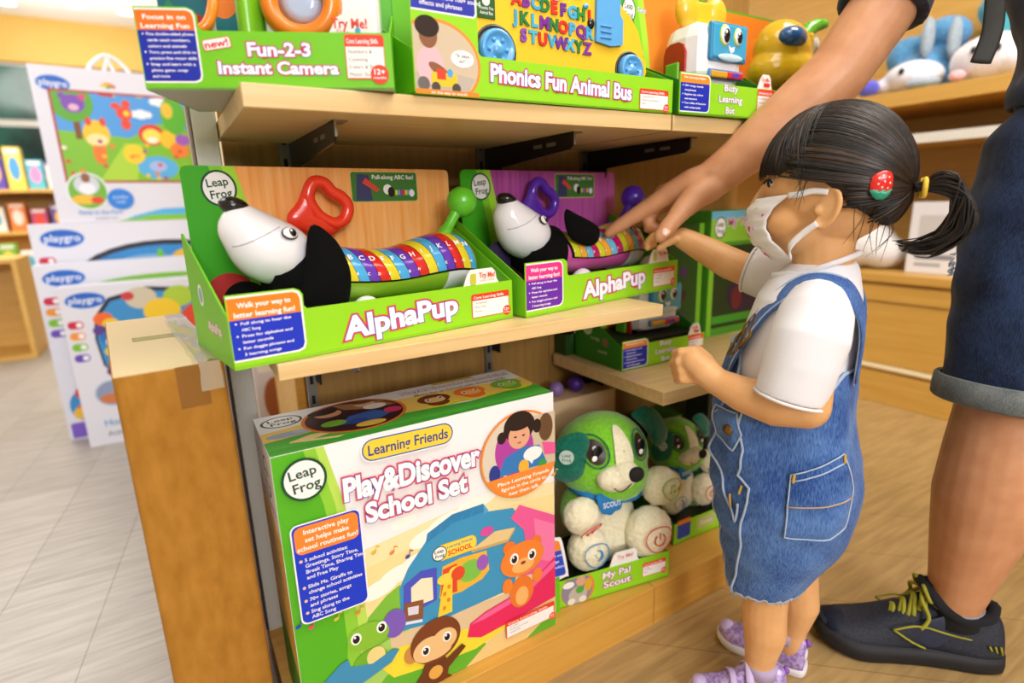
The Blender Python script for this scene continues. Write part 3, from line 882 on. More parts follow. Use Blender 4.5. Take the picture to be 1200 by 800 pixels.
# animal figures: giraffe, bear, turtle, monkey
A.poly([(0.207, 0.118), (0.214, 0.15), (0.222, 0.178), (0.236, 0.178), (0.234, 0.150), (0.232, 0.118)], '#F0CF3A'); A.ell(0.224, 0.181, 0.014, 0.009, '#F2D44A'); A.ell(0.246, 0.182, 0.012, 0.012, '#E04A2C')
for q in ((0.219, 0.13), (0.227, 0.142), (0.221, 0.155), (0.229, 0.165)): A.ell(q[0], q[1], 0.003, 0.004, '#DE8A2A')
A.ell(0.362, 0.1, 0.024, 0.030, '#E8792C'); A.ell(0.34, 0.212 - 0.02, 0.012, 0.012, '#E8792C'); A.ell(0.392, 0.185, 0.012, 0.012, '#E8792C')
A.ell(0.365, 0.163, 0.043, 0.032, '#EE8430'); A.ell(0.366, 0.150, 0.022, 0.013, '#F6B46A'); cartoon_eyes(A, ((0.349, 0.168), (0.384, 0.164)), 0.0085); A.ell(0.366, 0.155, 0.005, 0.003, '#8A3A1A'); A.ell(0.334, 0.122, 0.010, 0.014, '#EE8430'); A.ell(0.394, 0.120, 0.010, 0.014, '#EE8430'); A.ell(0.362, 0.092, 0.013, 0.018, '#F6B46A')
A.ell(0.138, 0.140, 0.018, 0.024, '#7A5AB8')
A.ell(0.098, 0.092, 0.026, 0.022, '#6FB02C'); A.ell(0.106, 0.098, 0.014, 0.016, '#EAD68A'); A.ell(0.098, 0.137, 0.031, 0.022, '#86BE34', rot=-0.12); cartoon_eyes(A, ((0.080, 0.140), (0.118, 0.143)), 0.0078)
A.poly([(0.028, 0.090), (0.055, 0.110), (0.066, 0.112), (0.068, 0.098), (0.10, 0.088), (0.132, 0.098), (0.142, 0.093), (0.128, 0.076), (0.07, 0.058), (0.035, 0.07)], '#3D8FB8')
A.ell(0.197, 0.024, 0.023, 0.030, '#6A361C'); A.poly([(0.212, 0.035), (0.245, 0.052), (0.252, 0.044), (0.218, 0.018)], '#6A361C'); A.poly([(0.178, 0.035), (0.158, 0.012), (0.165, 0.004), (0.188, 0.018)], '#6A361C'); A.poly([(0.18, 0.012), (0.17, 0.0006), (0.225, 0.0006), (0.212, 0.014)], '#6A361C')
A.ell(0.160, 0.072, 0.012, 0.015, '#C98A4A'); A.ell(0.201, 0.080, 0.043, 0.039, '#7A3F20', rot=0.15); A.ell(0.188, 0.069, 0.026, 0.022, '#EBC084'); A.ell(0.215, 0.075, 0.022, 0.020, '#EBC084'); A.ell(0.201, 0.059, 0.026, 0.013, '#EBC084'); cartoon_eyes(A, ((0.183, 0.069), (0.220, 0.078)), 0.0075); A.ell(0.197, 0.022, 0.012, 0.012, '#E2A94E')
for x, y, c in ((0.117, 0.268, '#D9BE3A'), (0.143, 0.258, '#E08A3A'), (0.166, 0.243, '#3A4A9A'), (0.086, 0.182, '#E08A3A'), (0.006, 0.196, '#2A4AA8'), (0.022, 0.188, '#E0486A'), (0.056, 0.186, '#D9C23A'), (0.41, 0.30, '#E0A03A'), (0.43, 0.30, '#E0A03A')):
    music_note(A, x, y, 0.010, c)
core_box(A, 0.327, 0.022, 0.428, 0.054, ['Social Skills', 'Vocabulary & Counting', 'Creative Play'], badge='2+')
# header
A.logo(0.0370, 0.4060, 0.0285, 0.0300, 0.10)
A.rr(0.1815, 0.4225, 0.1400, 0.0360, 0.018, '#F8F6F2', rot=-0.02); A.rr(0.1815, 0.4225, 0.1360, 0.0325, 0.016, '#2C5AA8', rot=-0.02); A.rr(0.1815, 0.4225, 0.1320, 0.0285, 0.014, '#F5CF3C', rot=-0.02)
A.text('Learning Friends', 0.1815, 0.4150, 0.0150, '#24408C', w=0.119, off=0.018, rot=-0.02, res=3)
A.text('Play&Discover', 0.1880, 0.3590, 0.0320, '#F8F6FB', w=0.208, off=0.044, rot=-0.008, outl=((0.105, '#E6402A'), (0.072, '#8A6AB8')), res=4)
A.text('School Set', 0.1900, 0.3190, 0.0290, '#F8F6FB', w=0.158, off=0.044, rot=0.012, outl=((0.105, '#E6402A'), (0.072, '#8A6AB8')), res=4)
# round photo, upper right, cut by the box edge
cx, cy, R = 0.366, 0.354, 0.0740
A.clip = (0.001, 0.001, SW - 0.0006, SH); A.ell(cx, cy, R, R, '#F08A34', n=48, clipx=SW - 0.0006); A.ell(cx, cy, R * 0.95, R * 0.95, '#D9CDB8', n=48, clipx=SW - 0.0006)
A.poly([(cx - 0.02, cy + 0.06), (cx + 0.068, cy + 0.06), (cx + 0.069, cy - 0.03), (cx + 0.02, cy - 0.03)], '#CDBB9C')
A.ell(cx + 0.048, cy + 0.036, 0.014, 0.024, '#6A4A30')
A.ell(cx - 0.012, cy + 0.010, 0.036, 0.044, '#B0409C'); A.ell(cx - 0.036, cy - 0.01, 0.010, 0.03, '#B0409C', rot=-0.3)
A.ell(cx - 0.002, cy + 0.048, 0.029, 0.026, '#2A1C18'); A.ell(cx - 0.035, cy + 0.036, 0.008, 0.010, '#2A1C18'); A.ell(cx + 0.031, cy + 0.042, 0.008, 0.012, '#2A1C18')
A.ell(cx - 0.003, cy + 0.032, 0.020, 0.021, '#E0A582'); A.ell(cx - 0.003, cy + 0.05, 0.020, 0.008, '#2A1C18'); A.ell(cx - 0.010, cy + 0.032, 0.003, 0.0015, '#3A2018', n=8); A.ell(cx + 0.005, cy + 0.032, 0.003, 0.0015, '#3A2018', n=8); A.ell(cx - 0.003, cy + 0.021, 0.004, 0.0015, '#B05A4A', n=8)
A.poly([(cx - 0.045, cy - 0.028), (cx - 0.03, cy + 0.002), (cx + 0.005, cy + 0.012), (cx + 0.035, cy + 0.008), (cx + 0.05, cy - 0.028)], '#3478B8')
A.poly([(cx + 0.04, cy + 0.012), (cx + 0.068, cy + 0.004), (cx + 0.069, cy - 0.016), (cx + 0.045, cy - 0.012)], '#E85A96')
A.ell(cx + 0.022, cy - 0.004, 0.018, 0.012, '#F4F2EE'); A.poly([(cx + 0.012, cy - 0.012), (cx + 0.02, cy - 0.022), (cx + 0.024, cy - 0.014)], '#F4F2EE')
A.ell(cx + 0.004, cy - 0.022, 0.010, 0.012, '#E8B03A'); A.ell(cx + 0.04, cy - 0.026, 0.008, 0.008, '#3A9A4A'); A.ell(cx - 0.05, cy - 0.022, 0.010, 0.016, '#2A3A8A')
A.ell(cx, cy, R * 0.97, R * 0.97, '#F08A34', n=30, a0=205, a1=336, clipx=SW - 0.0006)
A.clip = None
for i, l in enumerate(('Place Learning Friends', 'figures in the circle to', 'hear them talk.')):
    A.text(l, cx + 0.004, cy - 0.0445 - 0.0105 * i, 0.0062, '#FBF7EF', w=(0.098, 0.086, 0.058)[i], off=0.016, rot=0.0)
# blue list panel, lower left
x0, x1, y0, y1 = 0.0105, 0.1035, 0.196, 0.346
A.rr((x0 + x1) / 2, (y0 + y1) / 2, x1 - x0, y1 - y0, 0.010, '#F5F3F0'); A.rr((x0 + x1) / 2, (y0 + y1) / 2, x1 - x0 - 0.004, y1 - y0 - 0.004, 0.009, '#1738C8')
A.rr((x0 + x1) / 2, y1 - 0.0245, x1 - x0 - 0.009, 0.040, 0.009, '#F1862E')
for i, l in enumerate(('Interactive play', 'set helps make', 'school routines fun!')):
    A.text(l, (x0 + x1) / 2, y1 - 0.0165 - 0.0115 * i, 0.0070, '#FBF7EF', w=(0.060, 0.058, 0.080)[i], off=0.02)
A.lines(['*5 school activities:', 'Greetings, Story Time,', 'Break Time, Sharing Time', 'and Free Play'], x0 + 0.014, y1 - 0.0560, 0.0054, 0.0088, '#F7F5F2', off=0.014, bullet='#F4C890')
A.lines(['*Slide Ms. Giraffe to', 'change school activities'], x0 + 0.014, y1 - 0.0960, 0.0054, 0.0088, '#F7F5F2', off=0.014, bullet='#F4C890')
A.lines(['*70+ stories, songs', 'and phrases'], x0 + 0.014, y1 - 0.1160, 0.0054, 0.0088, '#F7F5F2', off=0.014, bullet='#F4C890')
A.lines(['*Sing along to the', 'ABC Song'], x0 + 0.014, y1 - 0.1345, 0.0054, 0.0088, '#F7F5F2', off=0.014, bullet='#F4C890')
# top face
A = b.art((0, 0, SH), (1, 0, 0), (0, 1, 0))
A.rect(0.0005, 0.0005, SW - 0.0005, SD - 0.0005, '#EDEBEA')
A.poly([(0.0005, 0.045), (SW - 0.0005, 0.045), (SW - 0.0005, 0.10), (0.2, 0.115), (0.0005, 0.085)], '#F3CF66')
A.poly([(0.0005, 0.004), (SW - 0.0005, 0.004), (SW - 0.0005, 0.058), (0.38, 0.050), (0.30, 0.040), (0.2, 0.05), (0.10, 0.062), (0.0005, 0.050)], '#4CAE3C')
A.poly([(0.0005, 0.0005), (SW - 0.0005, 0.0005), (SW - 0.0005, 0.007), (0.0005, 0.020)], '#3C9A30')
A.ell(0.035, 0.066, 0.030, 0.010, '#9DB0CC'); A.ell(0.06, 0.07, 0.020, 0.007, '#AEBEDA')
A.poly([(0.03, 0.036), (0.06, 0.048), (0.10, 0.042), (0.06, 0.030), (0.10, 0.020), (0.09, 0.016), (0.03, 0.032)], '#EBD59A')
A.logo(0.0345, 0.122, 0.029, 0.023, 0.05)
cx, cy = 0.133, 0.087
A.ell(cx, cy, 0.077, 0.066, '#E07A2C', n=40); A.ell(cx, cy, 0.072, 0.061, '#3A1F2A', n=40)
A.poly([(cx - 0.02, cy + 0.058), (cx + 0.05, cy + 0.042), (cx + 0.068, cy + 0.012), (cx + 0.03, cy + 0.01), (cx - 0.01, cy + 0.03)], '#A5764E')
A.ell(cx - 0.034, cy + 0.026, 0.020, 0.016, '#D99A78'); A.ell(cx - 0.04, cy + 0.036, 0.022, 0.012, '#2A1A14')
A.ell(cx + 0.026, cy + 0.038, 0.016, 0.014, '#E0AE8C'); A.ell(cx + 0.026, cy + 0.048, 0.016, 0.008, '#6A442A'); A.ell(cx + 0.036, cy + 0.02, 0.018, 0.012, '#EDE4DC')
A.poly([(cx - 0.03, cy - 0.03), (cx - 0.01, cy - 0.002), (cx + 0.03, cy + 0.004), (cx + 0.05, cy - 0.02), (cx + 0.02, cy - 0.04)], '#3A62B0'); A.ell(cx - 0.036, cy - 0.018, 0.018, 0.012, '#7CB83C'); A.ell(cx + 0.055, cy - 0.01, 0.014, 0.012, '#D8386A'); A.ell(cx + 0.01, cy - 0.046, 0.022, 0.010, '#E8C04A'); A.ell(cx - 0.005, cy - 0.028, 0.016, 0.010, '#2A4AA0')
A.text('Play&Discover School Set', 0.322, 0.1270, 0.0130, '#F3EFF5', w=0.200, off=0.024, outl=((0.075, '#A86A7A'),))
A.rr(0.322, 0.150, 0.080, 0.010, 0.005, '#E9C75A'); A.text('Learning Friends', 0.322, 0.147, 0.006, '#4A4A3A', w=0.07)
A.text('More fun at School with these friends', 0.322, 0.1085, 0.0070, '#3A3228', w=0.17)
for x, col, c2 in ((0.258, '#7A3F20', '#EBC084'), (0.322, '#EE7A2C', '#F6B46A'), (0.392, '#7CB83C', '#A5D05A')):
    A.ell(x + 0.004, 0.052, 0.030, 0.009, '#F0E03A'); A.ell(x, 0.062, 0.018, 0.014, col); A.ell(x, 0.082, 0.027, 0.021, col); A.ell(x, 0.076, 0.017, 0.012, c2); cartoon_eyes(A, ((x - 0.011, 0.081), (x + 0.011, 0.083)), 0.0045)
# left face
A = b.art((0, SD, 0), (0, -1, 0), (0, 0, 1))
A.rect(0.0005, 0.0005, SD - 0.0005, SH - 0.0005, '#EDEAE6'); A.poly([(0.0005, 0.0005), (SD - 0.0005, 0.0005), (SD - 0.0005, 0.32), (0.0005, 0.36)], '#E7B94C'); A.poly([(0.0005, 0.0005), (SD - 0.0005, 0.0005), (SD - 0.0005, 0.10), (0.0005, 0.14)], '#58A52C')
A.logo(0.10, 0.395, 0.028, 0.030)
A.text('Play&Discover', 0.08, 0.345, 0.018, '#F3EFF5', w=0.12, off=0.024, outl=((0.075, '#C0505A'),))
for k in range(5): A.rect(0.02, 0.30 - k * 0.02, 0.12, 0.309 - k * 0.02, '#B9A98A')
b.build('carton', t)
# ------------------------------------------------------------------ brown cardboard carton at the shelf end
CARD = mat('cardboard', '#C08A45', 0.8, spec=0.2)
noise_color(CARD, '#A06C22', '#B47E30', 60, (1, 1, 0.4), 6, lo=0.3, hi=0.7)
CARD_LIT = mat('cardboard_lit', '#D2BD94', 0.8, spec=0.2)  # same cardboard, the strong light on the top painted in as a paler tone
TAPE = mat('packing_tape', '#8A5A1E', 0.22, coat=0.5)
TAPEC = mat('clear_tape', '#D8CDB4', 0.12, coat=0.8, alpha=0.45)
t = thing('cardboard_carton', 'tall plain brown cardboard carton taped shut at the left end of the shelves', 'box', (-0.076, 0.755, 0), 0.085)
CW, CD, CH = 0.116, 0.42, 0.6545
b = MB()
vs = [(0, 0), (CW, 0.0), (CW, CD), (0, CD)]
b.prism([(0.004, 0), (0.0, 0.004), (0, CD), (CW, CD), (CW, 0.004), (CW - 0.004, 0)], 0.0, CH - 0.0015, CARD, axis='z')
b.build('carton', t, bevel=0.003)
b = MB(); b.box(0.0015, CW - 0.001, 0.002, CD - 0.002, CH - 0.0015, CH, CARD_LIT); b.build('top_flap', t)
b = MB(); b.box(0.088, CW, -0.0005, CD, CH, CH + 0.0004, TAPE); b.box(0.062, 0.095, -0.0008, 0.0, CH - 0.052, CH, TAPE); b.box(0.03, 0.092, 0.20, 0.232, CH, CH + 0.0003, TAPE); b.build('packing_tape', t)
b = MB()
rr = random.Random(3)
rows = []
for i in range(12):
    r = []
    for j in range(6):
        r.append((0.080 + 0.034 * j / 5 + 0.004 * rr.random(), 0.0 + 0.36 * i / 11, CH + 0.0012 + 0.004 * rr.random() * (1 if j > 1 else 0.3)))
    rows.append(r)
b.loft(rows, TAPEC, caps=False, closed=False); 
rows = [[(0.086 + 0.006 * j + 0.002 * rr.random(), -0.0018 - 0.002 * rr.random(), CH + 0.002 - 0.009 * i) for j in range(5)] for i in range(5)]
b.loft(rows, TAPEC, caps=False, closed=False); b.build('loose_clear_tape', t)
# ------------------------------------------------------------------ top shelf: toy camera box
CAo, CAe = (0.005, 0.779), (0.253, 0.676)
ZTS = ZT + 0.0008
def cam_front(A, W):
    blue_tag(A, 0.001, 0.007, 0.0610, 0.0815, ['Focus in on', 'Learning Fun'], ['*Five double-sided photo', 'cards teach numbers,', 'colors and animals', '*Turn, press and click to', 'practice fine motor skills', '*Snap and learn with a', 'photo game, songs', 'and more'], '#E8741C', '#1B2DA6', 0.29)
    A.rr(0.0800, 0.0470, 0.0300, 0.0115, 0.002, '#E0342A', rot=0.16); A.rr(0.0800, 0.0470, 0.0282, 0.0100, 0.0018, '#F6F2F0', rot=0.16); A.text('new!', 0.0800, 0.0437, 0.0070, '#D82A22', w=0.025, off=0.03, rot=0.16)
    A.text('Fun-2-3', 0.1450, 0.0350, 0.0135, '#F7F4FA', w=0.068, off=0.038, outl=((0.10, '#E0342A'), (0.066, '#5A3FB0')), res=3)
    A.text('Instant Camera', 0.1430, 0.0165, 0.0125, '#F7F4FA', w=0.130, off=0.038, outl=((0.10, '#E0342A'), (0.066, '#5A3FB0')), res=3)
    core_box(A, 0.2165, 0.0110, 0.2605, 0.0580, ['Numbers &', 'Counting', 'Colors & Shapes', 'Motor Skills'], t1='Core Learning Skills')
def cam_back(A, W, H):
    A.rect(0.002, 0.01, W - 0.002, H - 0.005, '#5FB82C'); A.rect(0.02, 0.03, W - 0.02, H - 0.02, '#1D6E78')
    for k, c in enumerate(('#E8782A', '#4FAE36', '#D83A2E', '#3A78C0')): A.ell(0.05 + 0.055 * k, 0.14, 0.020, 0.026, c)
def cam_left(b, W, D):
    A = b.art((0, D, 0), (0, -1, 0), (0, 0, 1)); A.rr(D * 0.5, 0.035, D * 0.7, 0.03, 0.004, '#4A9A24')
TG = ink('#74C61E')
tcam, _ = display_box(CAo, CAe, ZTS, 0.15, 0.0600, 0.120, 0.20, 'green open box of the toy camera, overhanging the left end of the top shelf', cam_front, cam_back, tagshape=(0.0625, 0.083), front=TG, side=LIME2, group='green open display boxes', insert=0.040, backart_first=cam_left, base=ink('#B4B3A4'))
rz = ang(CAo, CAe); loc = V((CAo[0], CAo[1], ZTS)) + Matrix.Rotation(rz, 3, 'Z') @ V((0.170, 0.078, 0.0405))
t = thing('toy_camera', 'white and orange toy camera with green grips behind the try me card', 'toy', loc, rz)
OR = plast('#F0861E', 0.25); GP = plast('#7CC41E', 0.3)
b = MB(); b.box(-0.050, 0.085, -0.030, 0.035, 0.0, 0.110, plast('#EFEFF2', 0.25)); b.build('body', t, bevel=0.012)
for x in (-0.068,):
    b = MB(); b.loft([[(x + 0.017 * math.cos(a), 0.002 + 0.036 * math.sin(a), z) for a in [2 * PI * k / 20 for k in range(20)]] for z in (0.0, 0.004, 0.11, 0.116)], GP); b.build('grip', t, bevel=0.001)
b = MB(); Rm = Matrix.Rotation(PI / 2, 3, 'X')
b.lathe([(0.026, 0.0), (0.026, 0.010), (0.034, 0.016), (0.043, 0.012), (0.047, 0.0), (0.047, -0.01)], OR, c=(-0.004, -0.030, 0.064), rot=Rm, seg=40)
b.build('lens_ring', t)
b = MB(); b.lathe([(0.0001, 0.003), (0.012, 0.0025), (0.027, 0.0)], plast('#B7CBE8', 0.08), c=(-0.004, -0.0305, 0.064), rot=Rm, seg=32); b.build('lens', t)
b = MB(); b.prism([(0.020, 0.0), (0.078, 0.0), (0.078, 0.048), (0.052, 0.048), (0.038, 0.040), (0.026, 0.020)], -0.060, -0.0585, ink('#EDEAE6'))
A = b.art((0, -0.060, 0), (1, 0, 0), (0, 0, 1)); A.text('Try Me!', 0.052, 0.029, 0.010, '#E0402A', w=0.040, off=0.03); A.text('Slide', 0.044, 0.0215, 0.006, '#E07A5A', w=0.014); A.rr(0.061, 0.0235, 0.006, 0.013, 0.003, '#3FA3C4'); b.build('try_me_card', t)
t2 = thing('picture_card', 'teal picture card with orange loop strap in the left window of the camera box', 'card', V((CAo[0], CAo[1], ZTS)) + Matrix.Rotation(rz, 3, 'Z') @ V((0.040, 0.052, 0.0405)), rz)
b = MB(); b.box(-0.034, 0.026, 0, 0.002, 0, 0.09, ink('#1F6672')); A = b.art((0, 0, 0), (1, 0, 0), (0, 0, 1)); A.ell(0.0, 0.04, 0.018, 0.012, '#A82A22'); A.ell(-0.022, 0.035, 0.008, 0.03, '#2E7F5A'); b.box(0.0215, 0.0265, -0.0015, 0.0, 0, 0.09, ink('#F1F0EA')); b.build('card', t2)
b = MB(); b.tube(spline([(-0.012, -0.010, 0.040), (-0.004, -0.018, 0.028), (0.010, -0.022, 0.026), (0.024, -0.020, 0.036), (0.030, -0.012, 0.06), (0.026, -0.006, 0.08)], 20), 0.006, OR, seg=12); b.build('strap_loop', t2)

# ------------------------------------------------------------------ top shelf: alphabet bus box
BUo, BUe = (0.283, 0.686), (0.724, 0.692)
def bus_front(A, W):
    A.poly([(0.001, 0.092), (0.0850, 0.092), (0.0885, 0.096), (0.0885, 0.148), (0.001, 0.148)], '#F4F2EE'); A.poly([(0.001, 0.094), (0.0845, 0.094), (0.0865, 0.098), (0.0865, 0.148), (0.001, 0.148)], '#2A35A8')
    A.lines(['*30 buttons and 100+ sound', 'effects and phrases'], 0.012, 0.1075, 0.0052, 0.0085, '#F2F0F4', bullet='#F2F0F4')
    A.clip = (0.001, 0.001, 0.4, 0.092); A.ell(0.030, 0.036, 0.062, 0.050, '#E8903A', n=36); A.clip = None
    pts = [(0.001, 0.006)] + [(0.030 + 0.058 * math.cos(a), 0.036 + 0.046 * math.sin(a)) for a in [math.radians(-38 + 8 * k) for k in range(17)]] + [(0.001, 0.076)]
    A.poly(pts, '#CBB99E')
    A.poly([(0.001, 0.006), (0.072, 0.006), (0.084, 0.022), (0.03, 0.03), (0.001, 0.024)], '#B9AEA0')
    A.ell(0.022, 0.033, 0.018, 0.022, '#E3B6BE'); A.ell(0.034, 0.028, 0.016, 0.006, '#8A5A3C', rot=-0.5); A.ell(0.021, 0.066, 0.012, 0.014, '#8A5A3C'); A.ell(0.020, 0.076, 0.016, 0.012, '#2A1C14')
    A.ell(0.012, 0.012, 0.008, 0.008, '#6A6460'); A.rr(0.040, 0.018, 0.036, 0.016, 0.004, '#EFC02C'); A.rect(0.030, 0.018, 0.042, 0.030, '#D8432E'); A.ell(0.028, 0.009, 0.006, 0.006, '#4A4844'); A.ell(0.056, 0.009, 0.006, 0.006, '#4A4844'); A.ell(0.048, 0.026, 0.004, 0.005, '#4FA6D8')
    A.ell(0.066, 0.044, 0.016, 0.010, '#F5F3F0'); A.text('"It says', 0.066, 0.0455, 0.004, '#3A3A34', w=0.02); A.text('m!"', 0.066, 0.039, 0.004, '#3A3A34', w=0.009)
    A.rect(0.001, 0.0005, 0.088, 0.006, '#EF8A2E'); A.text('on the way to words', 0.046, 0.0012, 0.0036, '#F6EEE2', w=0.05)
    A.text('Phonics Fun Animal Bus', 0.2290, 0.0185, 0.0205, '#F7F4FA', w=0.247, off=0.038, rot=-0.030, outl=((0.10, '#E0342A'), (0.066, '#5A3FB0')), res=3)
    core_box(A, 0.3690, 0.0035, 0.4310, 0.0330, ['Letters & Phonics', 'Animal Sounds & Names', 'Music'])
def bus_back(A, W, H):
    A.rect(0.002, 0.01, W - 0.002, H - 0.002, '#6CC02A')
    A.poly([(W * 0.86, 0.01), (W - 0.002, 0.01), (W - 0.002, H - 0.002), (W * 0.83, H - 0.002)], '#48A321')
    A.rr(0.412, 0.155, 0.020, 0.026, 0.003, '#D8C23A'); A.ell(0.412, 0.155, 0.007, 0.009, '#4F9A2A'); A.ell(0.408, 0.175, 0.010, 0.006, '#F0EFEA')
display_box(BUo, BUe, ZTS, 0.17, 0.0500, 0.125, 0.24, 'wide green open box of the yellow alphabet bus on the top shelf', bus_front, bus_back, tagshape=(0.0895, 0.150), front=LIME, insert=0.040)
rz = ang(BUo, BUe); t = thing('toy_bus', 'yellow toy bus with blue wheels and coloured alphabet letters', 'toy', V((BUo[0], BUo[1], ZTS)) + Matrix.Rotation(rz, 3, 'Z') @ V((0.27, 0.10, 0.0412)), rz)
S = Matrix.Translation((-0.27, -0.10, -0.0412)); YB_ = plast('#F4C62A', 0.28); BLU = plast('#58A8E4', 0.28)
def nb():
    q = MB(); q.X = S; return q
b = nb()
out = [(0.112, 0.062), (0.112, 0.098), (0.117, 0.102), (0.117, 0.235), (0.372, 0.235), (0.374, 0.165), (0.380, 0.158), (0.398, 0.146), (0.414, 0.128), (0.422, 0.106), (0.425, 0.100), (0.425, 0.092), (0.431, 0.088), (0.433, 0.070), (0.430, 0.064)]
b.prism(out, 0.052, 0.145, YB_); b.build('body', t, bevel=0.004)
b = nb(); b.box(0.118, 0.425, 0.056, 0.141, 0.052, 0.063, plast('#26221C', 0.4)); b.build('chassis', t)
for u, z, r in ((0.1455, 0.0730, 0.0275), (0.3945, 0.0690, 0.0240)):
    b = nb(); b.lathe([(r * 1.22, 0.0), (r * 1.22, 0.0015), (r * 1.04, 0.0015), (r * 1.04, 0.0)], plast('#221F1C', 0.4), c=(u, 0.0520, z), rot=Rm); b.build('wheel_arch', t)
    for yy in (0.047, 0.158):
        b = nb(); b.lathe([(0.0001, 0.006), (r * 0.25, 0.0065), (r * 0.3, 0.004), (r * 0.72, 0.003), (r * 0.8, 0.0065), (r * 0.95, 0.005), (r, 0.0), (r, -0.012), (0.0001, -0.012)], BLU, c=(u, yy, z + 0.0), rot=Rm, seg=32)
        for k in range(6):
            a = PI / 3 * k; b.ell((u + r * 0.5 * math.cos(a), yy - 0.004, z + r * 0.5 * math.sin(a)), (r * 0.12, 0.002, r * 0.12), BLU, nu=10, nv=6)
        b.build('wheel', t)
b = nb(); b.prism([(0.322, 0.104), (0.352, 0.100), (0.376, 0.104), (0.376, 0.140), (0.370, 0.146), (0.370, 0.22), (0.324, 0.22)], 0.0465, 0.052, BLU)
for k in range(3): b.box(0.330, 0.352, 0.045, 0.0465, 0.109 + 0.008 * k, 0.112 + 0.008 * k, plast('#3F8ED0', 0.3))
b.build('door', t, bevel=0.001)
b = nb(); b.ell((0.314, 0.050, 0.128), (0.006, 0.004, 0.008), BLACK_P); b.build('door_knob', t)
LC = ['#D8262A', '#7A2A9A', '#3FA8D8', '#1F7A3A', '#E2302A', '#6A2AA0', '#3FB0DC', '#1F8A3A', '#D8262A', '#3FA8D8', '#1F7A3A', '#3FB0DC', '#7A2A9A', '#1F7A3A', '#D8262A', '#3FA8D8', '#7A2A9A', '#3FA8D8', '#8A4AB0', '#3FB0DC', '#D8262A', '#3FA8D8', '#6A2AA0', '#3FB0DC', '#1F7A3A', '#7A2A9A']
rows = (('ABCDEFGHI', 0.181, 0.0163, 0.136), ('JKLMNOPQR', 0.178, 0.0168, 0.113), ('STUVWXYZ', 0.192, 0.0165, 0.0905))
for r_, x0, dx, z0 in rows:
    for i, ch in enumerate(r_):
        pm = plast(LC[ord(ch) - 65], 0.25); b = nb(); vs, fs = text_geo(ch, 0.05, 3)
        xs = [p[0] for p in vs]; mx = (min(xs) + max(xs)) / 2; s = 0.0160 / 0.72
        n = len(vs); x = x0 + dx * i
        front = [(x + (vx - mx) * s, 0.0495, z0 - 0.0022 * i * 0.35 + vy * s) for vx, vy in vs]
        b.add(front, fs, pm)
        ed = {}
        for f in fs:
            for k in range(len(f)):
                e = (f[k], f[(k + 1) % len(f)]); ed[e] = ed.get(e, 0) + 1
        bk = [(p[0], 0.0521, p[2]) for p in front]
        b.add(front + bk, [(e[1], e[0], e[0] + n, e[1] + n) for e in ed if (e[1], e[0]) not in ed], pm)
        b.build('letter', t)
b = nb(); b.box(0.118, 0.146, 0.050, 0.0525, 0.112, 0.140, plast('#1E5A2E', 0.3)); A = b.art((0, 0.050, 0), (1, 0, 0), (0, 0, 1)); A.ell(0.132, 0.133, 0.006, 0.006, '#E8E6DE'); A.text('Phonics Fun', 0.132, 0.1225, 0.004, '#EDEBE2', w=0.022); A.text('Animal Bus', 0.132, 0.1165, 0.004, '#EDEBE2', w=0.020); b.build('name_plate', t)
for k, (c1, c2) in enumerate((('#C8432E', '#E8B070'), ('#E8CFA0', '#9ABFE0'), ('#E8CFA0', '#4A62B8'), ('#D8C8E8', '#D89AB8'))):
    x = 0.118 + 0.038 * k; b = nb(); b.box(x, x + 0.034, 0.049, 0.0525, 0.157, 0.20, plast(c1, 0.3)); A = b.art((0, 0.049, 0), (1, 0, 0), (0, 0, 1)); A.ell(x + 0.017, 0.163, 0.011, 0.014, c2); A.ell(x + 0.017, 0.178, 0.010, 0.010, c2); A.ell(x + 0.017, 0.161, 0.006, 0.008, '#F2E8E0'); b.build('window', t)
b = nb(); b.ell((0.295, 0.050, 0.168), (0.008, 0.005, 0.006), plast('#C8582A', 0.3)); b.ell((0.304, 0.050, 0.150), (0.005, 0.003, 0.004), BLU); b.build('button', t)

# ------------------------------------------------------------------ small robot boxes (two alike)
BOo, BOe = (0.7305, 0.683), (0.9690, 0.680)
def bot_front(A, W):
    blue_tag(A, 0.001, 0.003, 0.0690, 0.0605, ['Fun Learning Helper', ''], ['*100+ songs, sounds', 'and phrases', '*Explore the colors', 'and emotions', '*Four sides of buttons', 'with unique play'], '#F2902C', '#1B2FB0', 0.24)
    for i, l in enumerate(('Busy', 'Learning', 'Bot')):
        A.text(l, 0.120, 0.0400 - 0.0175 * i, 0.0105, '#F4F1F6', w=(0.034, 0.058, 0.022)[i], off=0.024, outl=((0.06, '#8A6A9A'),))
    core_box(A, 0.188, 0.009, 0.234, 0.049, ['Numbers &', 'Counting', 'Colors', 'Emotions'])
    A.text('Try Me!', 0.207, 0.0620, 0.006, '#E8542A', w=0.022, off=0.02); A.rr(0.211, 0.0565, 0.016, 0.006, 0.002, '#D8322A')
def bot_back(A, W, H):
    A.poly([(0.03, 0.01), (W - 0.002, 0.01), (W - 0.002, H - 0.004), (0.03, H - 0.004)], '#E58A2A'); swoosh(A, W, H, 0.9); A.logo(0.030, H - 0.040, 0.016, 0.022)
    A.text('Twist', 0.060, H - 0.040, 0.008, '#E8E4F0', w=0.022, off=0.02, outl=((0.06, '#5A3F9A'),))
    A.poly([(W * 0.80, 0.01), (W - 0.02, 0.01), (W - 0.02, H - 0.004), (W * 0.82, H - 0.004)], '#C9B28A')
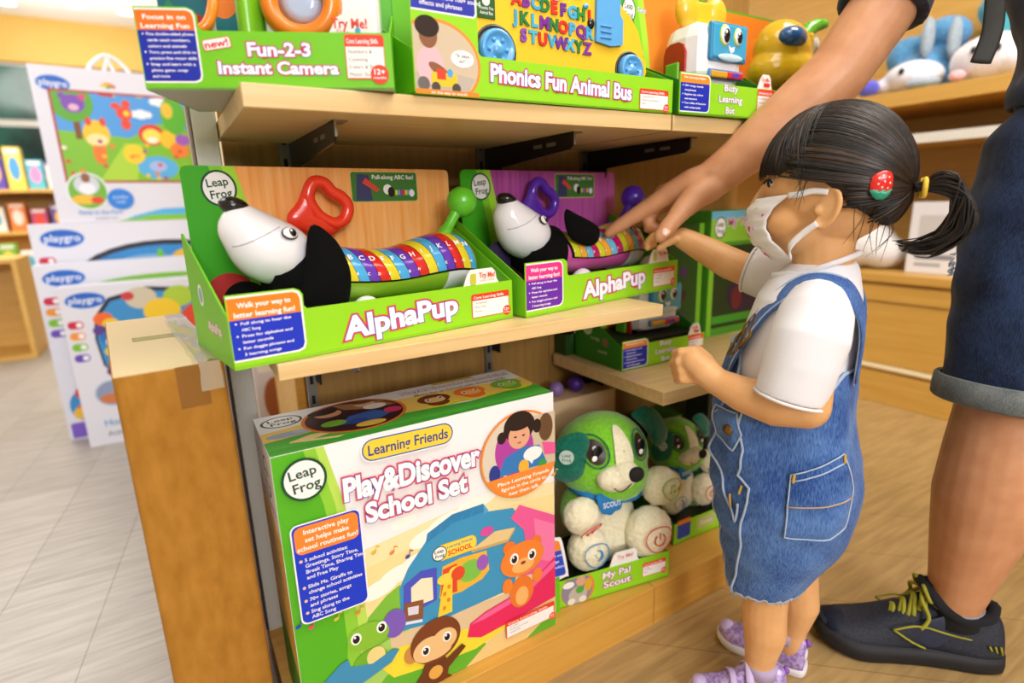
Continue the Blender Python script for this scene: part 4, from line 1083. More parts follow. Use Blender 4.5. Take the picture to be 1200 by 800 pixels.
def bot_side(b, W, D):
    A = b.art((0, D, 0), (0, -1, 0), (0, 0, 1)); A.ell(D * 0.28, 0.075, 0.018, 0.018, '#C9D8B0'); A.text('songs', D * 0.45, 0.05, 0.008, '#B8C8A0', w=0.03); A.ell(D * 0.66, 0.05, 0.010, 0.010, '#8A6A4A'); A.text('sounds', D * 0.6, 0.025, 0.008, '#B8C8A0', w=0.03)
def bot_box(o, e, z, label):
    return display_box(o, e, z, 0.16, 0.0500, 0.115, 0.235, label, bot_front, bot_back, tab=(0.2085, 0.040, 0.0735), tagshape=(0.0705, 0.0620), side=DKG, front=LIME, backart_first=bot_side, insert=0.052)
bot_box(BOo, BOe, ZTS, 'green open box of the smiling robot on the top shelf, right of the bus box')
bot_box((0.757, 0.833), (0.995, 0.830), ZL + 0.0008, 'green open robot box on the lower shelf behind the near hand of the child')
def robot(o, e, z, label):
    rz = ang(o, e); t = thing('toy_robot', label, 'toy', V((o[0], o[1], z)) + Matrix.Rotation(rz, 3, 'Z') @ V((0.165, 0.09, 0.0532)), rz, 'smiling cube robots')
    S = Matrix.Translation((-0.165, -0.09, -0.0532)) @ Matrix.Translation((0.086, 0, 0)) @ Matrix.Diagonal((0.84, 1, 1, 1)) @ Matrix.Translation((-0.086, 0, 0))
    def nb():
        q = MB(); q.X = S; return q
    b = nb(); b.box(0.088, 0.238, 0.048, 0.135, 0.0535, 0.166, WHITE_P); b.build('body', t, bevel=0.028)
    b = nb(); b.box(0.118, 0.231, 0.042, 0.052, 0.098, 0.161, plast('#2F8EC0', 0.2)); b.build('face_frame', t, bevel=0.012)
    f = nb(); f.box(0.123, 0.226, 0.040, 0.046, 0.103, 0.157, plast('#3FA6D2', 0.2)); fo = f.build('face', t, bevel=0.010)
    for u, r in ((0.1560, 0.0160), (0.1955, 0.0135)):
        q = nb(); q.ell((u, 0.0400, 0.139), (r, 0.0035, r * 1.1), plast('#B9CF3A', 0.2)); q.ell((u, 0.0385, 0.139), (r * 0.84, 0.0035, r * 0.94), plast('#F7F7F2', 0.15)); q.ell((u + 0.001, 0.0365, 0.138), (r * 0.6, 0.003, r * 0.72), plast('#17120E', 0.12)); q.ell((u - 0.003, 0.0345, 0.143), (r * 0.18, 0.001, r * 0.2), WHITE_P); q.build('eye', fo)
    q = nb(); q.prism([(0.167, 0.124), (0.175, 0.120), (0.186, 0.123), (0.184, 0.115), (0.176, 0.111), (0.170, 0.116)], 0.0385, 0.0405, WHITE_P); q.build('mouth', fo)
    q = nb(); q.ell((0.176, 0.0400, 0.1045), (0.038, 0.003, 0.0065), plast('#BFE0EC', 0.2)); q.build('chin_light', fo)
    q = nb(); q.box(0.120, 0.228, 0.044, 0.050, 0.070, 0.086, plast('#4F8ED0', 0.2)); q.build('button_bar', t, bevel=0.006)
    q = nb(); q.box(0.124, 0.174, 0.041, 0.047, 0.071, 0.083, plast('#D8A22C', 0.2)); q.build('button', t, bevel=0.005)
    q = nb(); q.box(0.172, 0.224, 0.041, 0.047, 0.071, 0.083, plast('#DC2E28', 0.2)); A = q.art((0, 0.041, 0), (1, 0, 0), (0, 0, 1)); A.ell(0.198, 0.077, 0.014, 0.004, '#5A3FB0'); q.build('button', t, bevel=0.005)
    q = nb(); q.prism([(0.072, 0.0535), (0.072, 0.115), (0.078, 0.128), (0.088, 0.133), (0.108, 0.133), (0.118, 0.128), (0.122, 0.115), (0.122, 0.0535)], 0.083, 0.0885, plast('#B81C20', 0.25), axis='x'); q.build('side_panel', t, bevel=0.002)
    q = nb(); q.box(0.076, 0.083, 0.082, 0.112, 0.0535, 0.100, plast('#6CC02A', 0.3)); q.build('side_lever', t, bevel=0.003)
    q = nb(); yw = plast('#F2BC2A', 0.3)
    q.box(0.130, 0.196, 0.090, 0.112, 0.163, 0.205, yw)
    for u in (0.122, 0.204): q.ell((u, 0.101, 0.190), (0.032, 0.016, 0.030), yw)
    q.build('twist_top', t, bevel=0.004)
    return t
robot(BOo, BOe, ZTS, 'white robot with blue smiling face and yellow twist top, on the top shelf')
robot((0.757, 0.833), (0.995, 0.830), ZL + 0.0008, 'white robot with blue face half hidden behind the end of the middle shelf')

# ------------------------------------------------------------------ top shelf right end: box of a yellow toy
YTo, YTe = (0.985, 0.700), (1.300, 0.700)
def yt_front(A, W):
    core_box(A, 0.24, 0.008, 0.30, 0.04, ['Shapes', 'Colors'])
def yt_back(A, W, H):
    A.poly([(0.03, 0.01), (W, 0.01), (W, H - 0.004), (0.03, H - 0.004)], '#E27E1E'); swoosh(A, W, H, 0.8); A.logo(0.036, H - 0.035, 0.017, 0.024)
def yt_side(b, W, D):
    A = b.art((0, D, 0), (0, -1, 0), (0, 0, 1)); A.ell(D * 0.42, 0.098, 0.021, 0.022, '#20351A'); A.ell(D * 0.42, 0.098, 0.0185, 0.0195, '#9AA890'); A.text('Leap', D * 0.42, 0.101, 0.008, '#20351A', w=0.024); A.text('Frog', D * 0.42, 0.088, 0.008, '#20351A', w=0.024)
    A.text('Helping to learn', D * 0.55, 0.052, 0.008, '#8FA878', w=0.075); A.text('Little by little', D * 0.55, 0.038, 0.008, '#8FA878', w=0.06)
display_box(YTo, YTe, ZTS, 0.19, 0.050, 0.165, 0.25, 'green and orange open box of a yellow vehicle behind the raised forearm', yt_front, yt_back, side=DKG, backart_first=yt_side, insert=0.06)
t = thing('toy_vehicle', 'round yellow toy vehicle with a blue window and green flag', 'toy', (1.155, 0.80, ZTS + 0.0605))
YEL = plast('#DDB41E', 0.2)
b = MB(); b.ell((0.0, 0, 0.055), (0.088, 0.058, 0.055), YEL); b.ell((-0.01, -0.002, 0.10), (0.066, 0.050, 0.056), YEL); b.blob('body', t, YEL, 0.003, 6)
b = MB(); b.ell((-0.028, -0.036, 0.112), (0.036, 0.024, 0.022), plast('#2E5E96', 0.15)); b.build('window', t)
b = MB(); b.box(0.036, 0.062, -0.03, 0.03, 0.03, 0.135, YEL); b.build('tail_block', t, bevel=0.008)
b = MB(); b.tube(spline([(0.055, 0, 0.12), (0.075, 0, 0.145), (0.10, -0.005, 0.158), (0.125, -0.01, 0.162)], 10), [0.012, 0.016, 0.016, 0.015, 0.015, 0.014, 0.013, 0.012, 0.01, 0.008], plast('#5CBF2A', 0.2), seg=12); b.build('flag', t)
b = MB(); b.ell((0.09, 0.0, 0.12), (0.022, 0.016, 0.02), plast('#DADADA', 0.25)); b.build('rear_light', t)
for x in (-0.05, 0.04): 
    b = MB(); b.lathe([(0.0001, 0.005), (0.012, 0.005), (0.014, 0), (0.014, -0.008), (0.0001, -0.008)], BLACK_P, c=(x, -0.056, 0.016), rot=Rm); b.build('wheel', t)
# ------------------------------------------------------------------ plush puppies on the plinth
PG = plush('plush_green', '#6FBE22', '#8AD235'); PC = plush('plush_cream', '#E6DCB4', '#F4EDD0'); PD = plush('plush_dark_green', '#0C5A48', '#15725A'); PBL = mat('bandana_blue', '#1F7CC0', 0.8)
SCo, SCe = (0.531, 0.745), (0.773, 0.702)
ZPS = ZP + 0.0008
def scout_front(A, W):
    A.clip = (0.001, 0.001, W, 0.057); A.ell(0.040, 0.030, 0.036, 0.036, '#E08A3A', n=30)
    A.ell(0.038, 0.030, 0.033, 0.034, '#8C8496', n=30)
    A.ell(0.046, 0.048, 0.010, 0.011, '#D8A286'); A.ell(0.040, 0.020, 0.020, 0.018, '#B9B2A4'); A.ell(0.044, 0.030, 0.009, 0.008, '#4FA03A'); A.ell(0.062, 0.036, 0.008, 0.014, '#D8A82E'); A.ell(0.020, 0.045, 0.012, 0.007, '#F2F0EA'); A.ell(0.026, 0.008, 0.008, 0.007, '#E6E0D2'); A.ell(0.050, 0.008, 0.008, 0.007, '#E6E0D2'); A.clip = None
    A.text('My Pal', 0.1240, 0.0370, 0.0140, '#F6F1F6', w=0.062, off=0.024, outl=((0.085, '#C8405A'), (0.05, '#7A5A9A')), res=3)
    A.text('Scout', 0.1260, 0.0165, 0.0140, '#F6F1F6', w=0.062, off=0.024, outl=((0.085, '#C8405A'), (0.05, '#7A5A9A')), res=3)
    core_box(A, 0.183, 0.016, 0.238, 0.046, ['Feelings', 'First Words', 'Music'])
    A.text('Try Me!', 0.142, 0.0715, 0.0085, '#E0907A', w=0.036, off=0.01)
def scout_back(A, W, H):
    A.rect(0.002, 0.01, W - 0.002, H - 0.004, '#E3C9A0')
def pad_icon(b, p, nrm, r, colname, kind):
    """stitched paw-shaped outline with a little symbol, laid on the pad"""
    nrm = V(nrm).normalized(); u = V((0, 0, 1)).cross(nrm).normalized(); v = nrm.cross(u); c = mat('thread_' + colname, colname, 0.7); p = V(p)
    path = []
    for k in range(40):
        a = 2 * PI * k / 40; rr_ = r * (1 + 0.055 * math.cos(3 * a - PI / 2 * 1.0))
        bulge = (r * r - rr_ * rr_) * 0
        path.append(p + u * rr_ * math.cos(a) * 1.05 + v * rr_ * math.sin(a) * 0.92 + nrm * (0.0005 - 0.10 * rr_ * rr_ / r))
    b.tube(path, 0.0011, c, seg=6, closed=True)
    q = r * 0.42
    if kind == 'power':
        b.tube([p + u * q * math.cos(a) + v * q * math.sin(a) + nrm * 0.0008 for a in [math.radians(125 + 290 * k / 16) for k in range(17)]], 0.0013, c, seg=6); b.tube([p + v * q * 1.2 + nrm * 0.0008, p + v * q * 0.1 + nrm * 0.0012], 0.0013, c, seg=6)
    elif kind == 'moon':
        b.tube([p + u * q * math.cos(a) + v * q * math.sin(a) + nrm * 0.0008 for a in [math.radians(-100 + 200 * k / 12) for k in range(13)]], [0.0006 + 0.0018 * math.sin(PI * k / 12) for k in range(13)], c, seg=6)
        for s in ((-0.5, 0.2), (-0.2, -0.3)): b.ell(p + u * q * s[0] + v * q * s[1] + nrm * 0.001, (0.0014,) * 3, c, nu=8, nv=6)
    else:
        for s in (-0.5, 0.5): b.ell(p + u * q * (s - 0.15) * 1.2 - v * q * 0.6 + nrm * 0.001, (0.0032, 0.0018, 0.0026), c, nu=10, nv=6); b.tube([p + u * q * (s + 0.02) * 1.2 - v * q * 0.6 + nrm * 0.001, p + u * q * (s + 0.02) * 1.2 + v * q * 0.6 + nrm * 0.001], 0.0008, c, seg=6)
        b.tube([p + u * q * (-0.58) + v * q * 0.6 + nrm * 0.001, p + u * q * 0.62 + v * q * 0.75 + nrm * 0.001], 0.0014, c, seg=6)
def plush_dog(o, e, z, s, off, label):
    rz = ang(o, e); base = (0.16, 0.10, 0.0306)
    t = thing('plush_puppy', label, 'plush toy', V((o[0], o[1], z)) + Matrix.Rotation(rz, 3, 'Z') @ V(off), rz, 'plush puppies')
    S = Matrix.Scale(s, 4) @ Matrix.Translation((-base[0], -base[1], -base[2]))
    def nb():
        q = MB(); q.X = S; return q
    vx = 0.0035
    b = nb(); b.ell((0.146, 0.105, 0.245), (0.100, 0.082, 0.088), PG); b.ell((0.158, 0.085, 0.212), (0.076, 0.070, 0.062), PG); hd = b.blob('head', t, PG, vx * s, 8, 0.0012, 120)
    b = nb(); b.ell((0.150, 0.10, 0.105), (0.066, 0.062, 0.085), PC); b.ell((0.150, 0.095, 0.075), (0.072, 0.062, 0.060), PC); b.blob('body', t, PC, vx * s, 8, 0.0015, 120)
    b = nb(); b.cap_tube([(0.085, 0.10, 0.155), (0.068, 0.075, 0.150), (0.062, 0.06, 0.150)], [0.030, 0.028, 0.026], PG); b.cap_tube([(0.215, 0.105, 0.165), (0.228, 0.08, 0.172)], [0.026, 0.024], PG)
    b.cap_tube([(0.12, 0.10, 0.055), (0.09, 0.06, 0.06)], [0.040, 0.034], PG); b.cap_tube([(0.18, 0.10, 0.055), (0.205, 0.06, 0.06)], [0.044, 0.036], PG); b.blob('green_sleeves', t, PG, vx * s, 8, 0.0012, 120)
    R_, G_, B_ = '#D83A2E', '#8FC21E', '#3A8CC8'
    for c, r, kind, col, nr in (((0.248, 0.045, 0.181), (0.039, 0.032, 0.041), 'note', G_, (0.18, -0.95, 0.15)), ((0.068, 0.042, 0.158), (0.038, 0.030, 0.036), 'note', R_, (0.25, -0.75, -0.62))):
        b = nb(); b.ell(c, r, PC); ob = b.blob('arm', t, PC, vx * s, 6, 0.002, 110)
        b = nb(); n_ = V(nr).normalized(); pad_icon(b, V(c) + V((n_.x * r[0], n_.y * r[1], n_.z * r[2])) + n_ * 0.002, nr, 0.023, col, kind); b.build('stitched_icon', ob)
    for c, r, kind, col, nr in (((0.079, 0.036, 0.088), (0.042, 0.034, 0.045), 'moon', B_, (0.05, -0.98, 0.10)), ((0.214, 0.032, 0.092), (0.053, 0.036, 0.056), 'power', R_, (0.05, -0.98, 0.05))):
        b = nb(); b.ell(c, r, PC); ob = b.blob('foot', t, PC, vx * s, 6, 0.002, 110)
        b = nb(); n_ = V(nr).normalized(); pad_icon(b, V(c) + V((n_.x * r[0], n_.y * r[1], n_.z * r[2])) + n_ * 0.002, nr, 0.025 if kind == 'moon' else 0.029, col, kind); b.build('stitched_icon', ob)
    # face: turned to the right
    b = nb(); b.ell((0.136, 0.026, 0.232), (0.043, 0.028, 0.026), PC); b.ell((0.148, 0.018, 0.242), (0.028, 0.026, 0.024), PC); mz = b.blob('muzzle', hd, PC, 0.003 * s, 6, 0.001, 120)
    b = nb(); b.ell((0.158, -0.0055, 0.2475), (0.0165, 0.010, 0.0150), mat('plush_nose', '#0E0B0A', 0.8)); b.build('nose', hd)
    b = nb(); b.tube(spline([(0.116, 0.002, 0.224), (0.124, -0.002, 0.218), (0.136, -0.0035, 0.220), (0.149, -0.005, 0.231)], 10), 0.0012, mat('thread_brown', '#4A3018', 0.8), seg=6); b.build('mouth_stitch', hd)
    b = nb(); bl = [(0.134, 0.2500), (0.164, 0.2500), (0.170, 0.280), (0.158, 0.318), (0.142, 0.320), (0.132, 0.285)]
    def hp(u, z_):
        k = 1 - ((u - 0.148) / 0.106) ** 2 - ((z_ - 0.243) / 0.092) ** 2
        k2 = 1 - ((u - 0.158) / 0.078) ** 2 - ((z_ - 0.212) / 0.064) ** 2
        v1 = 0.105 - 0.084 * math.sqrt(max(k, 0)) if k > 0 else 9; v2 = 0.085 - 0.072 * math.sqrt(max(k2, 0)) if k2 > 0 else 9
        return V((u, min(v1, v2, 0.105) - 0.0025, z_))
    sm = closed_spline(bl, 24); cx = sum(p[0] for p in sm) / 24; cz = sum(p[1] for p in sm) / 24
    rings = [[hp(cx + (p[0] - cx) * k, cz + (p[1] - cz) * k) + V((0, -0.0015 * (1 - k), 0)) for p in sm] for k in (1, 0.8, 0.6, 0.4, 0.2, 0.05)]
    b.loft(rings, PC, caps=False); b.build('blaze', hd)
    for u, z_, r, h in ((0.098, 0.284, 0.017, 0.022), (0.191, 0.283, 0.013, 0.021)):
        b = nb(); p = hp(u, z_); n_ = V((p.x - 0.148, (p.y - 0.105) * 1.6, p.z - 0.243)).normalized(); q = n_.to_track_quat('Z', 'Y').to_matrix()
        ringp = [hp(u + r * 1.35 * math.cos(a), z_ + h * 1.28 * math.sin(a)) + n_ * 0.0012 for a in [2 * PI * k / 28 for k in range(28)]]
        b.tube(ringp, 0.0016, PD, seg=6, closed=True); rings = [[hp(u + r * k * math.cos(a), z_ + h * k * math.sin(a)) + n_ * (0.0008 + 0.002 * (1 - k)) for a in [2 * PI * i / 24 for i in range(24)]] for k in (1, 0.7, 0.4, 0.05)]
        b.loft([r0[::-1] for r0 in rings], mat('eye_brown', '#2A1A10', 0.4), caps=False)
        b.ell(hp(u + r * 0.1, z_ - h * 0.05) + n_ * 0.003, (r * 0.66, 0.002, h * 0.72), mat('eye_black', '#0A0808', 0.3), nu=16, nv=8); b.ell(hp(u - r * 0.1, z_ + h * 0.35) + n_ * 0.004, (r * 0.28, 0.0015, h * 0.22), mat('eye_glint', '#FFFFFF', 0.4), nu=12, nv=6); b.ell(hp(u - r * 0.3, z_ - h * 0.45) + n_ * 0.004, (r * 0.36, 0.0015, h * 0.26), mat('eye_glint', '#FFFFFF', 0.4), nu=12, nv=6)
        b.build('eye', hd)
    b = nb(); b.pillow(closed_spline([(0.090, 0.322), (0.060, 0.316), (0.040, 0.298), (0.030, 0.262), (0.042, 0.232), (0.066, 0.224), (0.090, 0.238), (0.100, 0.275), (0.104, 0.305)], 40), 0.022, PD, ((-0.014, 0.058, 0.0), (1, -0.35, 0), (0, 0.1, 1))); ea = b.build('ear', t)
    b = nb(); A = b.art((0.040, 0.048, 0.282), (1, -0.35, 0), (0, 0.1, 1)); A.ell(0, 0, 0.014, 0.014, '#B7C9BE'); A.text('Leap', 0, 0.001, 0.006, '#1E6A50', w=0.017); A.text('Frog', 0, -0.008, 0.006, '#1E6A50', w=0.017); b.build('ear_badge', ea)
    b = nb(); b.pillow(closed_spline([(0.200, 0.330), (0.228, 0.342), (0.258, 0.330), (0.286, 0.298), (0.294, 0.268), (0.282, 0.246), (0.262, 0.250), (0.246, 0.278), (0.222, 0.306)], 40), 0.028, PD, ((0, 0.060, 0), (1, 0.1, 0), (0, 0, 1))); b.build('ear', t)
    b = nb(); b.tube([(0.150 + 0.072 * math.cos(a), 0.098 + 0.060 * math.sin(a), 0.178 - 0.012 * math.cos(a)) for a in [2 * PI * k / 30 for k in range(30)]], 0.010, PBL, seg=8, closed=True)
    out = closed_spline([(0.098, 0.198), (0.125, 0.196), (0.150, 0.190), (0.154, 0.176), (0.148, 0.160), (0.136, 0.158), (0.126, 0.152), (0.116, 0.156), (0.106, 0.160), (0.100, 0.178)], 32); b.pillow(out, 0.010, PBL, ((0, 0.006, 0), (1, 0, 0), (0, 0.15, 1)))
    A = b.art((0.127, 0.0505, 0.172), (1, 0, 0), (0, 0.15, 1)); b2 = A; A.o = V((0.127, 0.0255, 0.172)); A.text('SCOUT', 0, 0, 0.0105, '#EAF2F8', w=0.040, off=0.025); b.build('bandana', t)
    return t
display_box(SCo, SCe, ZPS, 0.17, 0.058, 0.090, 0.20, 'green open box of the big plush puppy, right of the school set carton', scout_front, scout_back, tab=(0.142, 0.066, 0.086), side=LIME2, backart_first=None, insert=0.030)
plush_dog(SCo, SCe, ZPS, 1.0, (0.160, 0.098, 0.0306), 'big green and cream plush puppy with blue bandana in the open box')
t = thing('blue_side_tag', 'white rimmed blue tag card at the left end of the plush puppy box', 'card', (0.512, 0.741, ZPS + 0.072), ang(SCo, SCe))
b = MB(); b.prism(closed_spline([(-0.02, 0.0), (0.028, 0.0), (0.034, 0.006), (0.022, 0.075), (0.012, 0.085), (-0.02, 0.085)], 40), 0, 0.0015, ink('#F2F0EC'))
A = b.art((0, 0, 0), (1, 0, 0), (0, 0, 1)); A.poly([(-0.015, 0.005), (0.026, 0.005), (0.029, 0.009), (0.020, 0.058), (-0.015, 0.058)], '#2A4AC0'); A.poly([(-0.015, 0.058), (0.020, 0.058), (0.016, 0.076), (0.010, 0.080), (-0.015, 0.080)], '#EE8A2E'); A.lines(['songs and', 'feelings', 'for bedtime', 'play'], -0.008, 0.046, 0.0055, 0.012, '#E6E8F4'); b.build('card', t); b = MB(); b.box(-0.018, 0.016, 0.0, 0.0015, -0.073, 0.004, LIME2); b.build('stem', t)
S2o, S2e = (0.860, 0.770), (1.050, 0.764)
def s2_front(A, W):
    A.rr(0.030, 0.033, 0.040, 0.045, 0.005, '#2A4AC0'); A.rect(0.010, 0.045, 0.050, 0.056, '#EE8A2E'); A.rr(0.10, 0.03, 0.06, 0.030, 0.004, '#B9C77A'); A.text('Scout', 0.10, 0.025, 0.010, '#E6DCE6', w=0.04)
display_box(S2o, S2e, ZPS, 0.15, 0.050, 0.10, 0.16, 'small green box of the second plush puppy, beside the denim dress', s2_front, scout_back, side=DKG, insert=0.04)
plush_dog(S2o, S2e, ZPS, 0.70, (0.090, 0.085, 0.0406), 'smaller green plush puppy sitting behind the denim dress')
# cartons behind them
def carton(name, label, x0, x1, y0, y1, z0, z1, m, deco=None, grp=None, rz=0):
    t = thing(name, label, 'box', ((x0 + x1) / 2, y0, z0), rz, grp); w = (x1 - x0) / 2
    b = MB(); b.box(-w, w, 0, y1 - y0, 0, z1 - z0, m); A = b.art((-w, 0, 0), (1, 0, 0), (0, 0, 1))
    if deco: deco(A, 2 * w, z1 - z0)
    b.build('carton', t, bevel=0.0008); return t
carton('storage_carton', 'pale tan carton standing behind the big plush puppy', 0.60, 0.848, 0.955, 1.02, ZP + 0.0005, 0.408, ink('#DDBE94'))
def d_orange(A, W, H):
    A.rect(0, H - 0.11, W, H - 0.004, '#E8862E'); A.ell(W * 0.55, H - 0.060, 0.026, 0.010, '#3A2A18', n=20); A.rect(0, H - 0.004, W, H, '#4F9A2A'); A.logo(0.02, H - 0.16, 0.017, 0.018)
def art_top(A, W, H): pass
carton('toy_carton', 'green carton with orange end band and hand slot behind the small plush puppy', 0.965, 1.20, 0.945, 1.03, ZP + 0.0005, 0.295, ink('#2F6A1E'), d_orange)
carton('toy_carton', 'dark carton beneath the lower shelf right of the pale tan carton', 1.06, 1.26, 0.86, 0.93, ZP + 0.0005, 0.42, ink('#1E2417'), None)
def d_purple(A, W, H): A.rect(0.004, 0.004, W - 0.004, H - 0.004, '#4A1E66')
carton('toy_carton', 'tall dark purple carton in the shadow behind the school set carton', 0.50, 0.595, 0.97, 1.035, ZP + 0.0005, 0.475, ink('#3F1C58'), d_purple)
t = thing('toy_ball', 'lilac ball peeking over the pale tan carton', 'ball', (0.70, 0.985, 0.4088)); b = MB(); b.ell((0, 0, 0.017), (0.017, 0.017, 0.017), plast('#8A6AA8', 0.4)); b.build('ball', t)
t = thing('toy_ball', 'deep purple ball peeking over the pale tan carton, right of the lilac one', 'ball', (0.755, 0.985, 0.4088)); b = MB(); b.ell((0, 0, 0.019), (0.019, 0.019, 0.019), plast('#4A1E8A', 0.4)); b.build('ball', t)
# lower shelf: small carton and tall talking-toy boxes
def d_small(A, W, H):
    A.rect(W * 0.55, 0.004, W - 0.003, H - 0.006, '#7CC22A'); A.text('new', W * 0.78, H * 0.35, 0.012, '#D8482E', w=0.03, rot=0.5, off=0.03, outl=((0.08, '#F2E9DE'),)); A.rect(W * 0.1, H * 0.35, W * 0.45, H * 0.6, '#2F5A22')
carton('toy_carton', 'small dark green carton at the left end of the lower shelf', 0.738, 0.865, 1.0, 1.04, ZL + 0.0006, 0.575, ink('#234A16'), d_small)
def d_talk(A, W, H):
    A.rect(0.001, H - 0.075, W - 0.001, H - 0.001, '#8CC83A'); A.rect(0.001, H - 0.02, W - 0.001, H - 0.001, '#6FB8D8'); A.logo(0.034, H - 0.040, 0.021, 0.026)
    A.text('My Talking', 0.125, H - 0.036, 0.018, '#C86AA0', w=0.13, off=0.024, outl=((0.07, '#F0E8F0'),))
    A.rect(0.018, 0.02, W - 0.005, H - 0.085, '#17361A'); A.rect(0.001, 0.001, 0.018, H - 0.076, '#7CBC2C'); A.text("Scout's", 0.115, H - 0.135, 0.016, '#B9C8B0', w=0.08); A.text('Goodnight Light', 0.125, H - 0.165, 0.016, '#B9C8B0', w=0.15); A.ell(0.016, H - 0.115, 0.009, 0.012, '#D8264A'); A.ell(0.14, 0.10, 0.07, 0.05, '#2A1E3A'); A.ell(0.18, 0.13, 0.025, 0.03, '#1E3A6A'); A.ell(0.11, 0.09, 0.02, 0.03, '#6A1E2A'); A.rect(0.02, 0.03, W - 0.006, 0.05, '#3F9A2A')
carton('talking_toy_box', 'tall green box with pale header lettering standing behind the face mask', 1.118, 1.340, 0.93, 1.03, ZL + 0.0006, 0.802, ink('#4F9A2A'), d_talk)
def d_talk2(A, W, H):
    A.rect(W - 0.016, 0, W, H, '#7CBC2C'); 
    for k in range(4): A.ell(W * 0.45, H * (0.2 + 0.2 * k), 0.012, 0.014, ('#4A2A5A', '#3A1E2A', '#4A2A5A', '#2A3A5A')[k])
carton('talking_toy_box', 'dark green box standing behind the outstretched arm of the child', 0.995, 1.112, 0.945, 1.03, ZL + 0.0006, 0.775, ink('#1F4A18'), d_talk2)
# ------------------------------------------------------------------ the child
SKIN_G = skin_mat('skin_child', '#E0A86E', '#EBB982')
HAIR1 = mat('hair_black', '#120D0A', 0.46, spec=0.45); HAIR2 = mat('hair_brown_black', '#241710', 0.45, spec=0.45); HAIR3 = mat('hair_brown', '#38230F', 0.36, spec=0.6)
SHIRT = mat('shirt_white', '#EDEDF2', 0.9, spec=0.1, sheen=0.2)
DENIM = denim_mat('denim_blue', '#27498C', '#5F87C4')
DENIM_E = mat('denim_edge', '#A9BDD6', 0.9); STITCH = mat('stitch_gold', '#C9A24A', 0.8); BRASS = mat('brass_old', '#8A6A34', 0.4, metal=0.8)
GO = V((0.81, 0.475, 0.0)); GR = math.atan2(0.89302277, -0.45001148)
b = MB()
# legs
b.cap_tube([(0.028, 0.058, 0.045), (0.026, 0.055, 0.075), (0.022, 0.052, 0.13), (0.026, 0.051, 0.165), (0.026, 0.050, 0.205), (0.022, 0.050, 0.27), (0.01, 0.048, 0.36)], [0.026, 0.0235, 0.0335, 0.0350, 0.0345, 0.042, 0.055], SKIN_G, 18)
b.cap_tube([(-0.012, -0.050, 0.045), (-0.012, -0.050, 0.075), (-0.018, -0.050, 0.13), (-0.012, -0.050, 0.165), (-0.008, -0.050, 0.205), (0.0, -0.050, 0.27), (0.01, -0.048, 0.36)], [0.026, 0.0235, 0.0335, 0.0350, 0.0345, 0.042, 0.055], SKIN_G, 18)
b.cap_tube([(0.03, 0.062, 0.028), (0.085, 0.095, 0.020)], [0.022, 0.016], SKIN_G); b.cap_tube([(-0.012, -0.05, 0.028), (0.06, -0.062, 0.020)], [0.022, 0.016], SKIN_G)
# trunk
b.ell((0.015, 0, 0.38), (0.085, 0.088, 0.075), SKIN_G); b.ell((0.028, 0, 0.47), (0.088, 0.086, 0.10), SKIN_G); b.ell((0.02, 0, 0.58), (0.066, 0.082, 0.10), SKIN_G); b.ell((0.005, 0, 0.665), (0.050, 0.092, 0.045), SKIN_G)
b.cap_tube([(0.0, 0, 0.68), (-0.004, 0, 0.72), (0.0, 0, 0.78)], [0.046, 0.040, 0.042], SKIN_G, 18)
# head
b.ell((-0.006, 0, 0.852), (0.088, 0.076, 0.090), SKIN_G, nu=32, nv=20); b.ell((0.028, 0, 0.795), (0.054, 0.056, 0.050), SKIN_G); b.ell((0.045, 0.026, 0.80), (0.034, 0.034, 0.032), SKIN_G); b.ell((0.045, -0.026, 0.80), (0.034, 0.034, 0.032), SKIN_G); b.ell((0.062, 0, 0.762), (0.02, 0.022, 0.018), SKIN_G)
b.cap_tube([(0.080, 0, 0.845), (0.088, 0, 0.830), (0.093, 0, 0.818)], [0.008, 0.009, 0.010], SKIN_G, 10)
for sg in (1, -1):
    n0 = len(b.v)
    o = (-0.003, sg * 0.073, 0.815)
    ear = closed_spline([(0.008, 0.024), (-0.006, 0.028), (-0.018, 0.018), (-0.019, 0.0), (-0.010, -0.018), (0.004, -0.025), (0.010, -0.014), (0.009, 0.005)], 28)
    b.pillow(ear, 0.006, SKIN_G, (o, (0.93, -sg * 0.36, 0), (0, sg * 0.06, 1)))
    b.tube([(o[0] + p[0] * 0.93, o[1] - sg * 0.36 * p[0] + sg * 0.003, o[2] + p[1]) for p in ear[2:22]], 0.0034, SKIN_G, seg=8)
    b.ell((o[0] + 0.007, o[1] + sg * 0.0, o[2] - 0.002), (0.006, 0.006, 0.006), SKIN_G)
# left arm: bent, fist held before the chest
b.cap_tube([(-0.004, 0.095, 0.672), (-0.006, 0.112, 0.615), (-0.010, 0.122, 0.556)], [0.036, 0.033, 0.030], SKIN_G, 16)
b.cap_tube([(-0.010, 0.122, 0.556), (0.03, 0.118, 0.551), (0.075, 0.110, 0.557), (0.112, 0.103, 0.568)], [0.030, 0.0305, 0.0260, 0.0205], SKIN_G, 16)
b.cap_tube([(0.112, 0.103, 0.568), (0.130, 0.100, 0.580), (0.150, 0.094, 0.592)], [0.020, 0.0225, 0.0215], SKIN_G, 14)
b.ell((0.138, 0.098, 0.582), (0.024, 0.017, 0.024), SKIN_G, rot=rot_xz(-0.6))
for k, (dz, ln, dl) in enumerate(((0.022, 1.0, -0.004), (0.006, 1.06, 0.002), (-0.010, 1.0, 0.004), (-0.024, 0.85, 0.005))):
    p0 = V((0.146 + 0.006 * (1 if k < 2 else 0.4), 0.097 + dl, 0.588 + dz * 0.85))
    b.cap_tube([p0, p0 + V((0.017, 0.004, -0.002)) * ln, p0 + V((0.028, -0.006, -0.008)) * ln, p0 + V((0.024, -0.018, -0.012)) * ln], [0.0090, 0.0086, 0.0080, 0.0070], SKIN_G, 12)
